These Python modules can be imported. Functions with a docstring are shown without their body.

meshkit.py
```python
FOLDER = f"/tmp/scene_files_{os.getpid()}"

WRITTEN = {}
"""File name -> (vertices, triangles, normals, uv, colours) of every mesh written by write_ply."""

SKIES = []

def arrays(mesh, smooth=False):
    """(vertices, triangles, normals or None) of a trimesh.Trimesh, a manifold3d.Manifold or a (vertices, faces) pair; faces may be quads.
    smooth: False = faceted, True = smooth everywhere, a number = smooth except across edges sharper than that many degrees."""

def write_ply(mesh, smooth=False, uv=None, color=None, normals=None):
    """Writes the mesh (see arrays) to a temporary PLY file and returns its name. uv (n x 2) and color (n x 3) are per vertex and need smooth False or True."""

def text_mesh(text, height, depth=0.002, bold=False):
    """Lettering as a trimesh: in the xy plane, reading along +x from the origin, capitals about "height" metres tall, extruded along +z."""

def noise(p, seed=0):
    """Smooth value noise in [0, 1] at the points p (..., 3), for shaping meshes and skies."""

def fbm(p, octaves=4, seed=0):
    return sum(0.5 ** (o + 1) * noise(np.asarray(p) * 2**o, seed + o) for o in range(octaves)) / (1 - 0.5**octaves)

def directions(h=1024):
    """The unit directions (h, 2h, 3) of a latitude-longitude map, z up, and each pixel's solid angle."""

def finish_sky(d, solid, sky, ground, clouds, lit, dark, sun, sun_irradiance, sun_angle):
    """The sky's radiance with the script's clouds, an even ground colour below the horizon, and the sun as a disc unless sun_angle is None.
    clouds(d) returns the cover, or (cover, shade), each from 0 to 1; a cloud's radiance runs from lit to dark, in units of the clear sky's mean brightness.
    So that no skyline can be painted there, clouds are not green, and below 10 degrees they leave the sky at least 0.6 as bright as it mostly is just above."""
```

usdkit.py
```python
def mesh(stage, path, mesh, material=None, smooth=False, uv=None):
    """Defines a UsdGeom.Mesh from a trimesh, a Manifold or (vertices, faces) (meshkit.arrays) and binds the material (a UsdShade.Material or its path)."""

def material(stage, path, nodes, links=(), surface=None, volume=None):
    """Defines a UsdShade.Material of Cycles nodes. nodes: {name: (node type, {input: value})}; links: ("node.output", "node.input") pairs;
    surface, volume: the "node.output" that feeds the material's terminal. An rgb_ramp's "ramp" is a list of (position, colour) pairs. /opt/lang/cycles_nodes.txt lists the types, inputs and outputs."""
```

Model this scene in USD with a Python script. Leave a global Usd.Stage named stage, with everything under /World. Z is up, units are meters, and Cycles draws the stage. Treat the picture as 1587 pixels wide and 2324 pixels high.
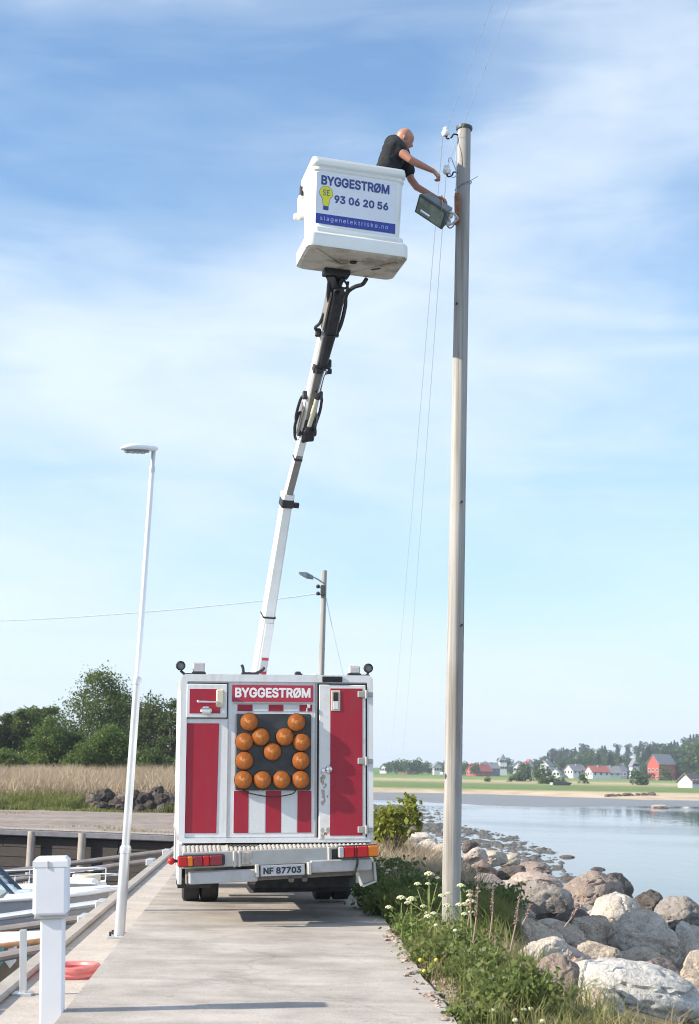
import math, random
import numpy as np, trimesh, manifold3d as m3
import usdkit, meshkit
from pxr import Usd, UsdGeom, UsdLux, UsdShade, Gf, Sdf
from shapely.geometry import Polygon, box as sbox
from shapely.ops import unary_union

rng = np.random.default_rng(7)
random.seed(7)
V = lambda *a: np.array(a, float)
stage = Usd.Stage.CreateInMemory()
UsdGeom.SetStageUpAxis(stage, UsdGeom.Tokens.z)
UsdGeom.SetStageMetersPerUnit(stage, 1.0)
world = UsdGeom.Xform.Define(stage, '/World')
stage.SetDefaultPrim(world.GetPrim())
UsdGeom.Scope.Define(stage, '/World/Looks')

# ------------------------------------------------------------------ camera, sky, sun, exposure
EYE, PITCH, ROLL, FOC = 1.6, math.radians(9.6), 0.020, 3447.0 / 1587.0
EXPOSURE = 1.14
SUN_AZ = math.atan2(-0.961, -0.276)          # direction towards the sun: left, a little behind the camera
SUN_EL = math.radians(28.5)
HAZE = 0.00028
SKY_STRENGTH, SUN_INTENSITY = 0.10, 0.95
SKY_LOW, SKY_CLOUD = (2.6, 3.55, 4.6), (4.2, 4.7, 5.2)

fwd = V(0, math.cos(PITCH), math.sin(PITCH)); up0 = V(0, -math.sin(PITCH), math.cos(PITCH)); r0 = V(1, 0, 0)
rgt = math.cos(ROLL) * r0 + math.sin(ROLL) * up0
upv = -math.sin(ROLL) * r0 + math.cos(ROLL) * up0
cam = UsdGeom.Camera.Define(stage, '/World/camera')
M = Gf.Matrix4d(*rgt, 0, *upv, 0, *(-fwd), 0, 0, 0, EYE, 1)
cam.AddTransformOp().Set(M)
cam.CreateHorizontalApertureAttr(15.6); cam.CreateVerticalApertureAttr(15.6 * 1024 / 699)
cam.CreateFocalLengthAttr(15.6 * FOC); cam.CreateClippingRangeAttr(Gf.Vec2f(0.1, 20000))
cam.CreateFStopAttr(2.6); cam.CreateFocusDistanceAttr(18.0)
cam.CreateExposureAttr(EXPOSURE)

sun_dir = V(math.sin(SUN_AZ) * math.cos(SUN_EL), math.cos(SUN_AZ) * math.cos(SUN_EL), math.sin(SUN_EL))
sky_m = usdkit.material(stage, '/World/Looks/sky_look', {
    'sky': ('sky_texture', {'sky_type': 'single_scattering', 'sun_disc': False, 'sun_elevation': SUN_EL, 'sun_rotation': SUN_AZ,
                            'altitude': 0.0, 'air_density': 1.15, 'aerosol_density': 0.25, 'ozone_density': 3.0}),
    'tc': ('texture_coordinate', {}),
    'map': ('mapping', {'mapping_type': 'point', 'rotation': (0, math.radians(38), 0), 'scale': (3.4, 3.4, 6.4), 'location': (4.22, 0.6, 6.95)}),
    'n1': ('noise_texture', {'scale': 1.0, 'detail': 5.0, 'roughness': 0.45, 'distortion': 0.35}),
    'map2': ('mapping', {'mapping_type': 'point', 'rotation': (0, math.radians(30), 0), 'scale': (6.0, 6.0, 30.0), 'location': (1.7, 0.4, 0.0)}),
    'n2': ('noise_texture', {'scale': 1.0, 'detail': 6.0, 'roughness': 0.55, 'distortion': 0.8}),
    'mixn': ('math', {'math_type': 'multiply_add', 'value2': 0.30, 'value3': 0.0}),
    'ramp': ('rgb_ramp', {'ramp': [(0.0, (0.0,) * 3), (0.44, (0.07,) * 3), (0.57, (0.26,) * 3), (0.69, (0.56,) * 3), (0.82, (0.82,) * 3), (1.0, (0.9,) * 3)]}),
    'sep': ('separate_xyz', {}), 'hs': ('hsv', {'saturation': 1.14, 'value': 0.97}), 'low': ('map_range', {'from_min': 0.0, 'from_max': 0.30, 'to_min': 1.0, 'to_max': 0.0, 'clamp': True}),
    'veil': ('math', {'math_type': 'multiply', 'value2': 0.75}), 'vl': ('mix', {'mix_type': 'mix', 'color2': SKY_LOW}),
    'cl': ('mix', {'mix_type': 'mix', 'color2': SKY_CLOUD}),
    'bg': ('background_shader', {'strength': SKY_STRENGTH}),
}, [('tc.generated', 'map.vector'), ('tc.generated', 'map2.vector'), ('map.vector', 'n1.vector'), ('map2.vector', 'n2.vector'),
    ('n2.fac', 'mixn.value1'), ('n1.fac', 'mixn.value3'), ('mixn.value', 'ramp.fac'),
    ('tc.generated', 'sep.vector'), ('sep.z', 'low.value'), ('low.result', 'veil.value1'), ('veil.value', 'vl.fac'), ('sky.color', 'hs.color'), ('hs.color', 'vl.color1'),
    ('ramp.color', 'cl.fac'), ('vl.color', 'cl.color1'), ('cl.color', 'bg.color')], surface='bg.background')
dome = UsdLux.DomeLight.Define(stage, '/World/sky')
UsdShade.MaterialBindingAPI.Apply(dome.GetPrim()).Bind(sky_m)
dome.GetPrim().SetCustomDataByKey('kind', 'structure')
sun = UsdLux.DistantLight.Define(stage, '/World/sun')
sun.CreateNormalizeAttr(True); sun.CreateIntensityAttr(SUN_INTENSITY); sun.CreateAngleAttr(0.53); sun.CreateColorAttr(Gf.Vec3f(1.0, 0.91, 0.77))
_x = np.cross(V(0, 0, 1), sun_dir); _x /= np.linalg.norm(_x); _y = np.cross(sun_dir, _x)
sun.AddTransformOp().Set(Gf.Matrix4d(*_x, 0, *_y, 0, *sun_dir, 0, 0, 0, 50, 1))
sun.GetPrim().SetCustomDataByKey('kind', 'structure')

# ------------------------------------------------------------------ measuring the photograph (its 1587 x 2324 copy) into metres
CAM = V(0, 0, EYE)
def ray(x, y):
    return fwd * 3447.0 + rgt * (x - 793.5) + upv * (1162.0 - y)
def W(x, y, Y):                         # the point on that line of sight at distance Y ahead
    d = ray(x, y); return CAM + d * (Y / d[1])
def G(x, y, z=0.0):                     # the point where it meets height z
    d = ray(x, y); return CAM + d * ((z - EYE) / d[2])
def proj(p):
    v = np.asarray(p, float) - CAM
    return 793.5 + 3447 * v @ rgt / (v @ fwd), 1162 - 3447 * v @ upv / (v @ fwd)

# ------------------------------------------------------------------ materials
MATS = {}
def pm(name, col, rough=0.6, metal=0.0, var=0.12, scale=6.0, bump=0.0, bscale=60.0, bdist=0.004, col2=None, lo=0.35, hi=0.7, coat=0.0, spec=0.5, stretch=(1, 1, 1), alt=None):
    """principled with noise-varied colour; col2: a second colour mixed in by noise (dirt, wear)"""
    nodes = {'g': ('texture_coordinate', {}), 'mp': ('mapping', {'mapping_type': 'point', 'scale': stretch}),
             'n': ('noise_texture', {'scale': scale, 'detail': 6.0, 'roughness': 0.6}),
             'r': ('rgb_ramp', {'ramp': [(lo, tuple(c * (1 - var) for c in col)), (hi, tuple(min(1, c * (1 + var)) for c in (col2 or col)))]}),
             'p': ('principled_bsdf', {'roughness': rough, 'metallic': metal, 'coat_weight': coat, 'specular_ior_level': spec})}
    links = [('g.object', 'mp.vector'), ('mp.vector', 'n.vector'), ('n.fac', 'r.fac'), ('r.color', 'p.base_color')]
    if bump:
        nodes['n2'] = ('noise_texture', {'scale': bscale, 'detail': 5.0, 'roughness': 0.6})
        nodes['b'] = ('bump', {'strength': bump, 'distance': bdist})
        links += [('mp.vector', 'n2.vector'), ('n2.fac', 'b.height'), ('b.normal', 'p.normal')]
    m = usdkit.material(stage, '/World/Looks/' + name, nodes, links, surface='p.BSDF')
    MATS[name] = m
    return m

def leafmat(name, dark, mid, light, trans=0.35, nscale=0.9, rough=0.55):
    nodes = {'g': ('geometry', {}), 'n': ('noise_texture', {'scale': nscale, 'detail': 3.0}),
             'mx': ('math', {'math_type': 'multiply_add', 'value2': 0.6}), 'sb': ('math', {'math_type': 'multiply_add', 'value2': 0.4, 'value3': 0.0}),
             'r': ('rgb_ramp', {'ramp': [(0.2, dark), (0.5, mid), (0.85, light)]}),
             'p': ('principled_bsdf', {'roughness': rough, 'specular_ior_level': 0.3}),
             't': ('translucent_bsdf', {}), 'm': ('mix_closure', {'fac': trans})}
    links = [('g.position', 'n.vector'), ('g.random_per_island', 'sb.value1'), ('n.fac', 'mx.value1'), ('sb.value', 'mx.value3'), ('mx.value', 'r.fac'),
             ('r.color', 'p.base_color'), ('r.color', 't.color'), ('p.BSDF', 'm.closure1'), ('t.BSDF', 'm.closure2')]
    m = usdkit.material(stage, '/World/Looks/' + name, nodes, links, surface='m.closure')
    MATS[name] = m
    return m

pm('white_paint', (0.73, 0.745, 0.76), 0.38, var=0.02, scale=2.2, coat=0.1, col2=(0.56, 0.545, 0.52), lo=0.5, hi=0.82, stretch=(5, 5, 0.7))
pm('dirty_white_paint', (0.76, 0.76, 0.76), 0.45, var=0.03, scale=7, col2=(0.55, 0.52, 0.47), lo=0.5, hi=0.85)
pm('fibreglass', (0.80, 0.80, 0.76), 0.4, var=0.02, scale=4, coat=0.15)
pm('bucket_base_dirt', (0.26, 0.22, 0.17), 0.6, var=0.05, scale=4, col2=(0.56, 0.53, 0.45), lo=0.33, hi=0.55)
pm('grey_reflective', (0.66, 0.68, 0.70), 0.45, var=0.03, scale=20)
pm('red_panel', (0.37, 0.009, 0.032), 0.45, var=0.06, scale=3, coat=0.0, col2=(0.30, 0.022, 0.038), lo=0.45, hi=0.8, stretch=(4, 4, 0.8))
pm('sign_red', (0.42, 0.03, 0.06), 0.4, var=0.05, scale=8)
pm('black_panel', (0.018, 0.024, 0.030), 0.42, var=0.3, scale=6, col2=(0.04, 0.045, 0.05))
pm('rubber', (0.02, 0.02, 0.021), 0.75, var=0.3, scale=30, bump=0.3, bscale=80)
pm('dark_metal', (0.035, 0.036, 0.038), 0.55, metal=0.3, var=0.3, scale=12)
pm('boom_black', (0.022, 0.022, 0.026), 0.5, var=0.4, scale=10)
pm('boom_steel', (0.30, 0.29, 0.27), 0.5, metal=0.2, var=0.2, scale=8, col2=(0.16, 0.14, 0.12))
pm('boom_white', (0.78, 0.78, 0.76), 0.4, var=0.03, scale=5, col2=(0.68, 0.66, 0.62))
pm('chrome', (0.75, 0.76, 0.78), 0.18, metal=1.0, var=0.05)
pm('galvanised', (0.56, 0.58, 0.60), 0.42, metal=0.55, var=0.10, scale=9, stretch=(1, 1, 0.3))
pm('lamp_white', (0.74, 0.77, 0.80), 0.4, var=0.03)
pm('pedestal_paint', (0.68, 0.70, 0.75), 0.4, var=0.03, scale=4)
pm('aluminium', (0.50, 0.50, 0.49), 0.45, metal=0.5, var=0.12, scale=10, col2=(0.36, 0.34, 0.31))
pm('step_plate', (0.62, 0.60, 0.56), 0.5, metal=0.25, var=0.12, scale=9, col2=(0.46, 0.43, 0.38))
pm('cream_plastic', (0.62, 0.57, 0.44), 0.4, var=0.04)
pm('under_grime', (0.17, 0.155, 0.14), 0.7, metal=0.1, var=0.3, scale=9)
pm('bumper_grey', (0.44, 0.44, 0.45), 0.55, var=0.06, scale=6, col2=(0.30, 0.28, 0.26), lo=0.45, hi=0.8)
pm('rust', (0.30, 0.13, 0.06), 0.85, var=0.4, scale=25)
pm('grime', (0.42, 0.38, 0.33), 0.8, var=0.3, scale=25)
pm('plate_white', (0.46, 0.46, 0.49), 0.5, var=0.06, scale=15)
pm('black_text', (0.02, 0.02, 0.025), 0.5, var=0.1)
pm('white_text', (0.82, 0.82, 0.82), 0.45, var=0.02)
pm('blue_text', (0.035, 0.06, 0.22), 0.45, var=0.05)
pm('blue_stripe', (0.025, 0.045, 0.30), 0.4, var=0.05)
pm('pale_blue_text', (0.45, 0.50, 0.75), 0.45, var=0.05)
pm('sign_white', (0.70, 0.72, 0.78), 0.4, var=0.02)
pm('bulb_yellow', (0.72, 0.68, 0.03), 0.45, var=0.05)
pm('skin', (0.47, 0.235, 0.155), 0.5, var=0.16, scale=26, col2=(0.38, 0.165, 0.115))
pm('black_cotton', (0.006, 0.008, 0.012), 0.9, var=0.25, scale=18, bump=0.4, bscale=14, bdist=0.02)
pm('work_trousers', (0.03, 0.035, 0.05), 0.85, var=0.2, scale=12)
pm('stubble', (0.10, 0.07, 0.055), 0.9, var=0.3, scale=60)
pm('porcelain', (0.82, 0.83, 0.82), 0.15, var=0.02, coat=0.5)
pm('floodlight_grey', (0.17, 0.21, 0.22), 0.5, var=0.08, scale=8)
pm('floodlight_rim', (0.05, 0.06, 0.055), 0.5, var=0.15, scale=8)
pm('reflector', (0.24, 0.27, 0.22), 0.3, metal=0.6, var=0.3, scale=9)
pm('wire', (0.16, 0.19, 0.23), 0.6, var=0.1)
pm('thin_wire', (0.42, 0.48, 0.56), 0.6, var=0.1)
pm('hose_red', (0.60, 0.17, 0.17), 0.45, var=0.10, scale=12, col2=(0.70, 0.20, 0.18))
pm('plank_dark', (0.040, 0.033, 0.030), 0.85, var=0.2, scale=5, stretch=(1, 1, 4), bump=0.4, bscale=30)
pm('quay_cap', (0.13, 0.13, 0.15), 0.8, var=0.2, scale=4)
pm('pile_wood', (0.34, 0.30, 0.27), 0.85, var=0.25, scale=6, stretch=(2, 2, 0.4), bump=0.4, bscale=20)
pm('boat_white', (0.78, 0.79, 0.80), 0.3, var=0.02, coat=0.3)
pm('boat_grey', (0.30, 0.31, 0.34), 0.45, var=0.05)
pm('boat_brown', (0.16, 0.14, 0.12), 0.5, var=0.15)
pm('boat_inside', (0.60, 0.61, 0.62), 0.6, var=0.08)
pm('wood_trim', (0.42, 0.22, 0.11), 0.45, var=0.2, scale=8)
pm('blue_tarp', (0.03, 0.12, 0.45), 0.5, var=0.2, scale=5)
pm('teal_canvas', (0.10, 0.34, 0.38), 0.8, var=0.1)
pm('white_canvas', (0.76, 0.77, 0.76), 0.8, var=0.05)
pm('dark_blue_trim', (0.03, 0.05, 0.10), 0.4, var=0.1)
pm('fender_white', (0.80, 0.80, 0.78), 0.4, var=0.04)
pm('boom_grey', (0.17, 0.15, 0.15), 0.6, var=0.2, scale=5)
pm('bark', (0.10, 0.085, 0.07), 0.9, var=0.3, scale=9, bump=0.5, bscale=20)
pm('stem_green', (0.24, 0.27, 0.09), 0.7, var=0.2)
pm('stem_brown', (0.34, 0.24, 0.20), 0.85, var=0.25, scale=30)
pm('flower_white', (0.56, 0.55, 0.34), 0.8, var=0.12, scale=40)
pm('flower_yellow', (0.68, 0.50, 0.06), 0.7, var=0.1)
pm('house_white', (0.62, 0.63, 0.65), 0.7, var=0.05)
pm('house_red', (0.40, 0.075, 0.055), 0.8, var=0.12, scale=1.0)
pm('house_brown', (0.22, 0.13, 0.10), 0.8, var=0.12, scale=1.0)
pm('house_blue', (0.12, 0.13, 0.19), 0.8, var=0.12, scale=1.0)
pm('roof_grey', (0.20, 0.20, 0.23), 0.8, var=0.12, scale=1.5)
pm('roof_red', (0.34, 0.10, 0.085), 0.8, var=0.12, scale=1.5)
pm('roof_brown', (0.17, 0.13, 0.12), 0.8, var=0.12, scale=1.5)
pm('window_dark', (0.03, 0.035, 0.045), 0.2, var=0.1)
pm('stone_base', (0.42, 0.38, 0.36), 0.85, var=0.15, scale=3)

# pole wood: vertical streaks, grey and weathered
usdkit.material(stage, '/World/Looks/pole_wood', {
    'g': ('texture_coordinate', {}), 'mp': ('mapping', {'mapping_type': 'point', 'scale': (26, 26, 0.35)}), 'n': ('noise_texture', {'scale': 1.0, 'detail': 6.0, 'roughness': 0.65}),
    'mp2': ('mapping', {'mapping_type': 'point', 'scale': (3, 3, 0.5)}), 'n2': ('noise_texture', {'scale': 1.0, 'detail': 5.0, 'roughness': 0.6}),
    'r': ('rgb_ramp', {'ramp': [(0.30, (0.07, 0.065, 0.06)), (0.39, (0.27, 0.258, 0.245)), (0.52, (0.37, 0.358, 0.34)), (0.72, (0.47, 0.458, 0.44))]}),
    'r2': ('rgb_ramp', {'ramp': [(0.32, (0.66, 0.63, 0.60)), (0.5, (0.92, 0.91, 0.90)), (0.68, (1.06, 1.06, 1.06))]}),
    'mx': ('mix', {'mix_type': 'multiply', 'fac': 1.0}), 'b': ('bump', {'strength': 0.6, 'distance': 0.006}), 'p': ('principled_bsdf', {'roughness': 0.85, 'specular_ior_level': 0.25})},
    [('g.object', 'mp.vector'), ('mp.vector', 'n.vector'), ('g.object', 'mp2.vector'), ('mp2.vector', 'n2.vector'), ('n.fac', 'r.fac'), ('n2.fac', 'r2.fac'), ('r.color', 'mx.color1'), ('r2.color', 'mx.color2'),
     ('mx.color', 'p.base_color'), ('n.fac', 'b.height'), ('b.normal', 'p.normal')], surface='p.BSDF')
# concrete: blotches, streaks across the lane, grit and fine cracks
def concrete(name, a, b, streak=0.5):
    usdkit.material(stage, '/World/Looks/' + name, {
        'g': ('geometry', {}), 'mp': ('mapping', {'mapping_type': 'point', 'scale': (0.35, 3.2, 1.0), 'rotation': (0, 0, 0.05)}), 'n': ('noise_texture', {'scale': 1.0, 'detail': 6.0, 'roughness': 0.62}),
        'n2': ('noise_texture', {'scale': 1.3, 'detail': 7.0, 'roughness': 0.65}), 'n3': ('noise_texture', {'scale': 55.0, 'detail': 4.0, 'roughness': 0.7}),
        'n4': ('noise_texture', {'scale': 9.0, 'detail': 5.0, 'roughness': 0.7}), 'spot': ('rgb_ramp', {'ramp': [(0.0, (1.06, 1.05, 1.04)), (0.42, (1, 1, 1)), (0.58, (1, 1, 1)), (0.72, (0.62, 0.60, 0.58))]}),
        'r1': ('rgb_ramp', {'ramp': [(0.3, a), (0.7, b)]}), 'r2': ('rgb_ramp', {'ramp': [(0.3, (0.64, 0.63, 0.63)), (0.52, (0.95, 0.94, 0.94)), (0.7, (1.12, 1.11, 1.09))]}), 'r3': ('rgb_ramp', {'ramp': [(0.28, (0.50,) * 3), (0.46, (0.96,) * 3), (0.75, (1.25,) * 3)]}),
        'm1': ('mix', {'mix_type': 'multiply', 'fac': streak}), 'm2': ('mix', {'mix_type': 'multiply', 'fac': 0.75}), 'm3': ('mix', {'mix_type': 'multiply', 'fac': 0.8}),
        'v': ('voronoi_texture', {'feature': 'distance_to_edge', 'scale': 0.42}), 'vm': ('rgb_ramp', {'ramp': [(0.0, (0.55,) * 3), (0.006, (0.75,) * 3), (0.012, (1, 1, 1))]}), 'm4': ('mix', {'mix_type': 'multiply', 'fac': 0.35}),
        'dn': ('noise_texture', {'scale': 2.5, 'detail': 4.0}), 'dv': ('mix', {'mix_type': 'linear_light', 'fac': 0.25}),
        'bp': ('bump', {'strength': 0.5, 'distance': 0.006}), 'p': ('principled_bsdf', {'roughness': 0.9, 'specular_ior_level': 0.2})},
        [('g.position', 'mp.vector'), ('mp.vector', 'n.vector'), ('g.position', 'n2.vector'), ('g.position', 'n3.vector'), ('g.position', 'n4.vector'), ('n2.fac', 'r1.fac'), ('n.fac', 'r2.fac'), ('n3.fac', 'r3.fac'), ('n4.fac', 'spot.fac'),
         ('r1.color', 'm1.color1'), ('r2.color', 'm1.color2'), ('m1.color', 'm2.color1'), ('r3.color', 'm2.color2'), ('m2.color', 'm3.color1'), ('spot.color', 'm3.color2'),
         ('g.position', 'dn.vector'), ('g.position', 'dv.color1'), ('dn.color', 'dv.color2'), ('dv.color', 'v.vector'), ('v.distance', 'vm.fac'), ('m3.color', 'm4.color1'), ('vm.color', 'm4.color2'),
         ('m4.color', 'p.base_color'), ('n3.fac', 'bp.height'), ('bp.normal', 'p.normal')], surface='p.BSDF')
concrete('lane_concrete', (0.31, 0.278, 0.250), (0.54, 0.492, 0.450), 0.6)
concrete('ledge_concrete', (0.42, 0.375, 0.335), (0.53, 0.48, 0.435), 0.3)
concrete('kerb_concrete', (0.34, 0.31, 0.28), (0.46, 0.42, 0.38), 0.3)
# ground coats
def groundmat(name, stops, scale, bump=0.5, bdist=0.03, fine=18.0, rough=0.95, spec=0.15):
    usdkit.material(stage, '/World/Looks/' + name, {
        'g': ('geometry', {}), 'n': ('noise_texture', {'scale': scale, 'detail': 8.0, 'roughness': 0.65}), 'n2': ('noise_texture', {'scale': fine, 'detail': 5.0, 'roughness': 0.7}),
        'a': ('math', {'math_type': 'multiply_add', 'value2': 0.5}), 'h': ('math', {'math_type': 'multiply', 'value2': 0.5}), 'r': ('rgb_ramp', {'ramp': stops}), 'b': ('bump', {'strength': bump, 'distance': bdist}), 'p': ('principled_bsdf', {'roughness': rough, 'specular_ior_level': spec})},
        [('g.position', 'n.vector'), ('g.position', 'n2.vector'), ('n.fac', 'a.value1'), ('n2.fac', 'h.value1'), ('h.value', 'a.value3'), ('a.value', 'r.fac'), ('r.color', 'p.base_color'), ('n2.fac', 'b.height'), ('b.normal', 'p.normal')], surface='p.BSDF')
groundmat('soil', [(0.3, (0.10, 0.08, 0.055)), (0.5, (0.20, 0.17, 0.10)), (0.7, (0.28, 0.23, 0.15))], 1.5)
groundmat('gravel', [(0.36, (0.17, 0.14, 0.125)), (0.5, (0.27, 0.225, 0.20)), (0.58, (0.34, 0.285, 0.25)), (0.68, (0.30, 0.29, 0.15))], 0.5, fine=3.0)
groundmat('reed_soil', [(0.3, (0.30, 0.23, 0.15)), (0.7, (0.44, 0.35, 0.24))], 1.0)
groundmat('mud', [(0.3, (0.13, 0.125, 0.125)), (0.6, (0.19, 0.18, 0.18)), (0.8, (0.25, 0.23, 0.21))], 0.15, bdist=0.03, fine=3.0, rough=0.42, spec=0.5)
groundmat('sand', [(0.3, (0.42, 0.33, 0.23)), (0.7, (0.56, 0.45, 0.33))], 0.05, fine=0.8)
groundmat('field', [(0.3, (0.10, 0.19, 0.035)), (0.5, (0.14, 0.25, 0.05)), (0.7, (0.22, 0.28, 0.09))], 0.012, fine=0.4)
groundmat('weed_mud', [(0.3, (0.075, 0.075, 0.072)), (0.7, (0.16, 0.15, 0.135))], 1.5, fine=12.0)
# water
usdkit.material(stage, '/World/Looks/water_look', {
    'g': ('geometry', {}), 'mp': ('mapping', {'mapping_type': 'point', 'scale': (0.9, 0.35, 1.0)}), 'n': ('noise_texture', {'scale': 1.2, 'detail': 3.0, 'roughness': 0.5}),
    'n2': ('noise_texture', {'scale': 0.06, 'detail': 3.0}), 'rr': ('map_range', {'from_min': 0.4, 'from_max': 0.65, 'to_min': 0.02, 'to_max': 0.12, 'clamp': True}),
    'b': ('bump', {'strength': 0.16, 'distance': 0.05}), 'p': ('principled_bsdf', {'base_color': (0.03, 0.045, 0.065), 'ior': 1.33, 'specular_ior_level': 0.5})},
    [('g.position', 'mp.vector'), ('mp.vector', 'n.vector'), ('g.position', 'n2.vector'), ('n2.fac', 'rr.value'), ('rr.result', 'p.roughness'), ('n.fac', 'b.height'), ('b.normal', 'p.normal')], surface='p.BSDF')
# rocks
def rockmat(name, a, b, c, lichen=0.35):
    usdkit.material(stage, '/World/Looks/' + name, {
        'g': ('geometry', {}), 'n': ('noise_texture', {'scale': 2.6, 'detail': 7.0, 'roughness': 0.62, 'distortion': 0.4}), 'n2': ('noise_texture', {'scale': 38.0, 'detail': 5.0, 'roughness': 0.7}),
        'n3': ('noise_texture', {'scale': 7.0, 'detail': 6.0, 'roughness': 0.65}), 'r': ('rgb_ramp', {'ramp': [(0.32, a), (0.5, b), (0.7, c)]}),
        'r2': ('rgb_ramp', {'ramp': [(0.3, (0.50,) * 3), (0.5, (0.98,) * 3), (0.75, (1.2,) * 3)]}), 'm': ('mix', {'mix_type': 'multiply', 'fac': 0.9}),
        'r3': ('rgb_ramp', {'ramp': [(0.0, (0,) * 3), (0.55, (0,) * 3), (0.68, (lichen,) * 3)]}), 'm2': ('mix', {'mix_type': 'mix', 'color2': (0.15, 0.14, 0.11)}),
        'hh': ('math', {'math_type': 'multiply_add', 'value2': 2.5}), 'bp': ('bump', {'strength': 0.9, 'distance': 0.035}), 'p': ('principled_bsdf', {'roughness': 0.88, 'specular_ior_level': 0.25})},
        [('g.position', 'n.vector'), ('g.position', 'n2.vector'), ('g.position', 'n3.vector'), ('n.fac', 'r.fac'), ('n2.fac', 'r2.fac'), ('r.color', 'm.color1'), ('r2.color', 'm.color2'),
         ('n3.fac', 'r3.fac'), ('r3.color', 'm2.fac'), ('m.color', 'm2.color1'), ('m2.color', 'p.base_color'), ('n3.fac', 'hh.value1'), ('n2.fac', 'hh.value3'), ('hh.value', 'bp.height'), ('bp.normal', 'p.normal')], surface='p.BSDF')
rockmat('rock_pale', (0.48, 0.41, 0.35), (0.60, 0.535, 0.47), (0.68, 0.62, 0.56), 0.25)
rockmat('rock_white', (0.50, 0.48, 0.45), (0.63, 0.61, 0.58), (0.72, 0.70, 0.67), 0.2)
rockmat('rock_cream', (0.42, 0.335, 0.265), (0.53, 0.445, 0.365), (0.61, 0.53, 0.44), 0.3)
rockmat('rock_pink', (0.42, 0.32, 0.27), (0.51, 0.41, 0.355), (0.58, 0.49, 0.44), 0.3)
rockmat('rock_grey', (0.24, 0.21, 0.19), (0.33, 0.295, 0.27), (0.43, 0.39, 0.36), 0.35)
rockmat('rock_brown', (0.24, 0.18, 0.15), (0.32, 0.255, 0.22), (0.39, 0.325, 0.285), 0.4)
rockmat('rock_black', (0.035, 0.028, 0.026), (0.06, 0.048, 0.043), (0.11, 0.09, 0.08), 0.3)
rockmat('rock_dark', (0.09, 0.075, 0.07), (0.13, 0.11, 0.10), (0.20, 0.17, 0.15), 0.5)
# amber and red lens plastic
def lens(name, col, emit=0.0):
    usdkit.material(stage, '/World/Looks/' + name, {
        'g': ('texture_coordinate', {}), 'w': ('wave_texture', {'wave_type': 'rings', 'rings_direction': 'y', 'scale': 30.0, 'distortion': 0.0}), 'b': ('bump', {'strength': 0.25, 'distance': 0.004}),
        'p': ('principled_bsdf', {'base_color': col, 'roughness': 0.38, 'coat_weight': 0.0, 'subsurface_weight': 0.0})},
        [('g.object', 'w.vector'), ('w.fac', 'b.height'), ('b.normal', 'p.normal')], surface='p.BSDF')
lens('amber_lens', (0.44, 0.14, 0.028)); lens('amber_core', (0.60, 0.19, 0.012)); lens('red_lens', (0.55, 0.01, 0.012)); lens('dark_red_lens', (0.26, 0.02, 0.03)); lens('orange_lens', (0.75, 0.19, 0.01)); lens('clear_lens', (0.50, 0.48, 0.49)); lens('lamp_glass_grey', (0.20, 0.21, 0.22))
usdkit.material(stage, '/World/Looks/window_glass', {'f': ('fresnel', {'IOR': 1.5}), 't': ('transparent_bsdf', {'color': (0.75, 0.85, 0.86)}), 'gl': ('glossy_bsdf', {'roughness': 0.02}), 'm': ('mix_closure', {})},
                [('f.fac', 'm.fac'), ('t.BSDF', 'm.closure1'), ('gl.BSDF', 'm.closure2')], surface='m.closure')
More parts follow.
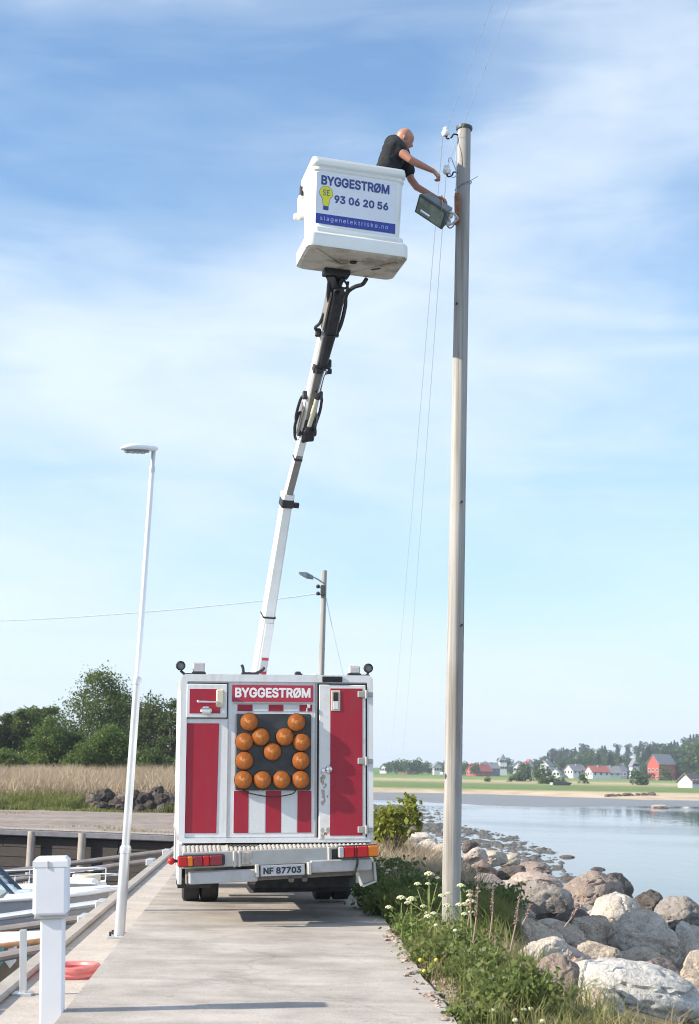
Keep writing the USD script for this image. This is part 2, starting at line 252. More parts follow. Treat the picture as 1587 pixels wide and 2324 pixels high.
# leaves
leafmat('leaf_dark', (0.068, 0.096, 0.034), (0.108, 0.148, 0.048), (0.16, 0.20, 0.068), trans=0.48)
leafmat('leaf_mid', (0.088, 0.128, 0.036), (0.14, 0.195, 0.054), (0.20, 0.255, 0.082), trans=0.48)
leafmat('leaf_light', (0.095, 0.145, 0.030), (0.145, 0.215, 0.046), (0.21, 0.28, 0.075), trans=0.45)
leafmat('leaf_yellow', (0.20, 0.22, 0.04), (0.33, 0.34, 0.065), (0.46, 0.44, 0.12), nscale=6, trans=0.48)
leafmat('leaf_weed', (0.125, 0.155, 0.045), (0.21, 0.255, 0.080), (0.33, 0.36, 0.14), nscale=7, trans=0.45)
leafmat('grass_green', (0.16, 0.18, 0.05), (0.27, 0.29, 0.10), (0.44, 0.41, 0.20), nscale=2.5, trans=0.42)
leafmat('grass_dry', (0.30, 0.24, 0.13), (0.45, 0.38, 0.23), (0.58, 0.50, 0.34), nscale=2.5)
leafmat('reed_dry', (0.36, 0.28, 0.19), (0.54, 0.44, 0.32), (0.70, 0.60, 0.47), trans=0.25, nscale=0.9)
leafmat('far_leaf_dark', (0.034, 0.056, 0.034), (0.052, 0.082, 0.044), (0.080, 0.116, 0.054), nscale=0.1)
leafmat('far_leaf_mid', (0.055, 0.092, 0.038), (0.086, 0.135, 0.048), (0.125, 0.180, 0.062), nscale=0.1)
leafmat('far_leaf_light', (0.060, 0.105, 0.026), (0.098, 0.160, 0.036), (0.145, 0.215, 0.056), nscale=0.1)

# ------------------------------------------------------------------ objects
USED = {}
def numbered(path):
    k = USED.get(path, 0); USED[path] = k + 1
    return path if k == 0 else f'{path}_{k:03d}'
def tag(p, label=None, cat=None, group=None, kind=None):
    for k, v in (('label', label), ('category', cat), ('group', group), ('kind', kind)):
        if v: p.SetCustomDataByKey(k, v)
class Thing:
    def __init__(s, name, label=None, cat=None, loc=(0, 0, 0), rot=(0, 0, 0), group=None, scale=(1, 1, 1), kind=None):
        s.name = name; s.path = numbered('/World/' + name)
        s.x = UsdGeom.Xform.Define(stage, s.path)
        s.x.AddTranslateOp().Set(Gf.Vec3d(*map(float, loc))); s.x.AddRotateXYZOp().Set(Gf.Vec3f(*map(float, rot))); s.x.AddScaleOp().Set(Gf.Vec3f(*map(float, scale)))
        s.prim = s.x.GetPrim(); tag(s.prim, label, cat, group, kind)
        m = np.array(s.x.GetLocalTransformation()).T
        s.inv = np.linalg.inv(m)
    def local(s, v):
        return np.asarray(v, float) @ s.inv[:3, :3].T + s.inv[:3, 3]
class Part:
    def __init__(s, path, prim, owner): s.path, s.prim, s.owner = path, prim, owner
def look(m):
    return '/World/Looks/' + m
def arr(m):
    if isinstance(m, list): m = trimesh.util.concatenate([x for x in m])
    return m
def part(parent, name, mesh, mat, smooth=35, world=False, label=None, kind=None):
    path = numbered(parent.path + '/' + name)
    owner = parent if isinstance(parent, Thing) else parent.owner
    v, f, n = None, None, None
    if isinstance(mesh, list): mesh = trimesh.util.concatenate(mesh)
    if world:
        if isinstance(mesh, tuple): mesh = (owner.local(mesh[0]), mesh[1])
        else:
            mesh = mesh.copy(); mesh.vertices = owner.local(mesh.vertices)
    p = usdkit.mesh(stage, path, mesh, look(mat), smooth=smooth).GetPrim()
    tag(p, label=label, kind=kind)
    return Part(path, p, owner)
def solo(name, mesh, mat, label=None, cat=None, group=None, kind=None, smooth=35):
    path = numbered('/World/' + name)
    if isinstance(mesh, list): mesh = trimesh.util.concatenate(mesh)
    p = usdkit.mesh(stage, path, mesh, look(mat), smooth=smooth).GetPrim()
    tag(p, label, cat, group, kind)
    return p
def dup(src, loc, rot=(0, 0, 0), scale=(1, 1, 1), label=None, group=None, cat=None):
    path = numbered('/World/' + src.name)
    x = UsdGeom.Xform.Define(stage, path); p = x.GetPrim()
    p.GetReferences().AddInternalReference(src.path)
    p.SetInstanceable(True)
    x.ClearXformOpOrder()
    x.AddTranslateOp().Set(Gf.Vec3d(*map(float, loc))); x.AddRotateXYZOp().Set(Gf.Vec3f(*map(float, rot))); x.AddScaleOp().Set(Gf.Vec3f(*map(float, scale)))
    was = src.prim.GetCustomData()
    tag(p, label or was.get('label'), cat or was.get('category'), group or was.get('group'))
    return p

# ------------------------------------------------------------------ shapes
def T(m, mat):
    m = m.copy(); m.apply_transform(mat); return m
def box(c, s, ch=0.0, rot=None):
    s = np.asarray(s, float)
    if ch <= 0: m = trimesh.creation.box(s)
    else:
        ch = min(ch, 0.45 * s.min()); h = s / 2; pts = []
        for sx in (-1, 1):
            for sy in (-1, 1):
                for sz in (-1, 1):
                    b = h * (sx, sy, sz)
                    for k in range(3):
                        q = b.copy()
                        for j in range(3):
                            if j != k: q[j] -= ch * (sx, sy, sz)[j]
                        pts.append(q)
        m = trimesh.Trimesh(pts).convex_hull
    if rot is not None: m.apply_transform(trimesh.transformations.euler_matrix(*rot))
    m.apply_translation(c); return m
def frame_of(d):
    d = d / np.linalg.norm(d); a = V(0, 0, 1) if abs(d[2]) < 0.9 else V(1, 0, 0)
    x = np.cross(a, d); x /= np.linalg.norm(x); return x, np.cross(d, x), d
def cyl(p0, p1, r0, r1=None, n=16, cap=True):
    p0, p1 = np.asarray(p0, float), np.asarray(p1, float); r1 = r0 if r1 is None else r1
    x, y, d = frame_of(p1 - p0); a = np.arange(n) * 2 * np.pi / n
    ring = np.cos(a)[:, None] * x + np.sin(a)[:, None] * y
    v = np.vstack([p0 + ring * r0, p1 + ring * r1, p0, p1]); f = []
    for i in range(n):
        j = (i + 1) % n
        f += [[i, j, n + j], [i, n + j, n + i]]
        if cap: f += [[2 * n, j, i], [2 * n + 1, n + i, n + j]]
    return trimesh.Trimesh(v, f, process=False)
def tube(pts, r, n=8):
    p = np.asarray(pts, float); r = np.broadcast_to(np.asarray(r, float), (len(p),))
    t = np.gradient(p, axis=0); t /= np.linalg.norm(t, axis=1, keepdims=True) + 1e-12
    x, _, _ = frame_of(t[0]); v = []; a = np.arange(n) * 2 * np.pi / n
    for i in range(len(p)):
        x = x - t[i] * (x @ t[i]); x /= np.linalg.norm(x); y = np.cross(t[i], x)
        v.append(p[i] + r[i] * (np.cos(a)[:, None] * x + np.sin(a)[:, None] * y))
    v = np.vstack(v + [p[:1], p[-1:]]); f = []; L = len(p)
    for i in range(L - 1):
        for k in range(n):
            j = (k + 1) % n
            f += [[i * n + k, i * n + j, (i + 1) * n + j], [i * n + k, (i + 1) * n + j, (i + 1) * n + k]]
    for k in range(n):
        j = (k + 1) % n
        f += [[L * n, j, k], [L * n + 1, (L - 1) * n + k, (L - 1) * n + j]]
    return trimesh.Trimesh(v, f, process=False)
def curve(pts, n=24):
    """Catmull-Rom through the points"""
    p = np.asarray(pts, float); p = np.vstack([2 * p[0] - p[1], p, 2 * p[-1] - p[-2]]); out = []
    k = len(p) - 3; m = max(2, n // k)
    for i in range(k):
        for t in np.linspace(0, 1, m, endpoint=False):
            a, b, c, d = p[i:i + 4]
            out.append(0.5 * (2 * b + (c - a) * t + (2 * a - 5 * b + 4 * c - d) * t * t + (3 * b - a - 3 * c + d) * t ** 3))
    return np.array(out + [p[-2]])
def lathe(profile, n=20, axis=None, base=(0, 0, 0)):
    """profile: (r, h) pairs, turned round z (or the given axis) from base"""
    pr = np.asarray(profile, float); a = np.arange(n) * 2 * np.pi / n
    x, y, d = (V(1, 0, 0), V(0, 1, 0), V(0, 0, 1)) if axis is None else frame_of(np.asarray(axis, float))
    v = np.vstack([np.asarray(base, float) + r * (np.cos(a)[:, None] * x + np.sin(a)[:, None] * y) + h * d for r, h in pr]); f = []
    for i in range(len(pr) - 1):
        for k in range(n):
            j = (k + 1) % n
            f += [[i * n + k, i * n + j, (i + 1) * n + j], [i * n + k, (i + 1) * n + j, (i + 1) * n + k]]
    return trimesh.Trimesh(v, f, process=False)
def ball(c, r, sub=2, scale=(1, 1, 1)):
    m = trimesh.creation.icosphere(sub, r); m.vertices *= scale; m.apply_translation(c); return m
def prism(poly, depth):
    return trimesh.creation.extrude_polygon(Polygon(poly) if not hasattr(poly, 'geoms') and not isinstance(poly, Polygon) else poly, depth, engine='earcut')
def upright(m):                          # from the xy plane into the xz plane, facing -y
    m = m.copy(); m.vertices = m.vertices[:, [0, 2, 1]] * (1, -1, 1); return m
def sheet(xs, ys, zf):
    X, Y = np.meshgrid(xs, ys, indexing='ij'); Z = zf(X, Y); v = np.stack([X, Y, Z], -1).reshape(-1, 3)
    nx, ny = len(xs), len(ys); i, j = np.meshgrid(np.arange(nx - 1), np.arange(ny - 1), indexing='ij')
    a = (i * ny + j).ravel(); f = np.vstack([np.stack([a, a + ny, a + ny + 1], 1), np.stack([a, a + ny + 1, a + 1], 1)])
    return trimesh.Trimesh(v, f, process=False)
def quad(pts):
    return trimesh.Trimesh(np.asarray(pts, float), [[0, 1, 2], [0, 2, 3]], process=False)
def bar(p0, p1, w, h, upd=(0, 0, 1), ch=0.0):
    """a box beam from p0 to p1, w across, h along the upd direction"""
    p0, p1 = np.asarray(p0, float), np.asarray(p1, float); d = p1 - p0; L = np.linalg.norm(d); d /= L
    u = np.asarray(upd, float); u = u - d * (u @ d); u /= np.linalg.norm(u); s = np.cross(u, d)
    m = box((0, 0, 0), (w, L, h), ch); R = np.eye(4); R[:3, 0], R[:3, 1], R[:3, 2], R[:3, 3] = s, d, u, (p0 + p1) / 2
    if np.linalg.det(R[:3, :3]) < 0: R[:3, 0] *= -1
    m.apply_transform(R); return m
def leaves(C, size, g, aspect=0.6, upb=0.25, drop=None):
    C = np.asarray(C, float); n = len(C); nn = g.normal(size=(n, 3)); nn[:, 2] = nn[:, 2] + upb * 2
    nn /= np.linalg.norm(nn, axis=1, keepdims=True); t = g.normal(size=(n, 3)); t -= nn * (t * nn).sum(1, keepdims=True); t /= np.linalg.norm(t, axis=1, keepdims=True); b = np.cross(nn, t)
    s = (size * g.uniform(0.6, 1.35, n))[:, None]
    v = np.stack([C - t * s * 0.5, C + b * s * 0.5 * aspect, C + t * s * 0.5, C - b * s * 0.5 * aspect], 1).reshape(-1, 3)
    a = np.arange(n) * 4; f = np.vstack([np.stack([a, a + 1, a + 2], 1), np.stack([a, a + 2, a + 3], 1)])
    return (v, f)
def blades(P, h, w, g, lean=0.25, bend=0.3):
    """grass blades: two-piece strips that bend over"""
    P = np.asarray(P, float); n = len(P); h = np.broadcast_to(h, (n,)) * g.uniform(0.6, 1.25, n); a = g.uniform(0, 2 * np.pi, n); l = g.uniform(0, lean, n) * h; b = g.uniform(0.2, 1, n) * bend * h
    d = np.stack([np.cos(a), np.sin(a), np.zeros(n)], 1); a2 = g.uniform(0, 2 * np.pi, n); s = np.stack([np.cos(a2), np.sin(a2), np.zeros(n)], 1) * (w * 0.5)
    m = P + d * l[:, None] * 0.5; m[:, 2] += h * 0.6
    t = P + d * (l + b)[:, None]; t[:, 2] += h
    v = np.stack([P - s, P + s, m + s * 0.8, m - s * 0.8, t], 1).reshape(-1, 3); k = np.arange(n) * 5
    f = np.vstack([np.stack([k, k + 1, k + 2], 1), np.stack([k, k + 2, k + 3], 1), np.stack([k + 3, k + 2, k + 4], 1)])
    return (v, f)
def cat2(*ms):
    vs, fs, o = [], [], 0
    for m in ms:
        v, f = (m.vertices, m.faces) if hasattr(m, 'vertices') else m
        vs.append(v); fs.append(np.asarray(f) + o); o += len(v)
    return (np.vstack(vs), np.vstack(fs))

# ------------------------------------------------------------------ the setting
WZ = -1.55                                                     # water level
XL = lambda Y: -1.832 - 0.0566 * (np.asarray(Y) - 10.87)       # left edge of the raised lane
XR = lambda Y: 0.63 - 0.042 * (np.asarray(Y) - 13.0)           # right edge of the lane
XO = lambda Y: -2.90 - 0.046 * (np.asarray(Y) - 13.3)          # outer edge of the lower ledge
jetty = Thing('jetty', 'raised concrete lane with a lower ledge along its left side', None, kind='structure')
for p_ in [jetty.prim]: p_.ClearCustomDataByKey('label')
ends = [-8.0, 4.85, 16.93, 23.0, 29.0, 36.6]
g_ = np.random.default_rng(3)
for i in range(len(ends) - 1):
    a, b = ends[i] + 0.012, ends[i + 1] - 0.012
    ys = np.linspace(a, b, 60)
    right = [(XR(y) + 0.05 * (meshkit.fbm(V(0, y * 1.6, 3.3)[None], 4)[0] - 0.5) * 2, y) for y in ys]
    poly = [(XL(a), a)] + right + [(XL(b), b)]
    s = prism(poly, 0.45); s.apply_translation((0, 0, -0.45 - (0.006 if i == 2 else 0.0)))
    part(jetty, 'lane_slab', s, 'lane_concrete', smooth=False)
led = prism([(XO(y), y) for y in (-8.0, 36.6)] + [(XL(y) - 0.004, y) for y in (36.6, -8.0)], 1.6); led.apply_translation((0, 0, -1.9))
part(jetty, 'ledge', led, 'ledge_concrete', smooth=False)
for i in range(11):                                             # kerb beams along the ledge's outer edge
    a = -7.9 + i * 4.04; b = a + 4.02
    k = bar((XO(a) + 0.09, a, -0.270), (XO(b) + 0.09, b, -0.270), 0.17, 0.06, ch=0.02)
    part(jetty, 'kerb_beam', k, 'kerb_concrete', smooth=False)

solo('water', sheet(np.linspace(-900, 900, 3), np.linspace(-120, 1200, 3), lambda X, Y: X * 0 + WZ), 'water_look', kind='structure', smooth=False)
solo('seabed', sheet(np.linspace(-900, 900, 3), np.linspace(-120, 1200, 3), lambda X, Y: X * 0 + WZ - 1.2), 'mud', kind='structure', smooth=False)

# verge and rubble bank to the right of the lane
def bank_z(d):
    d = np.asarray(d, float)
    return np.where(d < 0.0, -0.30, np.where(d < 1.1, -0.05 - 0.06 * d, np.maximum(-0.116 - 0.27 * (d - 1.1), WZ - 0.5)))
def bank(X, Y):
    d = X - XR(Y); w = np.clip((10.9 - Y) / 2.0, 0, 1.3)               # the grass strip widens near the camera
    dd = np.maximum(d - w * 1.6, np.minimum(d, 0.9))
    P = np.stack([X, Y, X * 0], -1)
    return bank_z(dd) + 0.10 * (meshkit.fbm(P * 0.9, 4, 5) - 0.5)
xs = np.linspace(-0.05, 9.0, 90)
v_ = []
ys = np.linspace(-6, 37, 230)
Xg = XR(ys)[None, :] + xs[:, None]; Yg = np.broadcast_to(ys[None, :], Xg.shape)
Zg = bank(Xg, Yg); Zg[0] -= 0.4
nx, ny = Xg.shape; i, j = np.meshgrid(np.arange(nx - 1), np.arange(ny - 1), indexing='ij'); a = (i * ny + j).ravel()
solo('verge', trimesh.Trimesh(np.stack([Xg, Yg, Zg], -1).reshape(-1, 3), np.vstack([np.stack([a, a + ny, a + ny + 1], 1), np.stack([a, a + ny + 1, a + 1], 1)]), process=False), 'soil', kind='structure', smooth=True)

# land at the head of the jetty on the left, behind the quay wall
def land_z(X, Y):
    P = np.stack([X, Y, X * 0], -1)
    return 0.06 * (meshkit.fbm(P * 0.25, 4, 9) - 0.5) - 0.03 + 0.25 * np.clip((Y - 56) / 25, 0, 1)
QA, QB = V(-30.0, 45.9, 0), V(-3.6, 36.1, 0)                       # the line of the quay wall
def quay_y(X): return np.where(X > -3.6, 36.1 + (X + 3.6) * 0.1, QB[1] + (QB[0] - X) / (QB[0] - QA[0]) * (QA[1] - QB[1]))
xs = np.linspace(-60, 1.2, 100); ts = np.linspace(0, 1, 90) ** 1.5
Xg = np.repeat(xs[:, None], 90, 1); Y0 = quay_y(xs)[:, None] + 0.3; Yg = Y0 + (170 - Y0) * ts[None, :]
Zg = land_z(Xg, Yg); edge = np.clip((Xg + 1.0) / 2.2, 0, 1) ** 2; Zg = Zg - edge * 2.2
nx, ny = Xg.shape; i, j = np.meshgrid(np.arange(nx - 1), np.arange(ny - 1), indexing='ij'); a = (i * ny + j).ravel()
solo('gravel_ground', trimesh.Trimesh(np.stack([Xg, Yg, Zg], -1).reshape(-1, 3), np.vstack([np.stack([a, a + ny, a + ny + 1], 1), np.stack([a, a + ny + 1, a + 1], 1)]), process=False), 'gravel', kind='structure', smooth=True)

# shallow mud with weed breaking the surface to the right
def flat_z(X, Y):
    P = np.stack([X, Y, X * 0], -1)
    u = X / Y
    # exposure: strongest in a band that runs out from the rocks, and all over the far left water
    dist = Y
    band = np.exp(-((dist - (66 - 420 * (u - 0.10))) / 13.0) ** 2) * np.clip((0.165 - u) / 0.05, 0, 1)
    far = np.clip((0.075 - u) / 0.03, 0, 1) * np.clip((dist - 45) / 25, 0, 1)
    e = np.maximum(band, far * 0.85)
    n = meshkit.fbm(P * (3.6, 1.5, 1), 3, 21) * 0.72 + meshkit.fbm(P * (0.35, 0.2, 1), 3, 4) * 0.28
    return WZ - 0.080 + 0.40 * (n - 0.5) + 0.080 * e - 0.12 * (1 - np.clip(e * 3, 0, 1))
us = np.linspace(0.0, 0.24, 620); ys = 30 * (140 / 30) ** np.linspace(0, 1, 620)
Yg = np.repeat(ys[None, :], len(us), 0); Xg = us[:, None] * Yg; Zg = flat_z(Xg, Yg)
Zg[0] -= .6; Zg[-1] -= .6; Zg[:, 0] -= .6
nx, ny = Xg.shape; i, j = np.meshgrid(np.arange(nx - 1), np.arange(ny - 1), indexing='ij'); a = (i * ny + j).ravel()
solo('mudflat', trimesh.Trimesh(np.stack([Xg, Yg, Zg], -1).reshape(-1, 3), np.vstack([np.stack([a, a + ny, a + ny + 1], 1), np.stack([a, a + ny + 1, a + 1], 1)]), process=False), 'weed_mud', kind='structure', smooth=True)

# ------------------------------------------------------------------ the bucket truck
TR_LOC, TR_YAW, TR_ROLL = V(-0.682, 16.3, 0.0), 7.0, -1.1
truck = Thing('bucket_truck', 'white and red bucket truck parked on the jetty with its boom raised', 'truck', TR_LOC, (0, TR_ROLL, TR_YAW))
K = 0.001595
U = lambda cx: (cx - 828) * K                          # from measurements on the rear face to metres
Z = lambda cy: 2.572 - (cy - 250) * K
def rect(x0, y0, x1, y1, y=-0.006, t=0.006, ch=0.0):   # a flat piece on the rear face, y = its outer surface
    return box(((U(x0) + U(x1)) / 2, y + t / 2, (Z(y0) + Z(y1)) / 2), (abs(U(x1) - U(x0)), t, abs(Z(y1) - Z(y0))), ch)
HW, TOP, BOT, LEN = 1.022, Z(250), Z(1345), 3.5
def rrect(w, z0, z1, r, n=6):
    return sbox(-w + r, z0 + r, w - r, z1 - r).buffer(r, quad_segs=n)
shell = upright(prism(rrect(HW, BOT, TOP, 0.055), LEN)); shell.apply_translation((0, LEN + 0.012, 0))
part(truck, 'body', shell, 'white_paint', smooth=40)
# rounded corner profiles round the rear face, proud of it
fr = rrect(HW + 0.004, BOT - 0.004, TOP + 0.004, 0.06).difference(rrect(HW - 0.062, BOT + 0.045, TOP - 0.072, 0.012))
f_ = upright(prism(fr, 0.05)); f_.apply_translation((0, 0.034, 0))
part(truck, 'rear_frame', f_, 'white_paint', smooth=40)
part(truck, 'rear_wall', box((0, 0.006, (BOT + TOP) / 2), (2 * HW - 0.13, 0.01, TOP - BOT - 0.11)), 'white_paint', smooth=False)
for s, nm in ((-1, 'side_skirt'), (1, 'side_skirt')):
    part(truck, nm, box((s * (HW - 0.02), 0.62, (BOT + 0.40) / 2), (0.045, 1.21, BOT - 0.40), 0.008), 'white_paint', smooth=False)
    part(truck, nm, box((s * (HW - 0.02), 3.36, (BOT + 0.40) / 2), (0.045, 0.3, BOT - 0.40), 0.008), 'white_paint', smooth=False)
    part(truck, 'side_trim', box((s * (HW + 0.006), 1.75, BOT + 0.05), (0.02, 3.3, 0.05), 0.004), 'aluminium', smooth=False)
# locker hatch
h = part(truck, 'locker_hatch', rect(222, 312, 490, 533, -0.020, 0.02, 0.006), 'white_paint', smooth=False)
seal = sbox(U(216), Z(540), U(497), Z(305)).difference(sbox(U(223), Z(532), U(489), Z(313)))
part(h, 'seal', T(upright(prism(seal, 0.014)), trimesh.transformations.translation_matrix((0, 0.001, 0))), 'dark_metal', smooth=False)
part(h, 'red_panel', rect(243, 346, 446, 506, -0.0235, 0.0035), 'red_panel', smooth=False)
part(h, 'latch_housing', rect(417, 348, 468, 466, -0.055, 0.034, 0.012), 'cream_plastic', smooth=False)
part(h, 'handle', [cyl((U(292), -0.062, Z(430)), (U(430), -0.062, Z(432)), 0.011), ball((U(300), -0.062, Z(430)), 0.02, 1), cyl((U(425), -0.062, Z(432)), (U(425), -0.02, Z(432)), 0.012)], 'chrome')
part(h, 'number_plate_lamp', [box((U(352), -0.05, Z(490)), (0.125, 0.055, 0.062), 0.02), box((U(352), -0.035, Z(470)), (0.07, 0.025, 0.03), 0.008)], 'chrome', smooth=30)
# red panels
part(truck, 'red_panel', T(upright(prism([(U(207), Z(1284)), (U(432), Z(1284)), (U(441), Z(571)), (U(218), Z(571))], 0.004)), trimesh.transformations.translation_matrix((0, 0.0005, 0))), 'red_panel', smooth=False, label='tall red panel on the left of the rear wall')
# name sign
sg = part(truck, 'name_sign', rect(524, 317, 1066, 427, -0.010, 0.009), 'sign_red', smooth=False)
def lettering(text, width, height, depth=0.002, bold=True, fat=0.035):
    m = meshkit.text_mesh(text, 1.0, 1.0, bold)
    if bold and fat:                                     # heavier strokes than the type at hand
        tri = m.triangles[:, :, :2][m.face_normals[:, 2] > 0.9]
        sh = unary_union([Polygon(t).buffer(1e-4) for t in tri]).buffer(fat, quad_segs=2).simplify(0.008)
        m = trimesh.util.concatenate([prism(g, 1.0) for g in getattr(sh, 'geoms', [sh])])
    b = m.bounds; m.apply_translation(-b[0])
    m.vertices *= (width / (b[1, 0] - b[0, 0]), height / (b[1, 1] - b[0, 1]), depth); return m
L = upright(lettering('BYGGESTRØM', U(1048) - U(543), 0.108)); L.apply_translation((U(543), -0.0095, Z(401)))
part(sg, 'lettering', L, 'white_text', smooth=False)
# stripes over and under the lamp panel
sp = part(truck, 'stripe_panel', rect(540, 440, 1064, 1290, 0.0, 0.003), 'white_paint', smooth=False)
for a, b in ((560, 661), (769, 867), (975, 1060)): part(sp, 'red_stripe', rect(a, 446, b, 490, -0.0035, 0.003), 'red_panel', smooth=False)
for a, b in ((668, 762), (874, 968)): part(sp, 'white_stripe', rect(a, 446, b, 490, -0.0035, 0.003), 'grey_reflective', smooth=False)
for a, b in ((545, 642), (755, 857), (965, 1058)): part(sp, 'red_stripe', rect(a, 1012, b, 1284, -0.0035, 0.003), 'red_panel', smooth=False)
for a, b in ((648, 750), (862, 960)): part(sp, 'white_stripe', rect(a, 1012, b, 1284, -0.0035, 0.003), 'grey_reflective', smooth=False)
# lamp panel with thirteen amber lamps
lp = part(truck, 'lamp_panel', rect(550, 508, 1052, 1008, -0.045, 0.042, 0.012), 'black_panel', smooth=False)
LAMPS = [(638, 563), (952, 565), (607, 692), (715, 660), (874, 660), (987, 695), (793, 757), (609, 816), (982, 816), (604, 940), (728, 940), (855, 940), (982, 940)]
LR = 0.0935
RIB = [(LR, 0), (LR, 0.028)]
for k in range(26):                                     # ridged dome
    q = (k + 1) / 27; a = math.pi / 2 * q; RIB.append((LR * math.cos(a) ** .8, 0.028 + 0.040 * math.sin(a) + (0.0022 if k % 2 else -0.0014)))
RIB.append((0.001, 0.0685))
for cx, cy in LAMPS:
    b = V(U(cx), -0.046, Z(cy))
    lm = part(lp, 'amber_lamp', lathe(RIB, 28, (0, -1, 0), b), 'amber_lens', smooth=20)
    part(lp, 'lamp_rim', lathe([(LR + 0.003, 0.0), (LR + 0.006, 0.008), (LR + 0.003, 0.018), (LR - 0.01, 0.018)], 28, (0, -1, 0), b), 'rubber')
    part(lp, 'lamp_bulb_glow', lathe([(0.022, 0.0685), (0.016, 0.0715), (0.001, 0.0725)], 14, (0, -1, 0), b), 'amber_core', smooth=50)
part(truck, 'lamp_cable', tube(curve([(U(598), -0.03, Z(1004)), (U(650), -0.05, Z(1028)), (U(790), -0.05, Z(1050)), (U(920), -0.05, Z(1034)), (U(955), -0.03, Z(1005))], 30), 0.006), 'dark_metal')
part(truck, 'panel_latch', [box((U(1035), -0.03, Z(455)), (0.03, 0.03, 0.05), 0.006), cyl((U(1022), -0.03, Z(470)), (U(1022), -0.03, Z(492)), 0.009)], 'chrome')
part(truck, 'drip_rail', box((U(793), -0.012, Z(436)), (U(1064) - U(545), 0.018, 0.008)), 'aluminium', smooth=False)
for u in (500, 1082): part(truck, 'wall_seam', rect(u - 3, 300, u + 3, 1340, -0.004, 0.004), 'aluminium', smooth=False)
# rear door
d = part(truck, 'rear_door', rect(1106, 312, 1420, 1326, -0.022, 0.02, 0.006), 'dirty_white_paint', smooth=False)
seal = sbox(U(1094), Z(1337), U(1433), Z(303)).difference(sbox(U(1106), Z(1326), U(1421), Z(313)))
part(d, 'seal', T(upright(prism(seal, 0.016)), trimesh.transformations.translation_matrix((0, 0.001, 0))), 'rubber', smooth=False)
part(d, 'red_panel', rect(1181, 336, 1398, 1304, -0.0255, 0.0035), 'red_panel', smooth=False)
for cy in (374, 817, 1266):
    part(d, 'hinge', [box((U(1392), -0.034, Z(cy)), (0.085, 0.02, 0.068), 0.006), cyl((U(1424), -0.04, Z(cy) - 0.045), (U(1424), -0.04, Z(cy) + 0.045), 0.016), box((U(1450), -0.034, Z(cy)), (0.06, 0.018, 0.045), 0.006)], 'aluminium')
part(d, 'handle_recess', [rect(1187, 349, 1247, 486, -0.032, 0.01, 0.006)], 'cream_plastic', smooth=False)
part(d, 'handle_pocket', rect(1200, 362, 1234, 420, -0.0345, 0.003), 'dark_metal', smooth=False)
part(d, 'handle_flap', rect(1200, 424, 1234, 474, -0.036, 0.005, 0.002), 'white_paint', smooth=False)
part(d, 'lock_knob', [lathe([(0.045, 0), (0.045, 0.012), (0.03, 0.035), (0.001, 0.045)], 18, (0, -1, 0), (U(1172), -0.024, Z(872))), box((U(1140), -0.028, Z(878)), (0.06, 0.015, 0.035), 0.006)], 'chrome', smooth=40)
gr = np.random.default_rng(11)
st = []
for k in range(26):                                     # scuffed and flaked paint down the door's inner edge
    cx, cy = 1138 + gr.normal() * 14, gr.choice([930, 965, 1010, 1060, 1290]) + gr.normal() * 18
    w = gr.uniform(0.006, 0.028); n = 7; a = np.arange(n) * 2 * np.pi / n
    st.append(T(upright(prism(np.stack([w * np.cos(a) * gr.uniform(.5, 1, n), w * 1.6 * np.sin(a) * gr.uniform(.5, 1, n)], 1), 0.0006 + 0.0001 * k)), trimesh.transformations.translation_matrix((U(min(1172, max(1114, cx))), -0.022, Z(cy)))))
for k_ in st: part(d, 'flaked_paint', k_, 'grime', smooth=False)
for pg, cx, cy in (([(0, 0), (.03, .005), (.035, .03), (.012, .034), (-.004, .02)], 1142, 1302), ([(0, 0), (.015, .002), (.018, .05), (.004, .055)], 1118, 960)): part(d, 'rust_spot', T(upright(prism(pg, 0.001)), trimesh.transformations.translation_matrix((U(cx), -0.022, Z(cy)))), 'rust', smooth=False)
part(truck, 'roof_vent', [rect(1125, 256, 1262, 293, -0.030, 0.03, 0.006)] + [rect(1130, 262 + 8 * k, 1257, 265 + 8 * k, -0.036, 0.006) for k in range(4)], 'dark_metal', smooth=False)
# things on the roof
def worklight(cx, cy, lean):
    c = V(U(cx), 0.05, Z(cy))
    w = part(truck, 'work_light', [lathe([(0.02, 0.06), (0.038, 0.055), (0.050, 0.03), (0.052, 0.0), (0.040, -0.010), (0.036, 0.004)], 20, (0, 1, 0), c), tube([c + V(0, 0.03, -0.05), c + V(lean * 0.6, 0.03, -0.09), c + V(lean, 0.03, TOP - c[2])], 0.014), box(c + V(lean, 0.03, TOP - c[2] + .008), (0.09, 0.06, 0.02), 0.005)], 'rubber')
    part(w, 'lamp_glass', lathe([(0.036, 0), (0.02, 0.006), (0.001, 0.008)], 16, (0, -1, 0), c + V(0, 0.004, 0)), 'lamp_glass_grey')
worklight(180, 190, 0.075); worklight(1445, 196, -0.03)
for x0, x1, y0 in ((262, 342, 176), (1315, 1390, 190)):
    bc = V((U(x0) + U(x1)) / 2, 0.12, 0); w = U(x1) - U(x0)
    bk = part(truck, 'beacon', box((bc[0], 0.12, (Z(y0) + Z(238)) / 2 + 0.01), (w, w, Z(y0) - Z(238)), 0.012), 'clear_lens', smooth=False)
    part(bk, 'beacon_base', box((bc[0], 0.12, TOP + 0.014), (w + 0.02, w + 0.02, 0.036), 0.006), 'rubber', smooth=False)
    part(bk, 'beacon_cap', box((bc[0], 0.12, Z(y0) + 0.004), (w * 0.92, w * 0.92, 0.014), 0.005), 'aluminium', smooth=False)
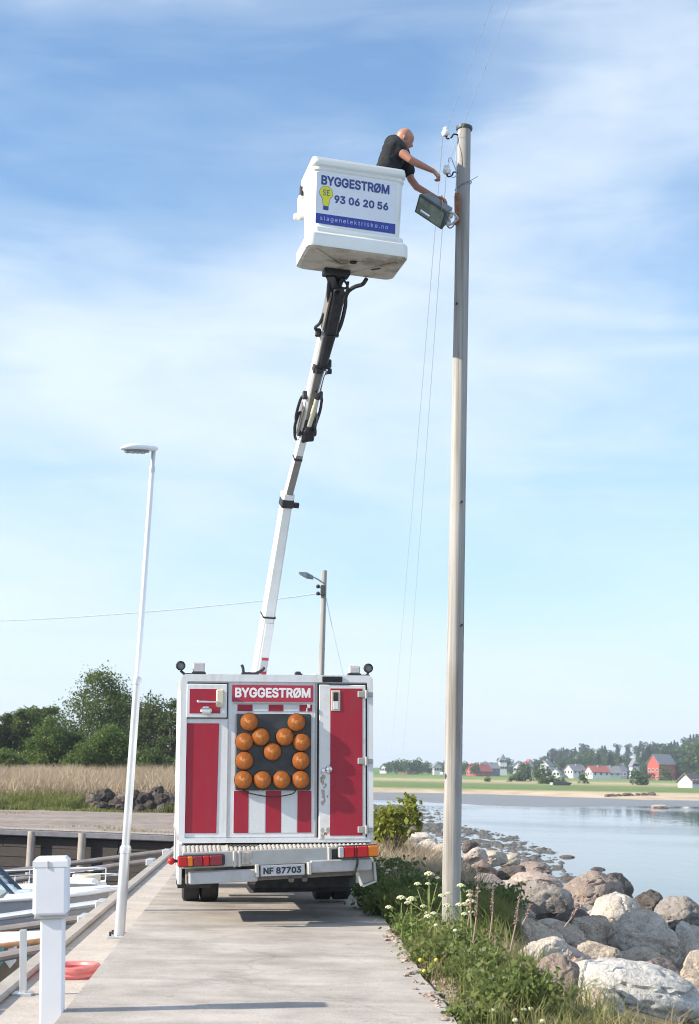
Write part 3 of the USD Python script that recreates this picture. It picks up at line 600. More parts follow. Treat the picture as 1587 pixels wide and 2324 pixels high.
part(truck, 'boom_rest', [box((U(650), 0.25, TOP + 0.02), (0.19, 0.12, 0.045), 0.01), tube(curve([(U(606), 0.25, TOP + 0.02), (U(604), 0.25, TOP + 0.08), (U(594), 0.25, TOP + 0.125)], 8), 0.016), tube(curve([(U(690), 0.25, TOP + 0.03), (U(735), 0.25, TOP + 0.07), (U(748), 0.25, TOP + 0.1)], 8), 0.016)], 'boom_black')
part(truck, 'camera_housing', [box((U(972), 0.18, TOP + 0.028), (0.065, 0.09, 0.045), 0.012), cyl((U(992), 0.18, TOP), (U(992), 0.18, TOP + 0.03), 0.02)], 'rubber')
part(truck, 'roof_aerial_dome', ball((U(1085), 0.15, TOP), 0.045, 2, (1, 1, 0.75)), 'white_paint')
part(truck, 'side_marker', [ball((U(148) , 0.02, Z(325)), 0.0, 1) if False else cyl((-HW - 0.012, 0.03, Z(320) - 0.05), (-HW - 0.012, 0.03, Z(320) + 0.05), 0.014)], 'cream_plastic')
# tail step: a ribbed plate that slopes out to a bent beam, left end lower than the right
def tailpt(x, y, z): return V(x, y, z)
A0, A1 = V(-0.99, -0.03, BOT - 0.03), V(0.97, -0.03, BOT - 0.02)          # along the wall
B0, B1 = V(-0.99, -0.46, 0.745), V(0.97, -0.13, 0.792)                    # along the beam's top edge
lerp = lambda a, b, t: a + (b - a) * t
step = part(truck, 'tail_step', [T(trimesh.Trimesh(np.vstack([[A0, A1, B1, B0], np.array([A0, A1, B1, B0]) - (0, 0, 0.02)]), [[0, 2, 1], [0, 3, 2], [4, 5, 6], [4, 6, 7], [0, 1, 5], [0, 5, 4], [1, 2, 6], [1, 6, 5], [2, 3, 7], [2, 7, 6], [3, 0, 4], [3, 4, 7]], process=False), np.eye(4))], 'step_plate', smooth=False)
for k in range(44):                                      # ribs of the tread
    t = (k + 0.6) / 44.6
    if 0.205 < t < 0.225: continue
    a, b = lerp(A0, A1, t), lerp(B0, B1, t); a, b = lerp(a, b, 0.06), lerp(a, b, 0.94)
    part(step, 'rib', bar(a + V(0, 0, 0.004), b + V(0, 0, 0.004), 0.017, 0.012), 'step_plate', smooth=False)
t0, t1 = 0.245, 0.40
s_ = [lerp(lerp(A0, A1, t), lerp(B0, B1, t), q) + V(0, -0.002, 0.014) for t, q in ((t0, 0.14), (t1, 0.14), (t1, 0.34), (t0, 0.34))]
part(step, 'hand_slot', quad(s_[::-1]), 'rubber', smooth=False)
def beam(x0, x1, zt, zb, y_off, th, name, mat, ch=0.008, label=None, parent=None, smooth=False):
    """an upright board along the bent beam line between two places across the truck"""
    def on(x): return lerp(B0, B1, (x + 0.99) / 1.96)
    a, b = on(x0), on(x1); q = V(0, y_off, 0)
    h = zt - zb; c = V(0, 0, (zt + zb) / 2)
    return part(parent or truck, name, bar(a + q + c, b + q + c, th, h, ch=ch), mat, smooth=smooth, label=label)
beam(-0.99, 0.97, 0.0, -0.155, 0.0, 0.03, 'step_beam', 'aluminium')
for x in (-0.475, -0.425, 0.515): beam(x, x + 0.03, 0.002, -0.16, -0.012, 0.04, 'step_bracket', 'step_plate')
beam(-0.39, -0.27, -0.01, -0.14, -0.016, 0.02, 'rubber_stop', 'grime'); beam(0.56, 0.66, -0.02, -0.13, -0.016, 0.02, 'rubber_stop', 'dark_metal')
# tail lamps
def tail(x0, x1, bands, zt, zb, name_label):
    base = beam(x0, x1, zt, zb, -0.055, 0.07, 'tail_lamp', 'dark_metal', ch=0.015, label=name_label)
    for a, b, m in bands: beam(x0 + (x1 - x0) * a + 0.002, x0 + (x1 - x0) * b - 0.002, zt - 0.01, zb + 0.01, -0.098, 0.026, 'lamp_lens', m, ch=0.009, parent=base)
tail(-1.035, -0.56, [(0.0, 0.20, 'red_lens'), (0.20, 0.32, 'orange_lens'), (0.32, 0.53, 'dark_red_lens'), (0.53, 0.67, 'red_lens'), (0.67, 0.94, 'dark_red_lens')], -0.02, -0.135, 'left tail lamp, dull red')
tail(0.62, 1.05, [(0.0, 0.14, 'clear_lens'), (0.14, 0.40, 'red_lens'), (0.40, 0.46, 'dark_red_lens'), (0.46, 0.74, 'red_lens'), (0.74, 1.0, 'orange_lens')], 0.015, -0.115, 'right tail lamp with a bright orange end')
part(truck, 'marker_lamp', [ball(lerp(B0, B1, -0.055) + V(0, 0.03, -0.075), 0.038, 2, (1, .7, 1))], 'red_lens')
part(truck, 'marker_stalk', [tube([lerp(B0, B1, -0.04) + V(0, 0.03, -0.075), lerp(B0, B1, 0.02) + V(0, 0.03, -0.09)], 0.016)], 'rubber')
# lower bumper with the number plate between its two boards
beam(-0.92, -0.22, -0.185, -0.31, -0.02, 0.05, 'bumper_board', 'bumper_grey', 0.012)
beam(0.33, 0.985, -0.125, -0.25, -0.02, 0.05, 'bumper_board', 'bumper_grey', 0.012)
for x in (-0.245, 0.30): beam(x, x + 0.035, -0.14, -0.265, -0.045, 0.06, 'bumper_bracket', 'step_plate', 0.006)
pl = beam(-0.19, 0.27, -0.155, -0.262, -0.045, 0.012, 'number_plate', 'plate_white', 0.003)
m = lettering('NF 87703', 0.40, 0.066, 0.002); L = upright(m)
bd = lerp(B0, B1, (0.27 + 0.99) / 1.96) - lerp(B0, B1, (-0.19 + 0.99) / 1.96); bd /= np.linalg.norm(bd)
o = lerp(B0, B1, (-0.16 + 0.99) / 1.96) + V(0, -0.052, -0.242); nrm = np.cross(bd, V(0, 0, 1)); nrm /= np.linalg.norm(nrm); upl = np.cross(nrm, bd) * -1
upl = upl if upl[2] > 0 else -upl
L.vertices = o + m.vertices[:, :1] * bd + m.vertices[:, 1:2] * upl + m.vertices[:, 2:3] * nrm
part(pl, 'lettering', L, 'black_text', smooth=False)
u0, u1 = V(-0.95, -0.30, 0.475), V(0.80, -0.10, 0.54)
part(truck, 'underrun_beam', [bar(u0, u1, 0.06, 0.10, ch=0.01), bar(u0 + V(0, 0.16, 0.06), u1 + V(0, 0.12, 0.06), 0.02, 0.16)], 'under_grime', smooth=False)
for x in (-0.28, 0.12, 0.26): part(truck, 'tow_lug', box(lerp(u0, u1, (x + .97) / 1.75) + V(0, -0.03, -0.06), (0.06, 0.05, 0.05), 0.012), 'under_grime', smooth=False)
part(truck, 'side_guard', [bar((0.80, -0.16, 0.60), (0.88, -0.20, 0.39), 0.03, 0.03), bar((0.88, -0.20, 0.385), (1.03, -0.12, 0.43), 0.05, 0.02), bar((1.03, -0.10, 0.43), (1.02, -0.06, 0.62), 0.025, 0.05), box((0.93, 0.0, 0.50), (0.18, 0.02, 0.2))], 'aluminium', smooth=False)
part(truck, 'tail_lamp_cable', tube(curve([(0.82, -0.24, 0.72), (0.825, -0.25, 0.62), (0.80, -0.2, 0.52)], 8), 0.012), 'dark_metal')
# underside, wheels, cab
part(truck, 'chassis', [box((s * 0.36, 2.4, 0.60), (0.08, 5.2, 0.16)) for s in (-1, 1)] + [box((0, y, 0.60), (0.7, 0.08, 0.12)) for y in (0.1, 1.2, 2.6)] + [box((0, 1.75, BOT - 0.03), (1.9, 3.4, 0.05)), box((0.36, 1.2, 0.45), (1.15, 0.6, 0.42), 0.05), box((-0.78, 1.1, 0.5), (.36, .4, .3), .04)], 'dark_metal', smooth=False)
part(truck, 'rear_axle', [cyl((-0.8, 2.75, 0.38), (0.8, 2.75, 0.38), 0.07), ball((0.05, 2.75, 0.38), 0.19, 2)], 'dark_metal')
part(truck, 'mud_flap', box((-0.79, 2.26, 0.42), (0.40, 0.012, 0.46)), 'rubber', smooth=False); part(truck, 'mud_flap', box((0.79, 2.26, 0.42), (0.40, 0.012, 0.46)), 'rubber', smooth=False)
def wheel(x, y, w, r=0.375):
    wh = part(truck, 'wheel', lathe([(r * 0.62, -w / 2), (r * 0.9, -w / 2), (r * 0.985, -w * 0.42), (r, -w * 0.3), (r, w * 0.3), (r * 0.985, w * 0.42), (r * 0.9, w / 2), (r * 0.62, w / 2)], 32, (1, 0, 0), (x, y, r)), 'rubber', smooth=40)
    part(wh, 'rim', lathe([(0.001, -w * .2), (r * 0.3, -w * 0.2), (r * 0.5, -w * 0.3), (r * 0.63, -w * 0.45), (r * 0.63, w * 0.45), (r * 0.5, w * 0.3), (r * 0.3, w * 0.2), (0.001, w * .2)], 24, (1, 0, 0), (x, y, r)), 'aluminium')
for x in (-0.82, -0.60, 0.78, 1.0): wheel(x, 2.75, 0.21)
for x in (-0.86, 0.86): wheel(x, 5.0, 0.21)
cab = upright(prism(Polygon([(-0.92, 0.55), (0.92, 0.55), (0.95, 1.3), (0.80, 2.12), (-0.80, 2.12), (-0.95, 1.3)]).buffer(0.04), 1.6)); cab.apply_translation((0, 5.3, 0))
cb = part(truck, 'cab', cab, 'white_paint')
part(cb, 'bonnet', box((0, 5.55, 0.85), (1.75, 0.7, 0.6), 0.12), 'white_paint', smooth=False)
part(cb, 'windscreen', box((0, 5.305, 1.68), (1.5, 0.02, 0.62), 0.005), 'window_dark', smooth=False)
for s in (-1, 1): part(cb, 'side_window', box((s * 0.905, 4.7, 1.66), (0.08, 0.75, 0.5), 0.01, (0, s * -0.18, 0)), 'window_dark', smooth=False)

KS = 0.89
# boom (worked out in metres from the photograph, then set in the truck)
def tl(p): return truck.local(np.asarray(p, float)[None])[0]
P0, P1, P2, P3 = W(582, 1560, 19.9), W(652, 1128, 18.75), W(694, 968, 18.2), W(763, 655, 18.62 * KS)
bd = P1 - P0; bd /= np.linalg.norm(bd)
# box sections turned so that the lit left face shows beside the shaded rear face
yawv = lambda a: V(math.sin(math.radians(a)), -math.cos(math.radians(a)), 0)
bn = yawv(16)                                                        # the rear face looks to the right of the camera
def sect(p, q, w, h, w2=None, h2=None, ch=0.02):
    """tapered box section from p to q: w across the rear face, h front to back"""
    p, q = np.asarray(p, float), np.asarray(q, float); d = (q - p) / np.linalg.norm(q - p); n = bn - d * (bn @ d); n /= np.linalg.norm(n); s = np.cross(d, n)
    w2, h2 = w2 or w, h2 or h; pts = []
    for c, ww, hh in ((p, w, h), (q, w2, h2)):
        for a, b in ((-1, -1), (1, -1), (1, 1), (-1, 1)):
            for da, db in ((ch, 0), (0, ch)):
                pts.append(c + s * a * (ww / 2 - da) + n * b * (hh / 2 - db))
    return trimesh.Trimesh(np.array(pts)).convex_hull
def along(p, q, t): return p + (q - p) * t
def off(d, p, a, b):                                                  # a across, b out of the rear face
    n = bn - d * (bn @ d); n /= np.linalg.norm(n); return p + np.cross(d, n) * a + n * b
sgn = 1 if np.cross(bd, bn)[0] > 0 else -1                            # +a = to the right in the picture
R_ = lambda d, p, a, b: off(d, p, a * sgn, b)
boom = part(truck, 'boom', [sect(P0, along(P0, P1, 1.0), 0.165, 0.20, 0.13, 0.17)], 'boom_white', world=True, smooth=False)
part(boom, 'collar', [sect(along(P0, P1, .995), along(P0, P1, 1.02), 0.15, 0.19)], 'boom_white', world=True, smooth=False)
part(boom, 'cover_plate', sect(R_(bd, along(P0, P1, 0.08), 0.022, 0.098), R_(bd, along(P0, P1, .36), 0.02, 0.096), 0.118, 0.02, 0.11, 0.02, 0.004), 'boom_white', world=True, smooth=False)
part(boom, 'warning_plate', sect(R_(bd, along(P0, P1, 0.105), 0.03, 0.108), R_(bd, along(P0, P1, .165), 0.03, 0.107), 0.085, 0.008, ch=0.001), 'plate_white', world=True, smooth=False)
for t in (0.100, 0.172): part(boom, 'warning_stripe', sect(R_(bd, along(P0, P1, t - .006), 0.03, 0.112), R_(bd, along(P0, P1, t + .006), 0.03, 0.112), 0.088, 0.008, ch=0.001), 'sign_red', world=True, smooth=False)
part(boom, 'strap', sect(along(P0, P1, .385), along(P0, P1, .393), 0.168, 0.205, ch=0.01), 'dark_metal', world=True, smooth=False)
part(boom, 'lift_ram', cyl(R_(bd, along(P0, P1, -0.1), 0.055, 0.16), R_(bd, along(P0, P1, .09), 0.045, 0.15), 0.045), 'boom_steel', world=True)
part(boom, 'bracket', [sect(along(P0, P1, .955), along(P0, P1, .995), 0.15, 0.19, ch=0.01), bar(R_(bd, along(P0, P1, .965), 0.06, 0.02), R_(bd, along(P0, P1, .965), 0.16, 0.02), 0.05, 0.06, bd)], 'dark_metal', world=True, smooth=False)
b2d = (P2 - P1) / np.linalg.norm(P2 - P1)
inner = part(truck, 'boom_extension', sect(along(P0, P1, .99), along(P1, P2, .93), 0.098, 0.13, ch=0.012), 'boom_white', world=True, smooth=False)
part(inner, 'rear_plate', sect(R_(b2d, along(P1, P2, 0.05), 0.006, 0.066), R_(b2d, along(P1, P2, .62), 0.006, 0.066), 0.085, 0.008, ch=0.001), 'boom_steel', world=True, smooth=False)
part(inner, 'strap', sect(along(P1, P2, .55), along(P1, P2, .58), 0.104, 0.15, ch=0.005), 'dark_metal', world=True, smooth=False)
part(inner, 'pin', cyl(R_(b2d, along(P1, P2, .84), -0.0, 0.06), R_(b2d, along(P1, P2, .84), 0.0, 0.085), 0.028), 'boom_black', world=True)
jd = (P3 - P2) / np.linalg.norm(P3 - P2)
J = lambda t, a, b: R_(jd, along(P2, P3, t), a * .94, b * .94)
sect0 = sect
def sect(p, q, w, h, w2=None, h2=None, ch=0.02): return sect0(p, q, w * .94, h * .94, w2 and w2 * .94, h2 and h2 * .94, ch)
jib = part(truck, 'jib', [sect(J(-0.02, 0, 0), J(0.70, 0, 0), 0.165, 0.15, 0.17, 0.15)], 'boom_white', world=True, smooth=False)
part(jib, 'channel', sect(J(0.02, 0.012, 0.074), J(0.72, 0.014, 0.074), 0.115, 0.012, 0.13, 0.012, 0.002), 'boom_steel', world=True, smooth=False)
part(jib, 'dark_cover', [sect(J(0.47, 0.02, 0.06), J(0.72, 0.025, 0.07), 0.11, 0.09, 0.14, 0.12), sect(J(0.72, 0.025, 0.03), J(1.0, 0.02, 0.03), 0.155, 0.17, 0.155, 0.18)], 'boom_black', world=True, smooth=False)
part(jib, 'lit_side_strip', [sect(J(0.74, -0.075, 0.0), J(1.0, -0.075, 0.0), 0.022, 0.17)], 'boom_steel', world=True, smooth=False)
part(jib, 'ram_cylinder', cyl(J(0.05, 0.005, 0.11), J(0.27, 0.03, 0.115), 0.030), 'cream_plastic', world=True)
part(jib, 'ram_rod', cyl(J(0.27, 0.03, 0.115), J(0.47, 0.045, 0.115), 0.020), 'chrome', world=True)
part(jib, 'ram_cap', [cyl(J(0.265, 0.03, 0.115), J(0.305, 0.034, 0.115), 0.042), cyl(J(0.01, 0.0, 0.11), J(0.05, 0.005, 0.11), 0.04)], 'boom_black', world=True)
part(jib, 'knuckle', [sect(J(-0.07, 0.03, 0.06), J(0.08, 0.015, 0.05), 0.17, 0.14, 0.14, 0.1), cyl(J(-0.03, -0.10, 0.03), J(-0.03, 0.14, 0.03), 0.055), cyl(J(0.0, -0.06, 0.05), J(0.0, 0.12, 0.06), 0.05)] + [ball(J(0.012, a, 0.125), 0.022, 1) for a in (-0.03, 0.04, 0.08)], 'boom_black', world=True, smooth=False)
part(jib, 'knuckle_cheek', [sect(J(-0.04, -0.105, 0.0), J(0.16, -0.095, 0.0), 0.022, 0.15), sect(J(-0.05, 0.115, 0.02), J(0.11, 0.1, 0.02), 0.02, 0.11)], 'boom_steel', world=True, smooth=False)
part(jib, 'clamp', [sect(J(0.44, 0.01, 0.05), J(0.49, 0.015, 0.05), 0.20, 0.13), cyl(J(0.465, -0.07, 0.12), J(0.465, 0.13, 0.12), 0.035)], 'boom_black', world=True, smooth=False)
part(jib, 'clamp_ring', cyl(J(0.455, 0.04, 0.14), J(0.485, 0.042, 0.14), 0.032), 'chrome', world=True)
hs = [[(0.115, -0.11, 0.0), (0.10, -0.13, 0.0), (0.02, -0.155, 0.02), (-0.06, -0.13, 0.03), (-0.09, -0.10, 0.03)],
      [(0.245, 0.09, 0.02), (0.22, 0.125, 0.02), (0.14, 0.135, 0.03), (0.06, 0.115, 0.05), (0.02, 0.10, 0.06)],
      [(0.70, 0.12, 0.02), (0.735, 0.145, 0.02), (0.80, 0.155, 0.03), (0.90, 0.15, 0.04), (0.96, 0.13, 0.04), (1.0, 0.15, 0.04), (1.03, 0.22, 0.04), (1.05, 0.30, 0.05), (1.09, 0.33, 0.06)],
      [(0.70, -0.10, 0.0), (0.73, -0.155, 0.0), (0.765, -0.11, 0.0), (0.83, -0.085, 0.0)],
      [(0.93, -0.07, 0.05), (0.98, -0.10, 0.05), (1.06, -0.12, 0.05), (1.10, -0.13, 0.05)],
      [(0.99, -0.04, 0.12), (1.03, -0.06, 0.14), (1.055, 0.0, 0.16), (1.06, 0.07, 0.16), (1.09, 0.09, 0.12)],
      [(0.99, 0.09, 0.1), (1.04, 0.10, 0.12), (1.07, 0.08, 0.12), (1.10, 0.02, 0.10)],
      [(0.245, -0.1, 0.0), (0.215, -0.145, 0.0), (0.10, -0.165, 0.01), (0.04, -0.15, 0.02)]]
for k, h in enumerate(hs):
    part(jib, 'hydraulic_hose', tube(curve([J(*q) for q in h], 30), 0.024 if k in (2, 4) else 0.014 if k in (5, 6) else 0.018), 'boom_black', world=True)
for t, a in ((0.70, 0.12), (0.70, -0.11), (0.245, 0.095), (0.245, -0.1), (0.48, 0.115)):
    part(jib, 'hose_fitting', box(J(t, a, 0.01), (0.07, 0.07, 0.10), 0.015), 'boom_black', world=True, smooth=False)
# bucket: origin at its near left lower corner
BK_YAW, BW, BD, BH = math.radians(19.0), 1.295, 0.905, 1.14
bo = W(699, 553, 17.4 * KS); bx = V(math.cos(BK_YAW), math.sin(BK_YAW), 0); by = V(-math.sin(math.radians(11.5)), math.cos(math.radians(11.5)), 0)
def B(p):
    p = np.asarray(p, float); return bo + KS * (p[..., :1] * bx + p[..., 1:2] * by + p[..., 2:3] * V(0, 0, 1))
def bmesh(m):
    m = m.copy(); m.vertices = B(m.vertices); return m
def rr(x0, y0, x1, y1, r): return sbox(x0 + r, y0 + r, x1 - r, y1 - r).buffer(r, quad_segs=5)
def ringloft(levels, cap_bottom=True, cap_top=False):
    """levels: (x0, y0, x1, y1, r, z) rounded rectangles joined upwards"""
    rings = []
    for x0, y0, x1, y1, r, z in levels:
        pts = []
        for cx, cy, a0 in ((x1 - r, y1 - r, 0), (x0 + r, y1 - r, 90), (x0 + r, y0 + r, 180), (x1 - r, y0 + r, 270)):
            for a in np.radians(a0 + np.linspace(0, 90, 6)): pts.append((cx + r * math.cos(a), cy + r * math.sin(a), z))
        rings.append(pts)
    n = len(rings[0]); v = np.array(rings).reshape(-1, 3); f = []
    for i in range(len(rings) - 1):
        for k in range(n):
            j = (k + 1) % n; f += [[i * n + k, i * n + j, (i + 1) * n + j], [i * n + k, (i + 1) * n + j, (i + 1) * n + k]]
    v = np.vstack([v, v[:n].mean(0), v[-n:].mean(0)])
    for k in range(n):
        j = (k + 1) % n
        if cap_bottom: f.append([len(v) - 2, j, k])
        if cap_top: f.append([len(v) - 1, (len(rings) - 1) * n + k, (len(rings) - 1) * n + j])
    return trimesh.Trimesh(v, f, process=False)
e = 0.0
lv = [(0.0, 0.0, BW, BD, .095, 0.0), (-.006, -.006, BW + .006, BD + .006, .095, .03), (-.006, -.006, BW + .006, BD + .006, .095, .15), (.004, .004, BW - .004, BD - .004, .095, .172),
      (.03, .03, BW - .03, BD - .03, .095, .180), (.045, .045, BW - .045, BD - .045, .095, .20), (.045, .045, BW - .045, BD - .045, .095, .255), (.058, .058, BW - .058, BD - .058, .095, .262), (.085, .085, BW - .085, BD - .085, .095, .285),
      (.060, .060, BW - .060, BD - .060, .095, .97), (.045, .045, BW - .045, BD - .045, .095, .985), (.052, .052, BW - .052, BD - .052, .095, 1.03), (.030, .030, BW - .030, BD - .030, .095, 1.05), (.028, .028, BW - .028, BD - .028, .095, 1.095), (.045, .045, BW - .045, BD - .045, .05, BH),
      (.085, .085, BW - .085, BD - .085, .05, BH), (.10, .10, BW - .10, BD - .10, .05, BH - .04), (.12, .12, BW - .12, BD - .12, .05, .06)]
bk = part(truck, 'bucket', bmesh(ringloft(lv, False)), 'fibreglass', world=True, smooth=45)
part(bk, 'bucket_floor', bmesh(box((BW / 2, BD / 2, 0.05), (BW - .2, BD - .2, 0.03))), 'fibreglass', world=True, smooth=False)
# dirty underside with moulded ribs, a hole and a slot
ub = [bmesh(ringloft([(.035, .035, BW - .035, BD - .035, .08, -.018), (0.0, 0.0, BW, BD, .095, 0.001)], True))]
part(bk, 'underside', ub, 'bucket_base_dirt', world=True, smooth=False)
for p, q in (((.12, .08), (.52, .52)), ((.52, .52), (.78, .30)), ((.72, .78), (1.18, .18))):
    part(bk, 'floor_rib', bmesh(bar((*p, -.022), (*q, -.026), 0.05, 0.02, ch=0.006)), 'bucket_base_dirt', world=True, smooth=False)
part(bk, 'floor_plug', bmesh(T(cyl((0.655, 0.36, -.035), (0.655, 0.36, -.01), 0.045), np.eye(4))), 'rubber', world=True)
part(bk, 'floor_slot', bmesh(bar((0.93, .52, -.034), (1.02, .42, -.034), 0.035, 0.01)), 'dark_metal', world=True, smooth=False)
part(bk, 'mounting_bracket', [bmesh(box((0.52, BD - .12, -.05), (0.34, 0.2, 0.07), 0.01)), bar(P3, B(V(0.45, BD - .1, -.05)), 0.10, 0.10), bar(along(P2, P3, .97), B(V(0.62, BD - .1, -.05)), 0.05, 0.06)], 'boom_black', world=True, smooth=False)
part(bk, 'grab_bracket', [bmesh(box((.06, BD - .02, .985), (0.05, 0.10, 0.20), 0.01))], 'rubber', world=True, smooth=False)
part(bk, 'control_box', [bmesh(box((.06, BD - .0, .80), (0.09, 0.14, 0.30), 0.02)), bmesh(ball((.0, BD - .02, .66), 0.05, 2))], 'fibreglass', world=True, smooth=30)
# sign on the bucket's face, which leans out a little towards the top
lean = (.085 - .060) / (.97 - .285)
def onface(m, x, z, gap):                                       # a flat mesh in xy (x along, y up) set on the face
    m = m.copy(); v = m.vertices; zz = z + v[:, 1]; m.vertices = B(np.stack([x + v[:, 0], .085 - (zz - .285) * lean - gap - v[:, 2], zz], 1)); return m
plate = prism(rr(0, 0, 1.035, .645, .015), 0.004)
sb = part(bk, 'sign', onface(plate, .100, .305, .0), 'sign_white', world=True, smooth=False)
part(sb, 'blue_stripe', onface(prism(sbox(0, 0, 1.03, .125), .002), .1025, .3075, .0042), 'blue_stripe', world=True, smooth=False)
part(sb, 'lettering', onface(lettering('BYGGESTRØM', .885, .125), .160, .795, .0042), 'blue_text', world=True, smooth=False, label='company name in blue capitals')
part(sb, 'phone_number', onface(lettering('93 06 20 56', .70, .10), .335, .590, .0042), 'blue_text', world=True, smooth=False)
t_ = []
xx = 0.0
for chx in 'slagenelektriske.no':                                # widely spaced small letters
    m = meshkit.text_mesh(chx, .052, .002); t_.append((m, xx)); xx += m.bounds[1, 0] + .017
sc = .90 / xx
for m, x in t_:
    m.vertices[:, 0] = (m.vertices[:, 0] + x) * sc; part(sb, 'letter', onface(m, .155, .352, .0064), 'pale_blue_text', world=True, smooth=False)
an = np.radians(np.linspace(-52, 232, 26)); bulb = Polygon([(.082 * math.cos(a), .082 * math.sin(a) + .165) for a in an] + [(-.030, .0), (.030, .0)])
part(sb, 'bulb_outline', onface(prism(bulb.buffer(.005), .0012), .228, .535, .0042), 'blue_text', world=True, smooth=False)
part(sb, 'bulb_emblem', onface(prism(bulb, .0012), .228, .535, .0056), 'bulb_yellow', world=True, smooth=False)
part(sb, 'bulb_cap', onface(prism(rr(-.034, -.045, .034, .004, .01), .0016), .228, .530, .006), 'blue_text', world=True, smooth=False)
part(sb, 'bulb_letters', onface(lettering('SE', .088, .075, .0012, False), .186, .665, .0072), 'blue_text', world=True, smooth=False)

# ------------------------------------------------------------------ the timber pole, its floodlight, wires, and the lineman
PB, PT = W(1024, 2045, 18.45 * KS), W(1054, 290, 18.45 * KS)
PB = PB + (PB - PT) / np.linalg.norm(PB - PT) * 0.75
pole = Thing('utility_pole', 'tall weathered grey timber pole beside the bucket, insulators near its top', 'utility pole', PB)
pd = (PT - PB) / np.linalg.norm(PT - PB); PH = np.linalg.norm(PT - PB)
gp = np.random.default_rng(5)
ts = np.linspace(0, 1, 60); n = 28; a = np.arange(n) * 2 * np.pi / n; x_, y_, _ = frame_of(pd)
vv = []
for t in ts:
    r = (0.112 - 0.027 * t) * KS
    rr_ = r * (1 + 0.012 * np.sin(3 * a + 1) + 0.010 * (meshkit.fbm(np.stack([np.cos(a) * 3, np.sin(a) * 3, a * 0 + t * 6], 1), 3, 2) - 0.5) * 2)
    wob = 0.012 * math.sin(t * 7) * x_
    vv.append(PB + pd * PH * t + wob + rr_[:, None] * (np.cos(a)[:, None] * x_ + np.sin(a)[:, None] * y_))
vv = np.vstack(vv + [[PT]]); f = []
for i in range(59):
    for k in range(n):
        j = (k + 1) % n; f += [[i * n + k, i * n + j, (i + 1) * n + j], [i * n + k, (i + 1) * n + j, (i + 1) * n + k]]
for k in range(n): f.append([len(vv) - 1, 59 * n + k, 59 * n + (k + 1) % n])
part(pole, 'timber_shaft', trimesh.Trimesh(vv, f, process=False), 'pole_wood', world=True, smooth=45)
part(pole, 'cap', lathe([(0.001, 0.04), (0.062, 0.036), (0.093, 0.016), (0.096, -0.011), (0.089, -0.025), (0.075, -0.018)][::-1], 26, pd, PT - pd * 0.005), 'floodlight_rim', world=True)
wd = V(-1, -0.05, 0)
def insulator(px, py, parent=pole):
    c = W(px, py, 18.4 * KS); s = W(1040, py + 6, 18.42 * KS)
    part(parent, 'insulator_hook', tube(curve([s, s + V(-.05, 0, .008), along(s, c, .55) + V(0, 0, -.05), c + V(0.015, 0, -0.075), c + V(0, 0, -.03)], 16), 0.0095), 'dark_metal', world=True)
    part(parent, 'insulator', lathe([(0.001, -0.045), (0.03, -0.045), (0.045, -0.03), (0.048, 0.0), (0.038, 0.008), (0.038, 0.018), (0.030, 0.024), (0.034, 0.034), (0.034, 0.048), (0.022, 0.06), (0.001, 0.062)], 18, None, c), 'porcelain', world=True, smooth=40)
    return c
i1 = insulator(1012, 300); i2 = insulator(1014, 386)
part(pole, 'hook_loop', tube(curve([W(1036, 388, 18.4 * KS), W(1030, 372, 18.4 * KS), W(1025, 360, 18.38 * KS), W(1020, 358, 18.36 * KS), W(1018, 367, 18.36 * KS)], 16), 0.006), 'thin_wire', world=True)
part(pole, 'lamp_wire', tube(curve([i2 + V(.03, 0, -.02), W(1026, 402, 18.36 * KS), W(1033, 401, 18.36 * KS), W(1037, 396, 18.36 * KS)], 12), 0.005), 'thin_wire', world=True)
part(pole, 'down_wire', tube(curve([i1 + V(.02, -.03, -.03), W(1033, 340, 18.34 * KS), W(1036, 400, 18.34 * KS), W(1034, 440, 18.33 * KS)], 24), 0.004), 'thin_wire', world=True)
part(pole, 'tie_wire', [tube([PB + pd * PH * .925 + 0.093 * (math.cos(q) * x_ + math.sin(q) * y_) + pd * 0.05 * math.sin(q) for q in np.linspace(0, 2 * math.pi, 24)], 0.005), tube([W(1064, 412, 18.42 * KS), W(1085, 400, 18.42 * KS)], 0.0035)], 'wire', world=True)
part(pole, 'mounting_board', bar(W(1037, 441, 18.36 * KS), W(1038, 507, 18.36 * KS), 0.05, 0.13, (0, -1, 0), ch=0.006), 'rust', world=True, smooth=False, label='brown board that carries the floodlight')
for yy in (690, 1140, 1420): part(pole, 'nail', cyl(W(1036 if yy < 1000 else 1047, yy, 18.36 * KS), W(1037 if yy < 1000 else 1049, yy - 2, 18.32 * KS), 0.012), 'dark_metal', world=True)
part(pole, 'bolt', cyl(W(1006, 1757, 18.38 * KS), W(999, 1757, 18.38 * KS), 0.022), 'porcelain', world=True)

# floodlight, being taken down or put up
FA = W(946, 457, 18.05 * KS)
fu, fv = V(.318, -.11, -.258) * KS, V(.045, -.20, .138) * KS; fn = np.cross(fu, fv); fn /= np.linalg.norm(fn)
FC = W(977, 481, 18.12 * KS)
fl = Thing('floodlight', 'grey rectangular floodlight held at the pole by the man in the bucket', 'floodlight', FC)
def FP(a, b, c): return FC + fu * a + fv * b - fn * c * KS
def hull(pts): return trimesh.Trimesh(np.array(pts)).convex_hull
front = [FP(a, b, 0) for a in (-.5, .5) for b in (-.5, .5)] + [FP(a, b, .03) for a in (-.52, .52) for b in (-.53, .53)]
part(fl, 'rim', [hull([FP(a, b, c) for a in (-.52, .52) for b in (-.53, .53) for c in (0.0, .035)])], 'floodlight_rim', world=True, smooth=False)
part(fl, 'housing', hull([FP(a, b, .03) for a in (-.51, .51) for b in (-.52, .52)] + [FP(a, b, .17) for a in (-.44, .46) for b in (-.42, .46)]), 'floodlight_grey', world=True, smooth=False)
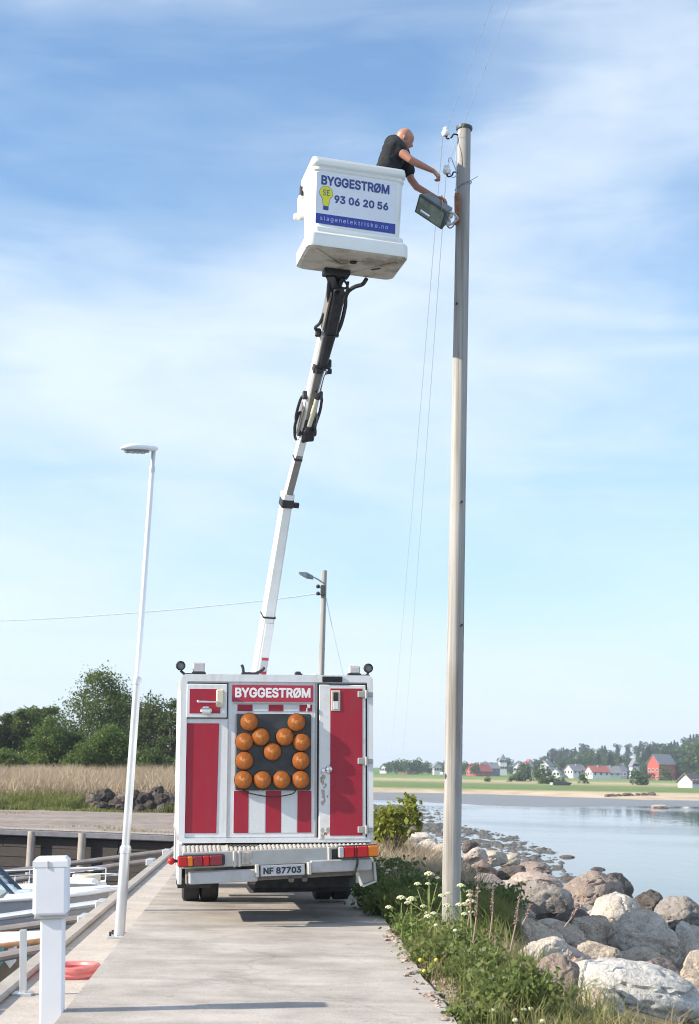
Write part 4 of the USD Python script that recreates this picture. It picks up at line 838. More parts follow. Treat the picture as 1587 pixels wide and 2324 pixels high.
part(fl, 'reflector', hull([FP(a, b, c) for a in (-.47, .47) for b in (-.45, .45) for c in (-.004, .0)]), 'reflector', world=True, smooth=False)
part(fl, 'lamp_tube', cyl(FP(-.30, -.18, -.018), FP(.05, -.18, -.018), 0.016), 'chrome', world=True)
part(fl, 'bracket', [tube([FP(.40, -.40, .10), FP(.62, -.35, .14), FP(.66, -.1, .22), W(1034, 490, 18.3 * KS)], 0.014), tube([FP(.40, .35, .10), FP(.60, .3, .14), FP(.66, -.05, .22)], 0.014)], 'galvanised', world=True)
part(fl, 'gland', ball(FP(.52, .12, .12), 0.035, 1), 'galvanised', world=True); part(fl, 'junction_box', box(FP(.53, -.30, .12), (.06, .05, .07), 0.012), 'galvanised', world=True, smooth=False)
part(fl, 'cable', tube(curve([FP(.52, -.38, .12), W(1014, 509, 18.2 * KS), W(1020, 517, 18.25 * KS), W(1028, 514, 18.3 * KS), W(1033, 502, 18.33 * KS), W(1034, 480, 18.34 * KS)], 24), 0.008), 'wire', world=True)

# overhead wires
def wire(name, pts, r, label, mat='wire', n=40): return solo(name, tube(curve(pts, n), r, 5), mat, label, 'wire')
def span(a, b, sag): return [along(a, b, t) - V(0, 0, 4 * sag * t * (1 - t)) for t in np.linspace(0, 1, 9)]
def line(a, b, sag=0.0, ext=0.0):
    a, b = np.asarray(a, float), np.asarray(b, float); b = b + (b - a) * ext
    return [a + (b - a) * t - V(0, 0, 4 * sag * t * (1 - t)) for t in np.linspace(0, 1, 30) ** 1.6]
def wire2(pts, r, label): return solo('overhead_wire', tube(pts, r, 5), 'thin_wire', label, 'wire')
wire2(line(i1 + V(0, 0, .01), W(1120, 0, 14.2), .02, 6.0), 0.0022, 'thin wire rising from the pole\'s upper insulator to the top of the sky')
wire2(line(i2 + V(0, 0, .01), W(1160, 0, 14.4), .02, 6.0), 0.0022, 'thin wire rising from the pole\'s lower insulator, right of its twin')
wire2(line(i1 + V(-.03, .02, 0), W(884, 1722, 260.0), 1.5), 0.0034, 'thin wire running down the sky left of the pole towards the far shore')
wire2(line(i2 + V(0, .03, 0), W(912, 1722, 240.0), 1.5), 0.0034, 'thin wire between the pole and the wire running to the far shore')

# the man in the bucket
def chain_body(joints, bones, edge=0.012, rounds=6, lam=0.5):
    """one skin over spheres: joints name -> (point, radius or (rx, ry, rz)); bones: pairs"""
    acc = None
    def ms(k):
        p, r = joints[k]; m = trimesh.creation.icosphere(2, 1.0); m.vertices = m.vertices * (np.asarray(r, float) * KS) + np.asarray(p); return m
    out = []
    for b in bones:
        v = np.vstack([ms(k).vertices for k in b]); out.append(m3.Manifold.hull_points(v))
    acc = m3.Manifold.batch_boolean(out, m3.OpType.Add)
    acc = acc.refine_to_length(edge); me = acc.to_mesh()
    t = trimesh.Trimesh(me.vert_properties[:, :3], me.tri_verts, process=True)
    trimesh.smoothing.filter_taubin(t, lamb=lam, nu=0.53, iterations=rounds); return t
floor_z = bo[2] + 0.062
P = lambda x, y, Y: W(x, y, Y * KS)
hipc = V(*P(862, 398, 18.05)[:2], floor_z + 0.86)
neck = P(909, 321, 18.19); head = P(921, 317, 18.20)
J_ = {}
fwdm = V(0.985, 0.17, 0)                                              # he faces the pole
left = V(-0.17, 0.985, 0)                                              # his left, away from the camera
shc = P(897, 333, 18.19)
J_['hip'] = (hipc, .135); J_['hipR'] = (hipc - left * .076, .115); J_['hipL'] = (hipc + left * .076, .115)
waist = P(884, 374, 18.17); J_['waist'] = (waist, .14); J_['waistR'] = (waist - left * .063, .115); J_['waistL'] = (waist + left * .063, .115)
chest = P(893, 349, 18.18); J_['chR'] = (chest - left * .076, .13); J_['chL'] = (chest + left * .076, .13)
J_['shR'] = (P(898, 333, 18.02), .078); J_['shL'] = (P(911, 345, 18.36), .078); J_['upper'] = (P(893, 326, 18.19), .098)
J_['neck0'] = (P(904, 324, 18.19), .066); J_['neck1'] = (P(913, 320, 18.2), .060)
J_['elR'] = (P(932, 362, 17.95), .046); J_['elR0'] = (P(915, 348, 17.98), .062); J_['foR'] = (P(948, 371, 17.99), .048); J_['wrR'] = (P(984, 388, 18.13), .030)
J_['elL'] = (P(934, 408, 18.42), .048); J_['elL0'] = (P(921, 375, 18.42), .060); J_['foL'] = (P(946, 424, 18.40), .046); J_['wrL'] = (P(992, 450, 18.36), .031)
for s, k in ((-1, 'R'), (1, 'L')):
    kn = V(*(hipc + left * s * .10 + fwdm * .02)[:2], floor_z + .48); an = V(*(hipc + left * s * .11 - fwdm * .03)[:2], floor_z + .09)
    J_['kn' + k] = (kn, .062); J_['an' + k] = (an, .045); J_['toe' + k] = (an + fwdm * .15 - V(0, 0, .05), .038); J_['heel' + k] = (an - fwdm * .04 - V(0, 0, .045), .042); J_['th' + k] = (along(J_['hip' + k][0], kn, .3), .095); J_['ca' + k] = (along(kn, an, .25) - fwdm * .015, .062)
# hands: palm and five fingers each, closed round what they hold
def hand(side, wr, d, palm_n, curl, spread=.012):
    """adds a hand at the wrist: d towards the knuckles, palm_n out of the palm"""
    d = d / np.linalg.norm(d); palm_n = palm_n - d * (palm_n @ d); palm_n /= np.linalg.norm(palm_n); sd = np.cross(d, palm_n) * (1 if side == 'R' else -1)   # towards the thumb
    bones = []
    for k, o in enumerate((-.027, -.009, .009, .027)):
        J_[f'{side}k{k}'] = (wr + d * (.085 - .006 * abs(k - 2)) + sd * o, .0135); J_[f'{side}w{k}'] = (wr + d * .012 + sd * o * .6, .016)
        L = (.027, .032, .036, .032)[k]
        p = J_[f'{side}k{k}'][0]; ang = 0
        for q in range(3):
            ang += curl[q]; dd = d * math.cos(ang) + palm_n * math.sin(ang); p2 = p + dd * L * (1.0, .75, .6)[q] * 1.0
            J_[f'{side}f{k}{q}'] = (p2, (.0105, .0098, .009)[q]); bones.append((f'{side}k{k}' if q == 0 else f'{side}f{k}{q-1}', f'{side}f{k}{q}')); p = p2
    ks = [f'{side}k{k}' for k in range(4)] + [f'{side}w{k}' for k in range(4)]
    bones += [tuple(ks), tuple([f'{side}w{k}' for k in range(4)] + ['wr' + side])]
    t0 = wr + d * .03 + sd * .028; t1 = t0 + d * .035 + sd * .022 + palm_n * .018; t2 = t1 + d * .030 + palm_n * .016 - sd * .004; t3 = t2 + d * .022 + palm_n * .012 - sd * .010
    for nm, p, r in (('t0', t0, .017), ('t1', t1, .0135), ('t2', t2, .0115), ('t3', t3, .010)): J_[side + nm] = (p, r)
    bones += [(f'{side}w3', side + 't0'), (side + 't0', side + 't1'), (side + 't1', side + 't2'), (side + 't2', side + 't3')]
    return bones
hb = hand('R', J_['wrR'][0], P(1000, 404, 18.15) - J_['wrR'][0], V(.25, .5, -.75), (.75, .9, .7))
hb += hand('L', J_['wrL'][0], P(1010, 456, 18.34) - J_['wrL'][0], V(.05, -.45, -.9), (.35, .6, .5))
bones = [('hipR', 'hipL', 'waistR', 'waistL'), ('waistR', 'waistL', 'chR', 'chL'), ('chR', 'chL', 'shR', 'shL', 'upper'), ('upper', 'neck0'), ('neck0', 'neck1'),
         ('shR', 'elR0'), ('elR0', 'elR'), ('elR', 'foR'), ('foR', 'wrR'), ('shL', 'elL0'), ('elL0', 'elL'), ('elL', 'foL'), ('foL', 'wrL')]
for k in 'RL': bones += [('hip' + k, 'th' + k), ('th' + k, 'kn' + k), ('kn' + k, 'ca' + k), ('ca' + k, 'an' + k), ('an' + k, 'heel' + k, 'toe' + k)]
# head: skull, face, jaw, nose, ears, brow; local frame hf forward, hu up, hl his left
hf = V(.93, .10, -.34); hf /= np.linalg.norm(hf); hl = np.cross(V(0, 0, 1), hf); hl /= np.linalg.norm(hl); hu = np.cross(hf, hl)
HC = P(919.5, 312.5, 18.20)
Hd = lambda a, b, c: HC + (hf * a + hl * b + hu * c) * KS
for nm, p, r in (('skull', Hd(-.020, 0, .012), .098), ('skullf', Hd(.030, 0, .010), .086), ('crown', Hd(-.008, 0, .035), .088), ('brow', Hd(.072, 0, -.012), .045), ('browR', Hd(.058, -.036, -.012), .034), ('browL', Hd(.058, .036, -.012), .034),
                 ('cheekR', Hd(.045, -.042, -.060), .032), ('cheekL', Hd(.045, .042, -.060), .032), ('mouth', Hd(.074, 0, -.092), .028), ('chin', Hd(.070, 0, -.122), .024), ('jawR', Hd(-.008, -.052, -.092), .024), ('jawL', Hd(-.008, .052, -.092), .024),
                 ('nose0', Hd(.098, 0, -.030), .011), ('nose1', Hd(.122, 0, -.064), .013), ('nose2', Hd(.098, 0, -.072), .014), ('earR', Hd(-.012, -.092, -.030), (.018, .009, .030)), ('earL', Hd(-.012, .092, -.030), (.018, .009, .030)), ('earRi', Hd(.0, -.075, -.035), .014), ('earLi', Hd(.0, .075, -.035), .014),
                 ('lip', Hd(.094, 0, -.092), .009), ('lipR', Hd(.086, -.02, -.094), .008), ('lipL', Hd(.086, .02, -.094), .008), ('nape', Hd(-.05, 0, -.06), .062)):
    J_[nm] = (p, r)
bones += [('skull', 'skullf', 'crown'), ('skullf', 'brow', 'browR', 'browL'), ('skullf', 'browR', 'browL', 'cheekR', 'cheekL', 'mouth'), ('cheekR', 'cheekL', 'mouth', 'chin', 'jawR', 'jawL'), ('skull', 'jawR', 'jawL', 'nape'), ('nape', 'neck1', 'neck0'), ('nose0', 'nose1'), ('nose1', 'nose2', 'mouth'), ('brow', 'nose0'), ('earR', 'earRi'), ('earL', 'earLi'), ('lip', 'lipR', 'mouth'), ('lip', 'lipL', 'mouth')]
man = Thing('person', 'bald man in a black T-shirt leaning out of the bucket to reach the pole', 'person', V(hipc[0], hipc[1], floor_z))
bmesh_ = chain_body(J_, bones + hb, 0.012, 4)
part(man, 'body', bmesh_, 'skin', world=True, smooth=True)
# shirt: over the trunk, short sleeves; ends above the elbows
S = {k: (J_[k][0], np.asarray(J_[k][1]) + g) for k, g in (('hipR', .022), ('hipL', .022), ('waistR', .026), ('waistL', .026), ('chR', .024), ('chL', .024), ('shR', .022), ('shL', .022), ('upper', .012))}
S['hemR'] = (J_['hipR'][0] + V(0, 0, -.05), .135); S['hemL'] = (J_['hipL'][0] + V(0, 0, -.05), .135)
S['slR'] = (along(J_['shR'][0], J_['elR0'][0], .62), .082); S['slL'] = (along(J_['shL'][0], J_['elL'][0], .66), .084); S['slL0'] = (along(J_['shL'][0], J_['elL'][0], .4), .088); S['col'] = (J_['neck0'][0] + V(-.012, 0, -.012), .074)
shirt = chain_body(S, [('hemR', 'hemL', 'hipR', 'hipL', 'waistR', 'waistL'), ('waistR', 'waistL', 'chR', 'chL'), ('chR', 'chL', 'shR', 'shL', 'upper'), ('upper', 'col'), ('shR', 'slR'), ('shL', 'slL0'), ('slL0', 'slL')], 0.018, 5)
nz = 1 - np.abs(2 * meshkit.fbm(shirt.vertices @ V(9, 9, 5) [:, None] * V(.5, .3, .2) + shirt.vertices * 6, 3, 3) - 1); shirt.vertices += shirt.vertex_normals * ((nz - .75) * .030)[:, None]
part(man, 't_shirt', shirt, 'black_cotton', world=True, smooth=True)
Tm = {k: (J_[k][0], J_[k][1] + .016) for k in ('thR', 'knR', 'caR', 'anR', 'thL', 'knL', 'caL', 'anL', 'hipR', 'hipL')}
part(man, 'trousers', chain_body(Tm, [('hipR', 'hipL'), ('hipR', 'thR'), ('thR', 'knR'), ('knR', 'caR'), ('caR', 'anR'), ('hipL', 'thL'), ('thL', 'knL'), ('knL', 'caL'), ('caL', 'anL')], 0.03, 3), 'work_trousers', world=True, smooth=True)
for s in (-1, 1):
    part(man, 'eye', ball(Hd(.088, .031 * s, -.034), 0.0105, 1), 'porcelain', world=True); part(man, 'eyebrow', tube([Hd(.098, .012 * s, -.014), Hd(.098, .032 * s, -.008), Hd(.082, .052 * s, -.014)], 0.005), 'stubble', world=True)
    part(man, 'pupil', ball(Hd(.0965, .031 * s, -.035), 0.0045, 1), 'black_text', world=True)

# ------------------------------------------------------------------ street lamp on the ledge, and the pole with a lamp far behind the truck
LB = V(*W(271, 2124, 17.45)[:2], -0.30); LTp = W(347.5, 1034, 17.35)
lamp = Thing('street_lamp', 'slim white street lamp on the jetty\'s left ledge, its head pointing left', 'street lamp', LB)
def on_l(t): return along(LB, LTp, t)
def tz(y): return (2124 - y) / (2124 - 1034.0)
part(lamp, 'base_plate', [box(LB + V(0, 0, .012), (.24, .24, .024), .004)], 'galvanised', world=True, smooth=False)
for sx, sy in ((-1, -1), (1, -1), (1, 1), (-1, 1)): part(lamp, 'anchor_bolt', cyl(LB + V(sx * .09, sy * .09, .02), LB + V(sx * .09, sy * .09, .07), 0.014, n=6), 'dark_metal', world=True, smooth=False)
part(lamp, 'lower_shaft', cyl(on_l(0), on_l(tz(1932)), 0.060, 0.058, 24), 'galvanised', world=True)
part(lamp, 'middle_shaft', cyl(on_l(tz(1940)), on_l(tz(1552)), 0.046, 0.044, 24), 'galvanised', world=True)
part(lamp, 'upper_shaft', cyl(on_l(tz(1560)), on_l(tz(1066)), 0.0335, 0.030, 20), 'lamp_white', world=True)
part(lamp, 'spigot', cyl(on_l(tz(1068)), on_l(1.0) + V(.004, 0, .075), 0.025, 0.027, 16), 'galvanised', world=True)
for y, r in ((1932, .064), (1556, .050), (1066, .035)):
    part(lamp, 'collar', lathe([(r * .8, -.045), (r, -.04), (r, .02), (r * .75, .045)], 22, on_l(1) - on_l(0), on_l(tz(y))), 'galvanised', world=True)
hx = W(264, 1018, 17.0) - W(352, 1022, 17.35); hx /= np.linalg.norm(hx); hA = LTp + V(.035, 0, .075)
prof = [(0.0, .028, .030), (.04, .050, .040), (.12, .060, .048), (.24, .080, .056), (.36, .084, .054), (.43, .070, .042), (.465, .040, .022), (.475, .012, .008)]
hyv = np.cross(V(0, 0, 1), hx); hyv /= np.linalg.norm(hyv); rings = []
for l, w, h in prof:
    q = np.linspace(0, 2 * np.pi, 18, endpoint=False); rings.append(hA + hx * l + np.outer(np.cos(q) * w * 1.3, hyv) + np.outer(np.where(np.sin(q) > 0, np.sin(q) * h, np.sin(q) * h * .55), V(0, 0, 1)))
v = np.vstack(rings + [[rings[0].mean(0)], [rings[-1].mean(0)]]); f = []; n = 18
for i in range(len(rings) - 1):
    for k in range(n): j = (k + 1) % n; f += [[i * n + k, (i + 1) * n + j, i * n + j], [i * n + k, (i + 1) * n + k, (i + 1) * n + j]]
for k in range(n): j = (k + 1) % n; f += [[len(v) - 2, k, j], [len(v) - 1, (len(rings) - 1) * n + j, (len(rings) - 1) * n + k]]
m_ = trimesh.Trimesh(v, f, process=False); m_.fix_normals()
hd = part(lamp, 'lamp_head', m_, 'lamp_white', world=True, smooth=40)
ov = [hA + hx * (.27 + .165 * math.cos(q)) + hyv * .080 * math.sin(q) + V(0, 0, -.034) for q in np.linspace(0, 2 * np.pi, 20, endpoint=False)]
part(hd, 'lens', hull([o + V(0, 0, -.010) for o in ov] + [o + V(0, 0, .012) for o in ov]), 'floodlight_grey', world=True, smooth=False)
for r_i in range(2):
    for c_i in range(4): part(hd, 'light_cell', box(hA + hx * (.16 + .07 * c_i) + hyv * (.04 * (r_i * 2 - 1)) + V(0, 0, -.047), (.045, .045, .008), .002), 'clear_lens', world=True, smooth=False)

BBp, BTp = V(-0.86, 50.0, -0.1), W(736.5, 1295, 50.0)
BBp[0] = W(722, 1735, 50.0)[0]
bp = Thing('lamp_pole', 'thin timber pole with a lamp arm rising behind the truck', 'lamp pole', BBp)
part(bp, 'timber_shaft', cyl(BBp, BTp, 0.115, 0.085, 16), 'pole_wood', world=True)
part(bp, 'lamp_arm', tube(curve([W(732, 1322, 49.9), W(722, 1315, 49.7), W(710, 1309, 49.5)], 10), 0.028), 'galvanised', world=True)
lh = part(bp, 'lamp_head', hull([W(711, 1311, 49.5) + o for o in (V(0, .1, .05), V(0, -.1, .05), V(0, .12, -.05), V(0, -.12, -.05))] + [W(696, 1306, 49.3) + o for o in (V(0, .15, .09), V(0, -.15, .09), V(0, .15, -.09), V(0, -.15, -.09))] + [W(679, 1300, 49.2) + o for o in (V(0, .06, .02), V(0, -.06, .02), V(0, .06, -.04), V(0, -.06, -.04))]), 'floodlight_grey', world=True, smooth=False)
for yy in (1334, 1350): part(bp, 'insulator', [tube([W(733, yy, 49.9), W(722, yy - 1, 49.9)], .02), ball(W(722, yy - 3, 49.9), .07, 1)], 'dark_metal', world=True)
part(bp, 'fuse_box', box(W(733, 1340, 49.85), (.16, .2, .34), .02), 'floodlight_rim', world=True, smooth=False)
wire('overhead_wire', [W(722, 1347, 49.9), W(600, 1363, 50.5), W(330, 1389, 52), W(0, 1409, 54), W(-420, 1412, 57)], 0.018, 'long wire sagging across the sky from the lamp pole to the left edge', 'thin_wire')
wire('guy_wire', [W(738, 1345, 50), W(758, 1440, 50), W(790, 1580, 50), W(826, 1760, 50)], 0.009, 'thin stay wire slanting down to the right from the lamp pole', 'thin_wire')

# ------------------------------------------------------------------ white pedestal on the ledge in the foreground
PX, PY = -1.875, 10.35
ped = Thing('power_pedestal', 'white square jetty pedestal with a wider cap, in the left foreground', 'pedestal', (PX, PY, -0.30), (0, -2.3, 5))
ph = 1.30
part(ped, 'post', box((0.006, 0, .44), (.152, .152, .92), .012), 'pedestal_paint', smooth=False)
part(ped, 'head', lathe([(.001, .90), (.110, .90), (.113, .905), (.113, ph - .06)], 4, None, (0, 0, 0)), 'pedestal_paint') if False else part(ped, 'head', [box((-.006, 0, 1.075), (.225, .225, .33), .022)], 'pedestal_paint', smooth=False)
part(ped, 'skirt_shadow_gap', box((-.004, 0, .905), (.205, .205, .02), .004), 'aluminium', smooth=False)
part(ped, 'lid', [hull([V(x * .114, y * .114, z_) + V(-.006, 0, 0) for x in (-1, 1) for y in (-1, 1) for z_ in (1.225, 1.262)] + [V(x * .092, y * .092, 1.288) + V(-.006, 0, 0) for x in (-1, 1) for y in (-1, 1)])], 'pedestal_paint', smooth=False)
part(ped, 'lid_clip', box((-.02, -.117, 1.24), (.012, .006, .05), .002), 'aluminium', smooth=False)
part(ped, 'base_flange', box((0.006, 0, .012), (.24, .24, .024), .004), 'galvanised', smooth=False)

# ------------------------------------------------------------------ the left: quay wall, gravel, reeds, stones, trees
qd = (QB - QA) / np.linalg.norm(QB - QA); qn = V(qd[1], -qd[0], 0)          # qn points towards the water and the camera
quay = Thing('quay_wall', 'dark planked quay wall with pale piles across the harbour basin', 'wall', QB)
qL = np.linalg.norm(QB - QA); gq = np.random.default_rng(8)
def Q(t, o, z): return QA + qd * t + qn * o + V(0, 0, z)
part(quay, 'cap_beam', bar(Q(0, .03, -.08), Q(qL + 1.4, .03, -.08), 0.34, 0.14, ch=.02), 'quay_cap', world=True, smooth=False)
part(quay, 'backing', bar(Q(0, -.20, -1.1), Q(qL + 1.4, -.20, -1.1), 0.1, 1.9), 'plank_dark', world=True, smooth=False)
for row in range(6):
    z = -.31 - row * .235; t = 0.0
    while t < qL + 1.2:
        Lp = gq.uniform(2.6, 4.2); e = min(t + Lp, qL + 1.35)
        part(quay, 'plank', bar(Q(t + .01, -.09 + gq.uniform(-.008, .008), z + gq.uniform(-.006, .006)), Q(e - .01, -.09 + gq.uniform(-.015, .015), z + gq.uniform(-.006, .006)), 0.06, 0.222), 'plank_dark', world=True, smooth=False); t = e
part(quay, 'cap_edge', bar(Q(0, .0, .014), Q(qL + 1.4, .0, .014), 0.30, 0.024), 'pile_wood', world=True, smooth=False)
for px in (-60, 69, 182):
    c = None
    for t in np.linspace(0, qL + 1, 400):
        if proj(Q(t, .12, -.5))[0] > px: c = t; break
    part(quay, 'pile', cyl(Q(c, .16, -2.6), Q(c + .02, .16, -.03), 0.105, 0.095, 14), 'pile_wood', world=True)

gl_ = np.random.default_rng(21)
def in_view_x(Y, x0, x1): return (x0 - 793.5) / 3447 * Y, (x1 - 793.5) / 3447 * Y
def scatter(n, Y0, Y1, x0, x1, g):
    Y = np.sqrt(g.uniform(Y0 * Y0, Y1 * Y1, n)); X = (g.uniform(x0, x1, n) - 793.5) / 3447 * Y; return X, Y
X, Y = scatter(56000, 57.0, 84, -260, 470, gl_); ok = (meshkit.fbm(np.stack([X * .45, Y * .3, X * 0], 1), 3, 6) > .37)
X, Y = X[ok], Y[ok]; hh = 0.70 + 0.75 * meshkit.fbm(np.stack([X * .35, Y * .2, X * 0], 1), 3, 16)
solo('reeds', blades(np.stack([X, Y, land_z(X, Y)], 1), hh * 1.0, 0.032, gl_, .35, .35), 'reed_dry', kind='stuff', smooth=False)
X, Y = scatter(26000, 53.8, 60, -260, 470, gl_); k = meshkit.fbm(np.stack([X * .7, Y * .5, X * 0], 1), 3, 31); ok = k + (56 - Y) * .05 > .44; X, Y, k = X[ok], Y[ok], k[ok]
solo('verge_grass', blades(np.stack([X, Y, land_z(X, Y)], 1), (.10 + .6 * np.clip(k - .42, 0, 1) * 2.2) * np.where(X > -9.6, .6, 1), 0.03, gl_, .5, .5), 'grass_green', kind='stuff', smooth=False)
X, Y = scatter(9000, 37.5, 54, -260, 470, gl_); k = meshkit.fbm(np.stack([X * .3, Y * .3, X * 0], 1), 4, 51); ok = k > .58; X, Y = X[ok], Y[ok]
solo('gravel_weeds', blades(np.stack([X, Y, land_z(X, Y)], 1), .06, 0.02, gl_, .6, .5), 'grass_dry', kind='stuff', smooth=False)

def rock(seed, r, sub=3, cuts=7, rough=.10, soft=1):
    """a weathered boulder: a ball cut by planes, roughened"""
    g = np.random.default_rng(seed); m = trimesh.creation.icosphere(sub, 1.0); v = m.vertices.copy()
    for _ in range(cuts):
        d = g.normal(size=3); d /= np.linalg.norm(d); h = g.uniform(.60, .90); e = v @ d - h; v -= np.outer(np.clip(e, 0, None) * .92, d)
    n = v / np.linalg.norm(v, axis=1, keepdims=True); o = g.uniform(0, 50, 3)
    rg = 1 - np.abs(2 * meshkit.fbm(v * 2.3 + o, 4, seed + 2) - 1)
    v *= (1 + rough * 1.8 * (meshkit.fbm(v * 1.4 + o, 4, seed) - .5) + rough * .7 * (meshkit.fbm(v * 5 + o, 4, seed + 1) - .5) - rough * .8 * np.clip(rg - .86, 0, 1) / .14)[:, None]
    ext = np.ptp(v, axis=0); v = (v - v.min(0) - ext / 2) / (ext / 2)
    return trimesh.Trimesh(v * np.asarray(r, float), m.faces, process=False)
gk = np.random.default_rng(14)
pile = [(212, 1812, 18), (240, 1800, 20), (262, 1822, 17), (232, 1832, 15), (285, 1806, 19), (305, 1798, 16), (300, 1826, 19), (326, 1812, 20), (345, 1800, 17), (358, 1788, 16), (366, 1815, 20), (340, 1830, 16), (384, 1806, 18), (392, 1826, 16), (275, 1836, 14), (318, 1838, 13), (372, 1836, 13)]
STL = ['dark stone at the left end of the heap before the reeds', 'dark stone on top near the heap\'s left end', 'dark stone low in the left half of the heap, left of the street lamp', 'dark stone at the foot of the heap\'s left end', 'dark stone on top of the heap just left of the street lamp', 'dark stone on top of the heap just right of the street lamp', 'dark stone behind the street lamp, at the foot of the heap', 'dark stone in the middle of the heap right of the street lamp', 'dark stone on the ridge of the heap right of the street lamp', 'dark pointed stone, the highest of the heap', 'large dark stone in the right half of the heap', 'dark stone at the foot of the heap right of the street lamp', 'dark stone at the heap\'s right end, on top', 'dark stone at the heap\'s right end beside the truck, low', 'dark stone at the grass edge left of the street lamp', 'dark stone at the grass edge right behind the street lamp', 'dark stone at the grass edge near the truck']
for q, (x, y, s) in enumerate(pile):
    c = W(x, y + (1838 - y) * .22, 54.2 + (1838 - y) * .05 + gk.uniform(-.3, .3)); R = s * .88 * 56 / 3447 * np.array([1.2, 1.1, 1.0]) * gk.uniform(.9, 1.15, 3)
    t = Thing('dark_stone', 'dark rough stone in the heap in front of the dry reeds', 'stone', c, (0, 0, gk.uniform(0, 360)), 'stones in the heap before the reeds') if False else None
    m = rock(100 + q, R, 2, 10, .26); m.apply_translation(c)
    solo('dark_stone', m, 'rock_black' if q % 4 else 'rock_dark', STL[q], 'stone', 'stones in the heap before the reeds', smooth=False)

def tree(name, label, base, H, R, mat, seed, leaf=.17, nc=64, per=150, shape=1.0, low=.16, group=None, trunk_r=None, top=1.0):
    g = np.random.default_rng(seed); t = Thing(name, label, 'tree', base, group=group); tr = trunk_r or .018 * H + .03
    C = []
    while len(C) < nc:
        p = g.uniform(-1, 1, 3); q = np.linalg.norm(p)
        if q > 1 or q < .35: continue
        z = (p[2] + 1) / 2; w = 1 - .45 * abs(z - .38) ** 1.3 * shape
        C.append((p[0] * R * w, p[1] * R * w, H * (low + (1 - low) * z) * (0.93 + .07 * top) - .08 * H * 0))
    C = np.array(C); L = []
    for c in C:
        k = int(per * g.uniform(.6, 1.3)); s = R * g.uniform(.20, .36)
        L.append(c + g.normal(size=(k, 3)) * (s, s, s * .75) * .62)
    L = np.vstack(L); L = L[L[:, 2] > .05 * H]
    part(t, 'crown', leaves(L, leaf, g), mat, smooth=False)
    tk = [tube([(0, 0, -.2), (g.normal() * .03 * H, g.normal() * .03 * H, H * .4), (g.normal() * .05 * H, g.normal() * .05 * H, H * .85)], [tr, tr * .7, tr * .2], 7)]
    for c in C[g.choice(len(C), min(10, len(C)), replace=False)]:
        a = V(0, 0, H * g.uniform(.18, .5)); tk.append(tube([a, along(a, c, .5) + V(0, 0, -.04 * H), c], [tr * .42, tr * .28, tr * .08], 5))
    part(t, 'trunk', cat2(*tk), 'bark', smooth=True)
    return t
def tree_at(x, ytop, ybase, Y, hw, mat, seed, name, label, **kw):
    b = W(x, ybase, Y); tp = W(x, ytop, Y); H = tp[2] - b[2]; b[2] -= .15; return tree(name, label, b, H + .15, hw * Y / 3447 * 1.05, mat, seed, **kw)
tree_at(-60, 1610, 1752, 96, 55, 'leaf_dark', 301, 'broadleaf_tree', 'dark tree at the left edge of the photo behind the reeds')
tree_at(14, 1612, 1752, 98, 36, 'leaf_dark', 302, 'broadleaf_tree', 'dark pointed tree second from the left edge, behind the reeds', shape=1.6)
tree_at(60, 1590, 1752, 97, 36, 'leaf_mid', 303, 'broadleaf_tree', 'dark green tree left of the two pale bushes, in shade at its foot')
tree_at(108, 1608, 1752, 101, 42, 'leaf_mid', 304, 'broadleaf_tree', 'round mid green treetop between the tallest tree and the left edge')
tree_at(218, 1528, 1758, 99, 74, 'leaf_mid', 305, 'tall_tree', 'tallest tree of the row left of the truck, loose crown with sky gaps', nc=84, per=140, shape=1.3, leaf=.16)
tree_at(276, 1566, 1758, 101, 44, 'leaf_mid', 306, 'broadleaf_tree', 'dark tree on the right shoulder of the tallest tree', shape=1.4)
tree_at(342, 1580, 1766, 97, 54, 'leaf_dark', 307, 'broadleaf_tree', 'broad dark tree right of the street lamp, behind the heap of stones')
tree_at(384, 1586, 1770, 95, 34, 'leaf_dark', 308, 'broadleaf_tree', 'narrow dark tree between the street lamp and the truck', shape=1.6, nc=34)
tree_at(425, 1630, 1772, 96, 38, 'leaf_dark', 309, 'broadleaf_tree', 'dark tree half hidden behind the truck\'s left edge')
tree_at(300, 1600, 1764, 106, 60, 'leaf_dark', 310, 'broadleaf_tree', 'dark tree filling the row behind the street lamp')
tree_at(150, 1650, 1756, 104, 60, 'leaf_dark', 311, 'broadleaf_tree', 'dark tree behind the rounded pale green bush')
tree_at(104, 1634, 1756, 89, 44, 'leaf_light', 312, 'leafy_bush', 'rounded pale green bush under the dark trees at the left', leaf=.16, low=.02, nc=44)
tree_at(150, 1650, 1760, 90, 34, 'leaf_mid', 313, 'leafy_bush', 'mid green bush right of the rounded pale one', leaf=.16, low=.02)
tree_at(184, 1694, 1762, 87, 36, 'leaf_light', 314, 'leafy_bush', 'low bright bush under the tallest tree', leaf=.15, low=.0, nc=34)
tree_at(250, 1646, 1764, 88, 48, 'leaf_light', 315, 'leafy_bush', 'yellowish green bush left of the street lamp', leaf=.16, low=.0, shape=1.3)
tree_at(338, 1700, 1772, 87, 34, 'leaf_mid', 316, 'leafy_bush', 'small green bush right of the street lamp above the stones', leaf=.15, low=.0, nc=30)
tree_at(4, 1704, 1752, 87, 30, 'leaf_light', 317, 'leafy_bush', 'small pale bush at the left edge above the reeds', leaf=.15, low=.0, nc=30)
tree_at(372, 1722, 1776, 88, 24, 'leaf_mid', 318, 'leafy_bush', 'low bush beside the truck\'s left edge above the stones', leaf=.15, low=.0, nc=24)

